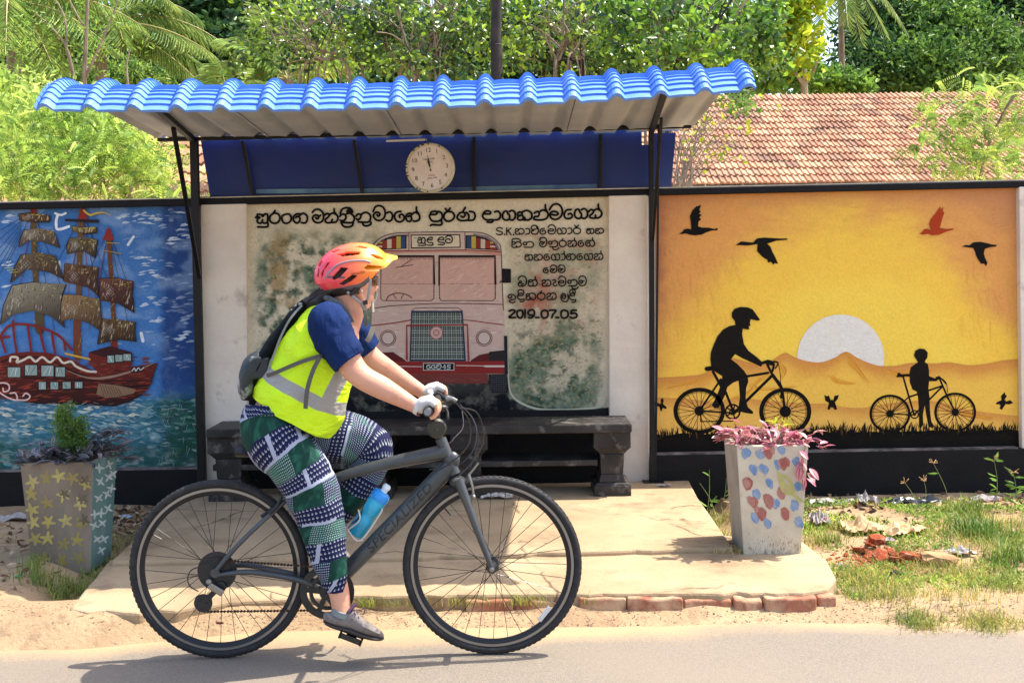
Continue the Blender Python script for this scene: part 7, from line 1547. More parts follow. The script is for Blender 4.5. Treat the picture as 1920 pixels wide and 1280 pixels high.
for i in range(NV+1):
    th = math.pi*.5*i/NV*1.5
    for j in range(NU):
        ph = 2*math.pi*j/NU; x = math.sin(th)*math.cos(ph); y = math.sin(th)*math.sin(ph); z = math.cos(th)
        k = 1.0+.035*math.cos(3*ph)*0+.030*max(0, -x)*(z > -.2)-.05*max(0, x)**2
        z2 = z*(1 if z > 0 else .78)
        sh = 1+.035*math.sin(9*math.asin(max(-1, min(1, y))))*max(0, z)             # ridges running front to back
        gridp.append(Vector((x*AX*k, y*BY*sh, z2*CZ*(1+.03*math.cos(7*y)*0))))
for q in gridp: b.v.append(tuple(HCn+HH @ q)); b.c.append(hcol(q.x))
cnt = 0
low = MB()
for i in range(NV):
    for j in range(NU):
        idx = (i*NU+j, (i+1)*NU+j, (i+1)*NU+(j+1) % NU, i*NU+(j+1) % NU); cq = sum((gridp[t] for t in idx), Vector())/4
        rim = -.064+.066*sm(-.01, .12, cq.x)+.0*cq.x
        if cq.z < rim: continue
        a, z = cq.x, cq.z
        if abs(cq.y) > .018 and any(inpoly(a, z, q) for q in vents): continue
        if abs(cq.y) <= .018 and z > .0 and (-.09 < a < -.02 or .02 < a < .09) and abs(cq.y) < .010: continue
        b.f.append(idx); b.m.append(1 if (cq.z < rim+.020 and a < .04) or (abs(cq.z-(-.01-.25*(a+.05)) ) < .004 and -.11 < a < -.05) else 0)
o = b.build('shell', [M_hel, M_foam, M_blk, M_blk], hel, fix=False); md = o.modifiers.new('t', 'SOLIDIFY'); md.thickness = .014; md.offset = -1; md.material_offset = 2; md.material_offset_rim = 0
pass
b = MB(); b.ell(HCn+HH @ Vector((-.004, 0, .030)), (AX-.026, BY-.022, CZ-.050), HH, 24, 16); b.build('liner', M_blk, hel)
# white pinstripe along the shell edge
b = MB(); q = []
for px, py in ((604, 540), (609, 520), (622, 502), (636, 493), (656, 489), (676, 489), (688, 492)):
    a, z = rotH(*toH(px, py)); y = -BY*math.sqrt(max(.02, 1-(a/AX)**2-(z/(CZ if z > 0 else CZ*.78))**2))*1.015; q.append(Vector((a, y, z)))
b.tube([HCn+HH @ v for v in crom(q, 6)], .0035, 8); b.tube([HCn+HH @ Vector((v.x, -v.y, v.z)) for v in crom(q, 6)], .0035, 8); b.build('trim', mat('grey_trim', S('#8d8490'), .35), hel)
# visor
b = MB(); nU, nV = 22, 10
for s2 in (0, 1):
    for i in range(nU+1):
        a = -1+2*i/nU
        for j in range(nV+1):
            t = j/nV; wdt = .104*(1-.30*t); y = a*wdt; bx_ = .086-.078*abs(a)**2.2; fx = .176-.060*abs(a)**2.0; x = bx_+(fx-bx_)*t; z = .068-.086*abs(a)**2.2*(1-.75*t)-.044*t-.010*math.sin(math.pi*t)*0-.004*s2+.003*math.cos(a*9)*t
            b.v.append(tuple(HCn+HH @ Vector((x, y, z)))); b.c.append(lerp(S('#f0921c'), S('#f6b41e'), t))
k = (nU+1)*(nV+1)
for s2 in (0, 1):
    for i in range(nU):
        for j in range(nV): q = s2*k+i*(nV+1)+j; b.f.append((q, q+1, q+nV+2, q+nV+1)); b.m.append(0)
for i in range(nU): q = i*(nV+1)+nV; b.f.append((q, q+nV+1, q+nV+1+k, q+k)); b.m.append(0); q = i*(nV+1); b.f.append((q, q+nV+1, q+nV+1+k, q+k)); b.m.append(0)
for j in range(nV):
    for q in (j, nU*(nV+1)+j): b.f.append((q, q+1, q+1+k, q+k)); b.m.append(0)
b.build('visor', M_hel, hel)
# straps
M_strap = mat('pale_strap', S('#97928a'), .8)
for s_ in (-1, 1):
    b = MB()
    for pts in ([(695, 524, .085), (692, 546, .082), (689, 562, .076)], [(651, 547, .082), (664, 558, .084), (677, 568, .080)], [(689, 562, .076), (684, 568, .07), (685, 586, .045)], [(677, 568, .08), (685, 586, .045)]):
        q = [K(a, c, s_*d if s_ < 0 else d) for a, c, d in pts]
        if s_ > 0: q = [v+Vector((.03, 0, 0)) for v in q]
        for a, c in zip(q, q[1:]): b.bar(a, c, .0022, .010, up=(0, 1, 0)) if 0 else b.tube([a, c], [(.0015, .0052)]*2, 8, up=(0, 1, 0))
    b.build('strap', M_strap, hel)
b = MB(); b.bar(K(684, 563, -.08), K(686, 571, -.078), .018, .006, up=(0, 1, 0)); b.build('buckle', M_blk, hel, bev=.002)
# helmet lettering
c = bpy.data.curves.new('t', 'FONT'); c.body = 'SPECIALIZED'; c.size = .0115; c.extrude = .0002; c.align_x = 'CENTER'
t0 = bpy.data.objects.new('tmp', c); C.objects.link(t0); me = bpy.data.meshes.new_from_object(t0); bpy.data.objects.remove(t0); me.materials.clear(); me.materials.append(M_blk)
for v in me.vertices:
    a, z = rotH(*toH(664, 508)); a += v.co.x*.80; z += v.co.y-.012-.0*v.co.x; rr2 = 1-(a/AX)**2-(z/(CZ if z > 0 else CZ*.78))**2; sh = 1
    v.co = HCn+HH @ Vector((a, -BY*math.sqrt(max(.02, rr2))*(1.012)-.002, z))
o = bpy.data.objects.new('lettering', me); C.objects.link(o); adopt(o, hel)
# ---- shoes
M_shoe = mat('grey_shoe', S('#6e6560'), .7, col2=S('#877c76'), scale=14, third=S('#4a4340'), tscale=24, bump=.3, bscale=200); M_sole = mat('shoe_sole', S('#3c3634'), .8); M_lace = mat('shoe_lace', S('#4a3048'), .8); M_sock = mat('grey_sock', S('#7d8482'), .9)
SH = [(606, 1152, 1164, .016), (609, 1147, 1168, .026), (616, 1146, 1173, .033), (626, 1149, 1177, .036), (638, 1148, 1181, .036), (650, 1143, 1185, .036), (660, 1140, 1189, .038), (672, 1150, 1193, .042), (684, 1160, 1196, .046), (696, 1168, 1198.5, .047), (707, 1176, 1199.5, .043), (715, 1182, 1199, .034), (720, 1189, 1196, .016)]
def shoe(dx, dy_, dY, nm=None):
    s_ = empty('shoe', K(640+dx, 1180+dy_, dY)); adopt(s_, per)
    for nme, m, lo, hi in (('upper', M_shoe, 0, .86), ('sole', M_sole, .80, 1.0)):
        b = MB(); rows = crom([(x, t, bo_) for x, t, bo_, h in SH], 4); hw = crom([(h, 0, 0) for x, t, bo_, h in SH], 4)
        for r_, h in zip(rows, hw):
            x, t, bo_ = r_; y0, y1 = t+(bo_-t)*lo, t+(bo_-t)*hi; y1 += (1.5 if lo else 0)
            for j in range(16):
                a = 2*math.pi*j/16; ca, sa = math.cos(a), math.sin(a); p_ = .8
                yy = (y0+y1)/2-(y1-y0)/2*math.copysign(abs(sa)**p_, sa); wy = math.copysign(abs(ca)**p_, ca)*(h.x+(.003 if lo else 0))*(1 if lo or sa < 0 else 1-.25*sa)
                b.v.append(tuple(K(x+dx, yy+dy_, dY+wy))); b.c.append((1, 1, 1, 1))
        k = len(rows)
        for i in range(k-1):
            for j in range(16): b.f.append((i*16+j, (i+1)*16+j, (i+1)*16+(j+1) % 16, i*16+(j+1) % 16)); b.m.append(0)
        b.f.append(tuple(range(16))); b.f.append(tuple((k-1)*16+j for j in range(16))); b.m += [0, 0]
        b.build(nme, m, s_)
    b = MB()
    for i in range(5):
        x, y = 662+i*6, 1144+i*6; b.tube(crom([K(x+dx, y+dy_+8, dY-.033), K(x+3+dx, y+dy_-.5, dY-.012), K(x+1+dx, y+dy_, dY+.015)], 3), .0022, 5); b.tube(crom([K(x+5+dx, y+dy_+8, dY-.034), K(x+dx, y+dy_-1, dY-.008), K(x+1+dx, y+dy_, dY+.015)], 3), .0022, 5)
    b.tube(crom([K(664+dx, 1142+dy_, dY-.03), K(674+dx, 1144+dy_, dY-.04), K(684+dx, 1140+dy_, dY-.04), K(682+dx, 1150+dy_, dY-.042), K(675+dx, 1150+dy_, dY-.038)], 5), .0016, 5); b.build('lace', M_lace, s_)['kind'] = 'stuff'
    b = MB(); q = [K(628+dx, 1152+dy_, dY-.044), K(648+dx, 1156+dy_, dY-.0455), K(650+dx, 1172+dy_, dY-.047), K(630+dx, 1168+dy_, dY-.045)]
    b.tube([K(640+dx, 1153+dy_, dY), K(643+dx, 1143+dy_, dY)], [(.040, kr(21)), (.039, kr(20))], 18, up=(0, 1, 0)); b.build('collar', M_sock, s_)
    b = MB(); b.tube(crom([K(652+dx, 1148+dy_, dY-.02), K(660+dx, 1139+dy_, dY-.01), K(664+dx, 1134+dy_, dY)], 4), [(.024, .007)]*9, 10, up=(0, 1, 0)); b.build('tongue', mat('purple_tongue', S('#4a3350'), .8), s_)
shoe(0, 0, -.11); shoe(-62, -146, .11)
# ================================================================= BACKPACK
M_bag = mat('black_nylon', S('#08090c'), .7, col2=S('#101318'), scale=6, bump=.3, bscale=90, spec=.1); M_bag2 = mat('grey_nylon_highlights', S('#24292a'), .55, col2=S('#b4bab8'), scale=9, contrast=(.52, .6), third=S('#23282a'), tscale=8, tcon=(.45, .6), bump=.3, bscale=90)  # pocket nylon is grey; its pale patches are highlights put into the colour
bag = empty('backpack', K(490, 700), 'small black and grey hydration backpack strapped on the back of the cyclist', 'backpack')
def bf(p_): return .004*noise.noise(p_*14)+.0015*noise.noise(p_*45)
b = MB(); limb(b, [(574, 566, 0, 8, .06), (558, 588, 0, 15, .085), (535, 622, 0, 17, .095), (508, 660, 0, 18, .10), (486, 700, 0, 17, .10), (470, 732, 0, 12, .08)], 20); blend(b, 'main_compartment', M_bag, .005, 5, bag, bf)
b = MB(); limb(b, [(496, 662, 0, 12, .08), (482, 682, 0, 24, .105), (473, 706, 0, 24, .108), (466, 730, 0, 17, .10), (464, 748, 0, 9, .07)], 20); b.box(K(463, 0).x, K(500, 0).x, YK-.10, YK+.10, K(0, 712).z, K(0, 672).z); blend(b, 'pocket', M_bag2, .005, 3, bag, bf)
def strapb(nm, pts, w_, m, par, th=.0016):
    q = crom([K(*p_) for p_ in pts], 7); b = MB()
    for i, p_ in enumerate(q):
        t = (q[min(i+1, len(q)-1)]-q[max(i-1, 0)]).normalized(); s_ = t.cross(Vector((0, 1, 0))).normalized()*w_*.5
        b.v += [tuple(p_-s_+Vector((0, -th, 0))), tuple(p_+s_+Vector((0, -th, 0))), tuple(p_+s_+Vector((0, th, 0))), tuple(p_-s_+Vector((0, th, 0)))]; b.c += [(1, 1, 1, 1)]*4
    for i in range(len(q)-1):
        for j in range(4): b.f.append((i*4+j, (i+1)*4+j, (i+1)*4+(j+1) % 4, i*4+(j+1) % 4)); b.m.append(0)
    b.f += [(0, 1, 2, 3), tuple((len(q)-1)*4+j for j in (3, 2, 1, 0))]; b.m += [0, 0]
    b.build(nm, m, par)
strapb('waist_strap', [(500, 704, -.135), (520, 697, -.185), (550, 684, -.205), (580, 673, -.215), (598, 668, -.21), (606, 668, -.19)], .015, M_grey, bag)
strapb('strap_end', [(600, 669, -.222), (588, 692, -.222), (578, 722, -.222), (574, 748, -.222), (573, 766, -.222)], .016, M_grey, bag)
strapb('shoulder_strap', [(566, 572, -.08), (544, 598, -.10), (528, 628, -.105), (514, 664, -.11), (504, 690, -.115)], .008, mat('silver_piping', S('#7c7c78'), .5), bag)
strapb('shoulder_strap', [(700, 612, .10), (694, 630, .07), (688, 640, .06)], .02, M_grey, bag)
strapb('shoulder_strap', [(684, 583, -.055), (686, 598, -.06), (686, 612, -.05)], .014, mat('olive_strap', S('#5f6350'), .8), bag)
b = MB()
for q in ((556, 574, -.05), (563, 570, -.06), (548, 582, -.055)): b.ell(K(*q), (.008, .006, .006))
b.build('buckle', mat('grey_plastic', S('#8c8e88'), .4), bag)['kind'] = 'stuff'
# ================================================================= PLANTERS
class PaintPl(Paint):                    # paint on any plane through q with normal nn
    def __init__(s, q, nn, off=.0012): s.q = Vector(q); s.n = Vector(nn).normalized(); s.o = off; s.b = MB()
    def pt(s, x, y):
        d = ray(x, y); t = (s.q-cam.location).dot(s.n)/d.dot(s.n); return cam.location+d*t+s.n*s.o
def planter(nm, xl, xr, Yf, z0, ztop, sideT, inset, m_front, m_side, label):
    # xl, xr: world x of the top front corners; inset: how much the foot is narrower on each side
    ym = Yf+sideT; t = empty(nm, ((xl+xr)/2, (Yf+ym)/2, z0), label, 'planter', None)
    top = [(xl, Yf), (xr, Yf), (xr, ym), (xl, ym)]; bot = [(xl+inset, Yf+inset*.7), (xr-inset, Yf+inset*.7), (xr-inset, ym-inset*.7), (xl+inset, ym-inset*.7)]; w_ = .026
    inn = [(xl+w_, Yf+w_), (xr-w_, Yf+w_), (xr-w_, ym-w_), (xl+w_, ym-w_)]
    b = MB(); vs = [(x, y, z0-.01) for x, y in bot]+[(x, y, ztop) for x, y in top]+[(x, y, ztop) for x, y in inn]+[(x, y, ztop-.06) for x, y in inn]
    b.v = vs; b.c = [(1, 1, 1, 1)]*16; fs = []
    for l in range(3):
        for i in range(4): fs.append((l*4+i, l*4+(i+1) % 4, (l+1)*4+(i+1) % 4, (l+1)*4+i))
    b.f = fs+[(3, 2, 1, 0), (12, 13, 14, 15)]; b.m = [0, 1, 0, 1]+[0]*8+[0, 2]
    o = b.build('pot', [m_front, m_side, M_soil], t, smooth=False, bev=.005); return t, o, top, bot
M_soil = mat('dark_soil', S('#3a2c22'), .95, bump=.8, bscale=60)
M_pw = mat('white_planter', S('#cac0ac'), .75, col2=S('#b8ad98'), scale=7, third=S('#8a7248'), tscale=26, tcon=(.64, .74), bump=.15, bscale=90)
M_ps = mat('shaded_planter_side', S('#a39c92'), .75, col2=S('#8c857c'), scale=6)  # sides of the white planter, their shade mixed into a greyer colour
M_pg = mat('mauve_planter', S('#6f6254'), .75, col2=S('#8a7c6c'), scale=5, stretch=(1, 1, .3), third=S('#6c6a60'), tscale=9, tcon=(.5, .7), bump=.2, bscale=70); M_pt = mat('teal_planter_side', S('#4c6e6c'), .7, col2=S('#66827c'), scale=6, stretch=(1, 1, .3))
Yr_ = 5.70; a_, c_ = P(1381, 837, Yr_), P(1516, 833, Yr_)
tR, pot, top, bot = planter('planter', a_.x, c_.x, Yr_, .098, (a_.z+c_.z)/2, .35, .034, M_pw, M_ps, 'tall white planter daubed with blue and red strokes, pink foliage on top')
def fplane(top, bot, zt, zb, i, j): A_, B_, C_ = Vector((*top[i], zt)), Vector((*top[j], zt)), Vector((*bot[i], zb)); n_ = (B_-A_).cross(C_-A_).normalized(); n_ = n_ if n_.dot(A_-cam.location) < 0 else -n_; return A_, n_
zt_ = (a_.z+c_.z)/2; q_, n_ = fplane(top, bot, zt_, .088, 0, 1)
M_daub = mat('planter_paint', S('#ffffff'), .6, attr='Col', col2=.8, scale=40)
p = PaintPl(q_, n_)
def z7(x, y): return (1200+x/2.461, 760+y/2.461)
def daub(p, x, y, r, c, T, n=7, rr_=random.Random(2)):
    for k in range(n):
        a = rr_.uniform(0, 6.28); d = rr_.uniform(0, r*.55); x0, y0 = T(x+d*math.cos(a), y+d*math.sin(a)); l = r*.36; w_ = rr_.uniform(.3, .6)
        p.stroke([(x0-l*w_, y0-l*.8), (x0, y0), (x0+l*(w_-.3), y0+l*.8)], r*.42, lerp(S(c), S('#d0cac0'), rr_.uniform(0, .35)), taper=(.5, .25), k=4)
for x, y in ((490, 222), (560, 228), (655, 208), (632, 270), (523, 297), (575, 295), (600, 355), (537, 410), (625, 455), (715, 460), (585, 545), (735, 540), (530, 520), (735, 375), (725, 262)): daub(p, x, y, 24, '#5f86b4', z7)
for x, y in ((598, 215), (665, 268), (502, 360), (518, 445), (590, 443), (655, 408), (555, 497), (672, 500)): daub(p, x, y, 30, '#9c3f34', z7)
for pts in ([(636, 305), (665, 360), (710, 410), (758, 448)], [(650, 315), (690, 345), (705, 390), (735, 450)], [(640, 320), (660, 390), (700, 410)]): p.stroke([z7(*v) for v in pts], 7, S('#b3ae6a'), taper=(.6, .4))
rs = random.Random(9)
for k in range(260):
    x = rs.uniform(500, 755); y = 690-abs(rs.gauss(0, 40)); x0, y0 = z7(x, y); p.stroke([(x0, y0), (x0+rs.uniform(-1, 1), y0+rs.uniform(2, 6))], rs.uniform(.5, 1.8), S(rs.choice(['#8a7040', '#6a5838', '#a08a58', '#5c4c34'])), taper=(.4, .3))
p.build('painted_daub', M_daub, tR)
Yl_ = 5.74; a2, c2 = P(37, 868, Yl_), P(175, 866, Yl_)
tL, pot2, top2, bot2 = planter('planter', a2.x, c2.x, Yl_, .05, (a2.z+c2.z)/2, .35, .036, M_pg, M_pt, 'tall mauve planter painted with yellow stars and a teal side, purple plant on top')
zt2 = (a2.z+c2.z)/2; q_, n_ = fplane(top2, bot2, zt2, .04, 0, 1); p = PaintPl(q_, n_)
def z8(x, y): return (x/2.37, 740+y/2.37)
def star(p, x, y, r, c, rr_, T=z8, arms=5):
    x0, y0 = T(x, y); r = r/2.37; a0 = rr_.uniform(0, 1.2)
    for k in range(arms):
        a = a0+k*6.283/arms+rr_.uniform(-.2, .2); p.stroke([(x0-.15*r*math.cos(a), y0-.15*r*math.sin(a)), (x0+r*.5*math.cos(a), y0+r*.5*math.sin(a)), (x0+r*math.cos(a)*rr_.uniform(.8, 1.1), y0+r*math.sin(a)*rr_.uniform(.8, 1.1))], r*.42, lerp(S(c), S('#8c7a74'), rr_.uniform(0, .35)), taper=(1.01, .45))
for x, y in ((145, 385), (205, 370), (262, 362), (322, 370), (140, 440), (142, 510), (210, 478), (285, 445), (355, 485), (150, 565), (215, 565), (290, 560), (362, 570), (155, 640), (212, 635), (285, 662), (342, 645), (195, 730), (275, 735), (350, 725), (380, 395)): star(p, x, y, 34, rs.choice(['#b5a650', '#a89848', '#bcae60', '#978840']), rs)
for x, y in ((375, 380), (283, 440), (362, 462), (370, 555)): star(p, x+4, y, 27, '#5c5238', rs)
p.build('painted_star', M_daub, tL)
q_, n_ = fplane(top2, bot2, zt2, .04, 1, 2); p = PaintPl(q_, n_)
for x, y in ((440, 325), (485, 310), (445, 385), (482, 365), (502, 350), (438, 460), (475, 440), (495, 415), (447, 525), (480, 505), (418, 580), (455, 570), (430, 640), (462, 640), (420, 530), (450, 690)): star(p, x, y, 22, '#c3d0cc', rs, arms=4)
p.build('painted_cross', M_daub, tL)
# leaves of the trailing plants: every leaf is its own piece
def leafobj_mesh(L, W, c1, c2, cm, nm='leaf'):
    b = MB(); n = 6
    for i in range(n+1):
        t = i/n; w_ = W*.5*math.sin(math.pi*(t*.93+.04))**.8; z = -.35*L*t*t+.1*L*t
        for s_, c, dz in ((-1, c1, .25), (-.42, c2, .06), (0, cm, 0), (.42, c2, .06), (1, c1, .25)): b.v.append((L*t, w_*s_, z+w_*dz*abs(s_))); b.c.append(S(c))
    for i in range(n):
        for j in range(4): a = i*5+j; b.f.append((a, a+5, a+6, a+1)); b.m.append(0)
    me = b.mesh(nm); me.polygons.foreach_set('use_smooth', [True]*len(me.polygons)); return me
M_pl = leafmat('trailing_leaf', (1, 1, 1, 1), (.85, .85, .85, 1), .3, .35, 6, .5)
def plantleaves(par, mesh_list, spots, rr_):
    for (p_, az, el) in spots:
        o = bpy.data.objects.new('leaf', rr_.choice(mesh_list)); C.objects.link(o); o.location = p_; o.rotation_euler = (rr_.uniform(-.5, .5), -el, az); s_ = rr_.uniform(.65, 1.15); o.scale = (s_, s_, s_); adopt(o, par)
pink = [leafobj_mesh(.062, .030, *c) for c in (('#c8486a', '#dfa6b0', '#a82850'), ('#a83460', '#d4869c', '#7c1c40'), ('#d8b4a8', '#c2546c', '#e4d0c0'), ('#b54068', '#e6c4c0', '#94284c'), ('#8a9a6c', '#c88a94', '#a03858'))]
purp = [leafobj_mesh(.072, .030, *c) for c in (('#4a2438', '#8f9498', '#38182c'), ('#3c2030', '#7c888a', '#4c2038'), ('#5a2c44', '#a0a2a4', '#2c1424'), ('#40463c', '#7a7a78', '#2c2430'))]
for me in pink+purp: me.materials.append(M_pl)
rr_ = random.Random(12)
pt_ = empty('trailing_plant', ((top[0][0]+top[1][0])/2, 5.88, zt_), 'pink and cream leaved trailing plant filling the white planter', 'plant')
sp_l = []
for k in range(190):
    x = rr_.uniform(top[0][0]-.0, top[1][0]+.0); y = rr_.uniform(5.69, 6.0); a = rr_.uniform(-3.14, 3.14); sp_l.append((Vector((x, y, zt_+rr_.uniform(-.02, .045+.03*math.sin(x*40)))), a, rr_.uniform(.0, 1.0)))
for k in range(22): sp_l.append((P(rr_.uniform(1348, 1385), rr_.uniform(805, 828), 5.75), math.pi+rr_.uniform(-.8, .8), rr_.uniform(-.2, .6)))
for (x, y) in ((1520, 822), (1526, 828), (1530, 836), (1534, 838), (1540, 840), (1538, 832), (1545, 838), (1525, 812), (1532, 806)): sp_l.append((P(x, y, 5.72), rr_.uniform(-.6, .6), rr_.uniform(-.5, .6)))
for (x, y) in ((1500, 845), (1503, 856), (1507, 866), (1500, 874), (1508, 882), (1515, 886), (1506, 893), (1512, 896), (1497, 862), (1518, 878), (1504, 900)): sp_l.append((P(x, y, 5.685), rr_.uniform(-2.6, -.6), rr_.uniform(-1.2, -.3)))
plantleaves(pt_, pink, sp_l, rr_)
b = MB()
for k in range(14):
    x = rr_.uniform(top[0][0]+.05, top[1][0]-.05); b.tube(crom([(x, 5.85, zt_-.05), (x+rr_.uniform(-.06, .06), 5.85+rr_.uniform(-.1, .1), zt_+.03), (x+rr_.uniform(-.15, .15), 5.82+rr_.uniform(-.15, .15), zt_+.06)], 3), .003, 5)
b.tube(crom([(top[1][0]-.04, 5.74, zt_-.02), P(1510, 836, 5.70), P(1503, 860, 5.685), P(1506, 885, 5.685)], 4), .0025, 5); b.tube(crom([(top[1][0]-.04, 5.76, zt_), P(1524, 824, 5.72), P(1540, 838, 5.72)], 4), .0025, 5)
b.build('stem', mat('pink_stem', S('#8a5a54'), .6), pt_); leafmesh('young_leaf', np.array([tuple(P(1462+rnd.uniform(-12, 12), 795+rnd.uniform(-6, 4), 5.85)) for _ in range(12)]), sampdir(12, .4), .05, .014, np.ones((12, 3)), ML_yel, pt_)['kind'] = 'stuff'
pt2 = empty('trailing_plant', ((top2[0][0]+top2[1][0])/2, 5.9, zt2), 'dark purple and silver striped trailing plant in the mauve planter', 'plant'); sp_l = []
for k in range(170): x = rr_.uniform(top2[0][0]-.0, top2[1][0]+.04); y = rr_.uniform(5.73, 6.05); sp_l.append((Vector((x, y, zt2+rr_.uniform(-.02, .05))), rr_.uniform(-3.14, 3.14), rr_.uniform(-.1, .9)))
for k in range(75): sp_l.append((P(rr_.uniform(160, 224), rr_.uniform(803, 852), 5.95+rr_.uniform(-.05, .1)), rr_.uniform(-1.2, 1.6), rr_.uniform(-.2, .8)))
for (x, y) in ((218, 858), (226, 862), (234, 860), (242, 860), (250, 862), (52, 852), (60, 848), (66, 832), (58, 836)): sp_l.append((P(x, y, 5.95), rr_.uniform(-.5, .5)+(math.pi if x < 100 else 0), rr_.uniform(-.1, .4)))
plantleaves(pt2, purp, sp_l, rr_)
b = MB(); b.tube(crom([(top2[1][0]-.03, 5.9, zt2), P(205, 830, 5.95), P(240, 861, 5.95)], 4), .003, 5); b.tube([(top2[0][0]+.15, 5.9, zt2-.05), P(195, 815, 5.95)], .003, 5); b.build('stem', mat('purple_stem', S('#4c3038'), .6), pt2)
am = empty('feathery_plant', P(135, 845, 5.88), 'small pale green cone shaped plant standing in the mauve planter', 'plant')
pos = blobs([E(122, 790, 5.88, 16, 36), E(148, 808, 5.88, 15, 26), E(135, 830, 5.88, 28, 18)], 2600, .03, 14, .1); leafmesh('foliage', pos, sampdir(len(pos), .8), .022, .006, cols(len(pos), [(1, 1, .9), (1.4, 1.3, 1.2), (.6, .7, .6), (.9, .95, .8)]), ML_scrub, am)
b = MB(); b.tube([P(135, 860, 5.88), P(124, 762, 5.88)], [.005, .0015], 5); b.tube([P(137, 850, 5.88), P(150, 790, 5.88)], [.004, .0015], 5); b.build('stem', M_bark, am)
# ================================================================= GRASS, WEEDS AND LITTER
M_grass = leafmat('grass_blade', S('#6c8040'), S('#a4a060'), .4, .5, 4)
def blades(pts, h, spread=.5, w_=.004, pal=None, name='grass', seg=3):
    n = len(pts); az = nprg.uniform(0, 6.283, n); hh = nprg.uniform(.45, 1.15, n)*h; ln = nprg.uniform(.1, 1, n)*spread; base = np.array(pts); ww = w_*nprg.uniform(.6, 1.2, n)
    dx = np.stack([np.cos(az), np.sin(az), np.zeros(n)], 1); sd = np.stack([-np.sin(az), np.cos(az), np.zeros(n)], 1); V = np.empty((n, seg*2+1, 3))
    for i in range(seg):
        t = i/seg; c = base+dx*(ln*hh*t*t)[:, None]+np.array([0, 0, 1])*(hh*(t-.35*ln*t*t))[:, None]; V[:, 2*i] = c-sd*(ww*(1-t*.6)*.5)[:, None]; V[:, 2*i+1] = c+sd*(ww*(1-t*.6)*.5)[:, None]
    V[:, seg*2] = base+dx*(ln*hh)[:, None]+np.array([0, 0, 1])*(hh*(1-.35*ln))[:, None]
    k = seg*2+1; f = []
    me = bpy.data.meshes.new(name); b0 = (np.arange(n)*k)[:, None]; q = np.concatenate([b0+np.array([[2*i, 2*i+1, 2*i+3, 2*i+2]]) for i in range(seg-1)], 1).reshape(-1, 4); tr = (b0+np.array([[2*seg-2, 2*seg-1, 2*seg]])).reshape(-1, 3)
    me.from_pydata(V.reshape(-1, 3).tolist(), [], q.tolist()+tr.tolist()); c4 = np.ones((n, k, 4), np.float32); c4[:, :, :3] = cols(n, pal or [(1, 1, 1), (.75, .85, .7), (1.3, 1.2, 1.0), (1.6, 1.3, .9)])[:, None, :]; me.color_attributes.new('Col', 'FLOAT_COLOR', 'POINT').data.foreach_set('color', c4.reshape(-1)); me.materials.append(M_grass)
    o = bpy.data.objects.new(name, me); C.objects.link(o); return o
def around(px, py, n, sx_, sy_=None, z0=None):
    q = onto(px, py) if z0 is None else PZ(px, py, z0); out = []
    for k in range(n):
        x, y = q.x+rnd.gauss(0, sx_), q.y+rnd.gauss(0, sy_ or sx_); out.append((x, y, (gz(x, y) if z0 is None else z0)-.004))
    return out
pts = []
for px, py, n, s_ in [(a, c, int(d*2.3), e) for a, c, d, e in ((1728, 1150, 260, .05), (1846, 1158, 260, .06), (1908, 1150, 80, .04), (1545, 1016, 170, .06), (1598, 1082, 300, .09), (1660, 1100, 220, .10), (1640, 1060, 60, .1), (1760, 1075, 200, .10), (1830, 1080, 260, .12), (1900, 1100, 220, .10), (1870, 1020, 300, .12), (1790, 1000, 220, .12), (1700, 1040, 60, .08), (1600, 1000, 90, .08), (1640, 1120, 120, .06), (1560, 1110, 40, .03), (1700, 1120, 60, .08), (1800, 1120, 120, .1), (1890, 990, 260, .12), (1820, 970, 160, .1), (1780, 950, 80, .08), (1560, 990, 60, .05))]:
    pts += around(px, py, n, s_)
blades(pts, .065, 1.1, .0042, [(1, 1, 1), (.75, .85, .7), (1.3, 1.2, 1.0), (1.7, 1.35, 1.0), (1.6, 1.3, .9)]); o = C.objects[-1]; tag(o, 'patchy green and straw grass growing on the verge at the right', kind='stuff')
pts = []
for px, py, n, s_ in ((70, 1085, 170, .05), (110, 1100, 220, .06), (150, 1108, 200, .05), (190, 1085, 160, .05), (215, 1060, 90, .04), (60, 1062, 90, .03), (120, 1125, 60, .04), (235, 1015, 60, .06), (215, 1030, 60, .05), (240, 1075, 40, .03)): pts += around(px, py, n, s_)
blades(pts, .085, .8, .004, [(.8, 1, .8), (.6, .8, .6), (1, 1.1, .8)]); tag(C.objects[-1], 'green grass growing thickly round the foot of the mauve planter', kind='stuff')
pts = []
for px, py, n, s_ in ((700, 1122, 60, .03), (745, 1124, 30, .03), (790, 1124, 50, .04), (862, 1120, 30, .03), (900, 1118, 40, .04), (975, 1120, 90, .035), (1000, 1122, 40, .03), (1100, 1115, 30, .015), (325, 1140, 40, .02), (1310, 1116, 14, .02), (720, 1050, 20, .02)):
    q = PZ(px, py, .06); pts += [(q.x+rnd.gauss(0, s_), 5.085+rnd.uniform(-.03, .02) if 690 < px else q.y+rnd.gauss(0, .015), .055) for _ in range(n)]
blades(pts, .06, .9, .0035, [(1, 1.05, .8), (1.4, 1.3, 1)]); tag(C.objects[-1], 'thin grass sprouting along the broken edge of the concrete apron', kind='stuff')
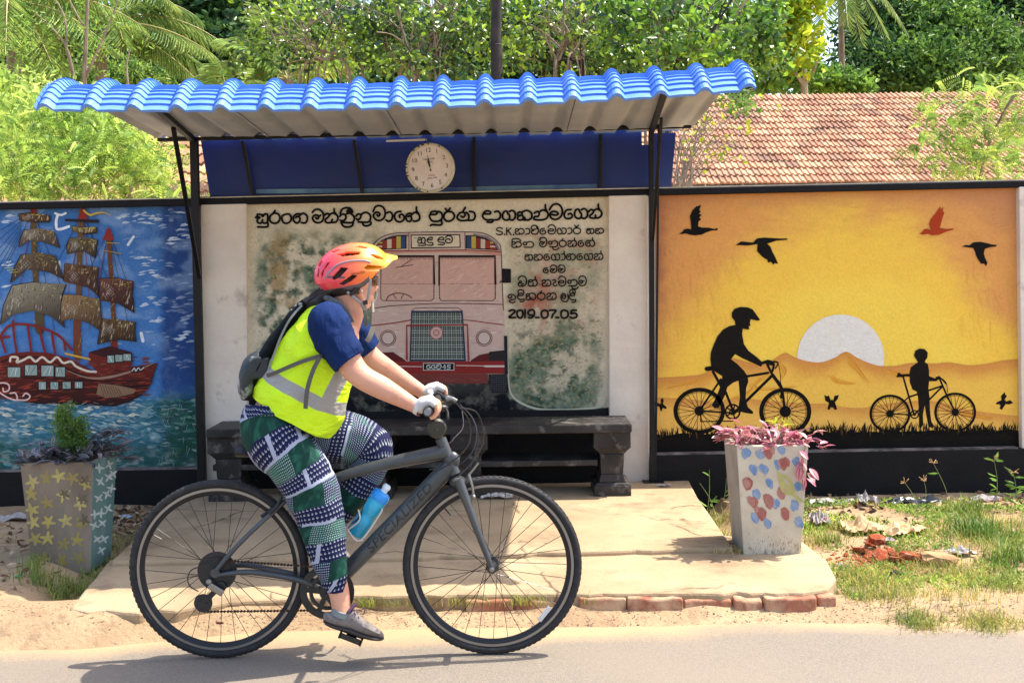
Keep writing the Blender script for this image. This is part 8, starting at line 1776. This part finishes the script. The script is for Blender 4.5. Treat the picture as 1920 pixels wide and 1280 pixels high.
def weed(px, py, tx, ty, label, leaves=0, head=True, dark=False, group=None):
    a = onto(px, py); Y = a.y; e = P(tx, ty, Y); t = empty('weed', a, label, 'weed', group); m_ = a.lerp(e, .5)+Vector((.012, 0, .01)); q = crom([a, m_, e], 6); b = MB(); b.tube(q, [.0022-.0014*i/(len(q)-1) for i in range(len(q))], 5); b.build('stem', M_wstem, t)
    if head:
        b = MB()
        for k in range(8): d = Vector((rnd.uniform(-1, 1), rnd.uniform(-1, 1), rnd.uniform(-.2, 1))).normalized(); b.tube([e, e+d*rnd.uniform(.02, .042)], [.0014, .0022], 4)
        b.build('seed_head', M_whead, t)
    if leaves:
        ps = []; ds = []
        for k in range(leaves): c = q[int(len(q)*rnd.uniform(.15, .98))-0 if 0 else min(len(q)-1, int(len(q)*rnd.uniform(.15, .98)))]; ps.append(tuple(c)); ds.append((rnd.uniform(-1, 1), rnd.uniform(-.6, .6), rnd.uniform(-.1, .6)))
        leafmesh('foliage', np.array(ps), unit(np.array(ds)), .06, .014, cols(leaves, [(.8, 1, .8), (1, 1.1, .9)]), ML_scrub if dark else ML_mid, t)
M_wstem = mat('weed_stem', S('#8fa060'), .7); M_whead = mat('weed_seed_head', S('#a8865c'), .9)
for a in ((1724, 965, 1697, 905, 'weed with a brown seed head leaning left below the child with the painted bicycle', 0), (1732, 952, 1733, 902, 'short upright weed with a brown seed head between two taller ones', 0), (1785, 962, 1750, 868, 'tall leaning weed with a small seed head at its tip', 2), (1868, 945, 1864, 862, 'tall upright weed with rings of narrow leaves', 12), (1903, 962, 1900, 885, 'leafy branching weed nearest the right edge', 16), (1322, 985, 1330, 880, 'tall grass stalk arching beside the white planter', 3), (1345, 975, 1312, 905, 'leaning stalk left of the white planter', 3), (1350, 960, 1362, 895, 'stalk rising close against the white planter', 3)): weed(*a[:5], leaves=a[5], head=a[5] not in (3,), dark=True)
t = pts = around(1340, 985, 160, .06)+around(1352, 1010, 90, .04)+around(1325, 955, 60, .04)
blades(pts, .11, 1.0, .005, [(.9, 1, .8), (1.3, 1.25, .9), (.6, .7, .6)]); tag(C.objects[-1], 'rough grass between the concrete apron and the white planter', kind='stuff')
pts = around(1826, 1000, 260, .07)+around(1810, 962, 120, .05)+around(1890, 1052, 240, .07)
blades(pts, .12, .9, .007, [(.7, .95, .6), (1, 1.15, .7), (.5, .7, .5)]); tag(C.objects[-1], 'broad bladed weeds in clumps among the rubbish at the right', kind='stuff')
q = PZ(1375, 1035, .098); pts = [(q.x+rnd.gauss(0, .05), q.y+rnd.gauss(0, .02)-.01, .098) for _ in range(110)]
blades(pts, .05, 1.3, .0022, [(1.9, 1.5, 1.2), (1.4, 1.2, 1.0)]); tag(C.objects[-1], 'dry straw caught at the foot of the white planter', kind='stuff')
def ground_cover(n, x0, x1, y0, y1, col, name, lab, thr, L=.022):
    out = []
    while len(out) < n:
        x, y = rnd.uniform(x0, x1), rnd.uniform(y0, y1)
        if fbm(x*3.2, y*3.2, 15, 3) > thr: out.append((x, y, gz(x, y)+rnd.uniform(0, .02)))
    out = np.array(out); o = leafmesh(name, out, sampdir(n, .5), nprg.uniform(.5, 1.3, n)*L, L*.4, cols(n, col, .25), ML_scrub); tag(o, lab, kind='stuff')
ground_cover(14000, 1.45, 3.4, 5.15, 7.3, [(1.5, 1.4, 1.2), (1, 1.05, .9), (2.0, 1.7, 1.4)], 'ground_cover', 'low creeping weeds covering the verge right of the white planter', -.05)
M_lit = mat('dead_leaves', S('#7a5638'), .9, attr='Col', col2=.7, scale=12)
out = []
for k in range(1300):
    r_ = rnd.random()
    if r_ < .45: x, y = rnd.uniform(-2.6, -1.75), rnd.gauss(7.0, .22)
    elif r_ < .8: x, y = rnd.uniform(1.3, 3.4), rnd.gauss(7.0, .3)
    else: x, y = rnd.uniform(-3.3, -1.7), rnd.uniform(5.2, 7)
    out.append((x, min(y, 7.45), gz(x, min(y, 7.45))+rnd.uniform(.002, .02)))
d = sampdir(len(out), 0); d[:, 2] *= .3; cl = np.array([S(c)[:3] for c in ('#8a6444', '#6a4a34', '#a88a64', '#4c382c', '#c0a888')])[nprg.integers(0, 5, len(out))]
o = leafmesh('leaf_litter', np.array(out), unit(d), nprg.uniform(.02, .06, len(out)), .022, cl, M_lit); tag(o, 'dry leaf litter and chaff along the foot of the wall', kind='stuff')
def crumple(name, px, py, w_, h_, m, label, cat, seed, up=.05, z0=None, rot=0.0, group=None, n=14, amp=.7, Y=None):
    rr_ = random.Random(seed); q = onto(px, py) if z0 is None else PZ(px, py, z0); b = MB(); n2 = n
    for j in range(n2+1):
        for i in range(n+1):
            u, v = i/n-.5, j/n2-.5; x = u*w_*.85*(1+.5*noise.noise(Vector((v*4, seed, 0)))); y = v*h_*.85*(1+.5*noise.noise(Vector((u*4, seed, 5)))); e = 1-max(abs(u), abs(v))*1.4
            z = up*.75*(.3+.7*e)*(.5+.9*noise.noise(Vector((u*3.5, v*3.5, seed*2.3)))+amp*abs(noise.noise(Vector((u*9, v*9, seed)))))+rr_.uniform(0, .003)
            c, s_ = math.cos(rot), math.sin(rot); b.v.append((q.x+x*c-y*s_, q.y+x*s_+y*c, q.z+.004+max(0, z))); b.c.append((1, 1, 1, 1))
    for j in range(n2):
        for i in range(n): a = j*(n+1)+i; b.f.append((a, a+1, a+n+2, a+n+1)); b.m.append(0)
    o = b.build(name, m, None, smooth=False, fix=False); origin(o, q); md = o.modifiers.new('t', 'SOLIDIFY'); md.thickness = .0012; tag(o, label, cat, group); return o
M_pap = mat('sun_bleached_paper', S('#b89870'), .8, col2=S('#ccb088'), scale=9, third=S('#c89060'), tscale=12); M_wht = mat('white_paper', S('#a8a09a'), .7, col2=S('#8c8284'), scale=20, third=S('#b04a3a'), tscale=16, tcon=(.6, .64)); M_bkp = mat('black_bag_plastic', S('#222226'), .3, spec=.6); M_clr = mat('dull_clear_plastic', S('#a8a29a'), .25, spec=.6, col2=S('#8a8078'), scale=12)
crumple('plastic_bag', 1627, 948, .13, .12, M_clr, 'crumpled translucent plastic bag lying against the black plinth', 'plastic bag', 3, .12)
crumple('plastic_sheet', 1560, 945, .30, .12, M_clr, 'flat dusty plastic sheet behind the white planter', 'plastic sheet', 4, .05)
crumple('rubbish_bag', 1715, 948, .34, .14, M_bkp, 'flattened black rubbish bag at the foot of the wall', 'rubbish bag', 5, .08)
crumple('paper_scrap', 1536, 985, .10, .20, M_wht, 'crushed white and red wrapper just right of the white planter', 'wrapper', 6, .13)
crumple('cardboard_scrap', 1620, 1000, .24, .20, M_pap, 'crumpled tan sheet in the middle of the rubbish', 'scrap', 7, .11)
crumple('cardboard_scrap', 1690, 1002, .26, .18, M_pap, 'sun-bleached cream sheet beside the tan one', 'scrap', 8, .09, rot=.4)
crumple('paper_scrap', 1650, 1018, .16, .08, M_wht, 'torn white paper in front of the bleached sheets', 'paper', 9, .05)
crumple('paper_scrap', 1800, 1040, .14, .08, M_clr, 'grey plastic scrap in the grass right of the rubble', 'scrap', 19, .05)
crumple('paper_scrap', 1850, 940, .22, .08, M_wht, 'pale litter lying below the tall weeds', 'litter', 21, .05)
crumple('plastic_film', 932, 934, .23, .10, mat('clear_film_thin', S('#c0b8ae'), .2, spec=.7, col2=S('#9a9288'), scale=14), 'thin clear plastic film on the concrete under the bench', 'plastic film', 10, .045, z0=.122)
crumple('paper_scrap', 232, 972, .10, .06, mat('pale_blue_scrap', S('#9fb4c0'), .6), 'pale blue wrapper lying left of the rear wheel', 'wrapper', 11, .03)
crumple('paper_scrap', 284, 942, .05, .05, mat('blue_scrap', S('#7fa4d8'), .6), 'small blue scrap by the black plinth', 'scrap', 12, .03)
crumple('plastic_sheet', 22, 975, .32, .12, M_clr, 'dirty sheet of plastic at the left edge under the ship mural', 'plastic sheet', 13, .05)
crumple('bottle_cap', 33, 1083, .03, .02, mat('green_plastic', S('#3f9a68'), .4), 'bright green plastic scrap left of the mauve planter', 'scrap', 14, .012)
crumple('paper_scrap', 1245, 912, .09, .05, M_wht, 'torn paper at the foot of the right shelter post', 'paper', 15, .02, z0=.122)
labs = ['largest broken brick piece of the rubble heap', 'brick shard topping the rubble heap', 'brick piece at the left end of the rubble heap', 'flat brick piece in front of the rubble heap', 'brick piece leaning right in the rubble heap', 'small brick shard low in the rubble heap', 'brick shard half buried in grass', 'narrow brick piece behind the rubble heap']
for i, (px, py, r, s_) in enumerate(((1652, 1050, .055, (1.4, .8, .6)), (1645, 1028, .045, (1.2, .9, .7)), (1612, 1036, .04, (1.4, .8, .5)), (1680, 1056, .045, (1.3, .9, .5)), (1702, 1050, .05, (1, .8, .7)), (1668, 1042, .04, (1.2, .8, .8)), (1722, 1052, .04, (1.1, .8, .6)), (1632, 1020, .04, (1.5, .6, .6)))):
    me = rock(r, s_, i+20, 1, .2); me.materials.append(M_brickd); o = bpy.data.objects.new('brick_fragment', me); C.objects.link(o); q = onto(px, py); o.location = q+Vector((0, 0, r*.35+(.03 if i == 1 else 0))); o.rotation_euler = (rnd.uniform(-.4, .4), rnd.uniform(-.3, .3), rnd.uniform(0, 3)); tag(o, labs[i], 'brick fragment', 'broken brick heap on the verge')
M_stone = mat('tan_stone', S('#b08a62'), .9, col2=S('#8f6a48'), scale=12, bump=.5, bscale=40)
for i, (px, py, r, s_, m, lb) in enumerate(((1760, 1056, .075, (1.4, .9, .5), M_stone, 'large flat tan stone right of the rubble heap'), (1682, 1078, .03, (1.2, 1, .6), M_blk, 'small black lump in the grass below the rubble'), (1575, 1060, .02, (1.3, 1, .5), M_wht, 'small white chip beside the corner of the apron'))):
    me = rock(r, s_, i+50, 2, .22); me.materials.append(m); o = bpy.data.objects.new('stone', me); C.objects.link(o); o.location = onto(px, py)+Vector((0, 0, r*.25)); o.rotation_euler = (0, .1, .3*i); tag(o, lb, 'stone')
r3 = random.Random(77); b = MB()
for k in range(420):
    x, y = r3.gauss(2.75*1.0*(PZ(1660, 1040, .07).x/2.75), .13), r3.gauss(PZ(1660, 1040, .07).y, .1); pebble(b, (x, y, gz(x, y)+.002), r3.uniform(.004, .018), r3)
tag(b.build('rubble', M_brickd, smooth=False, fix=False), 'crushed brick rubble between the larger fragments', kind='stuff')
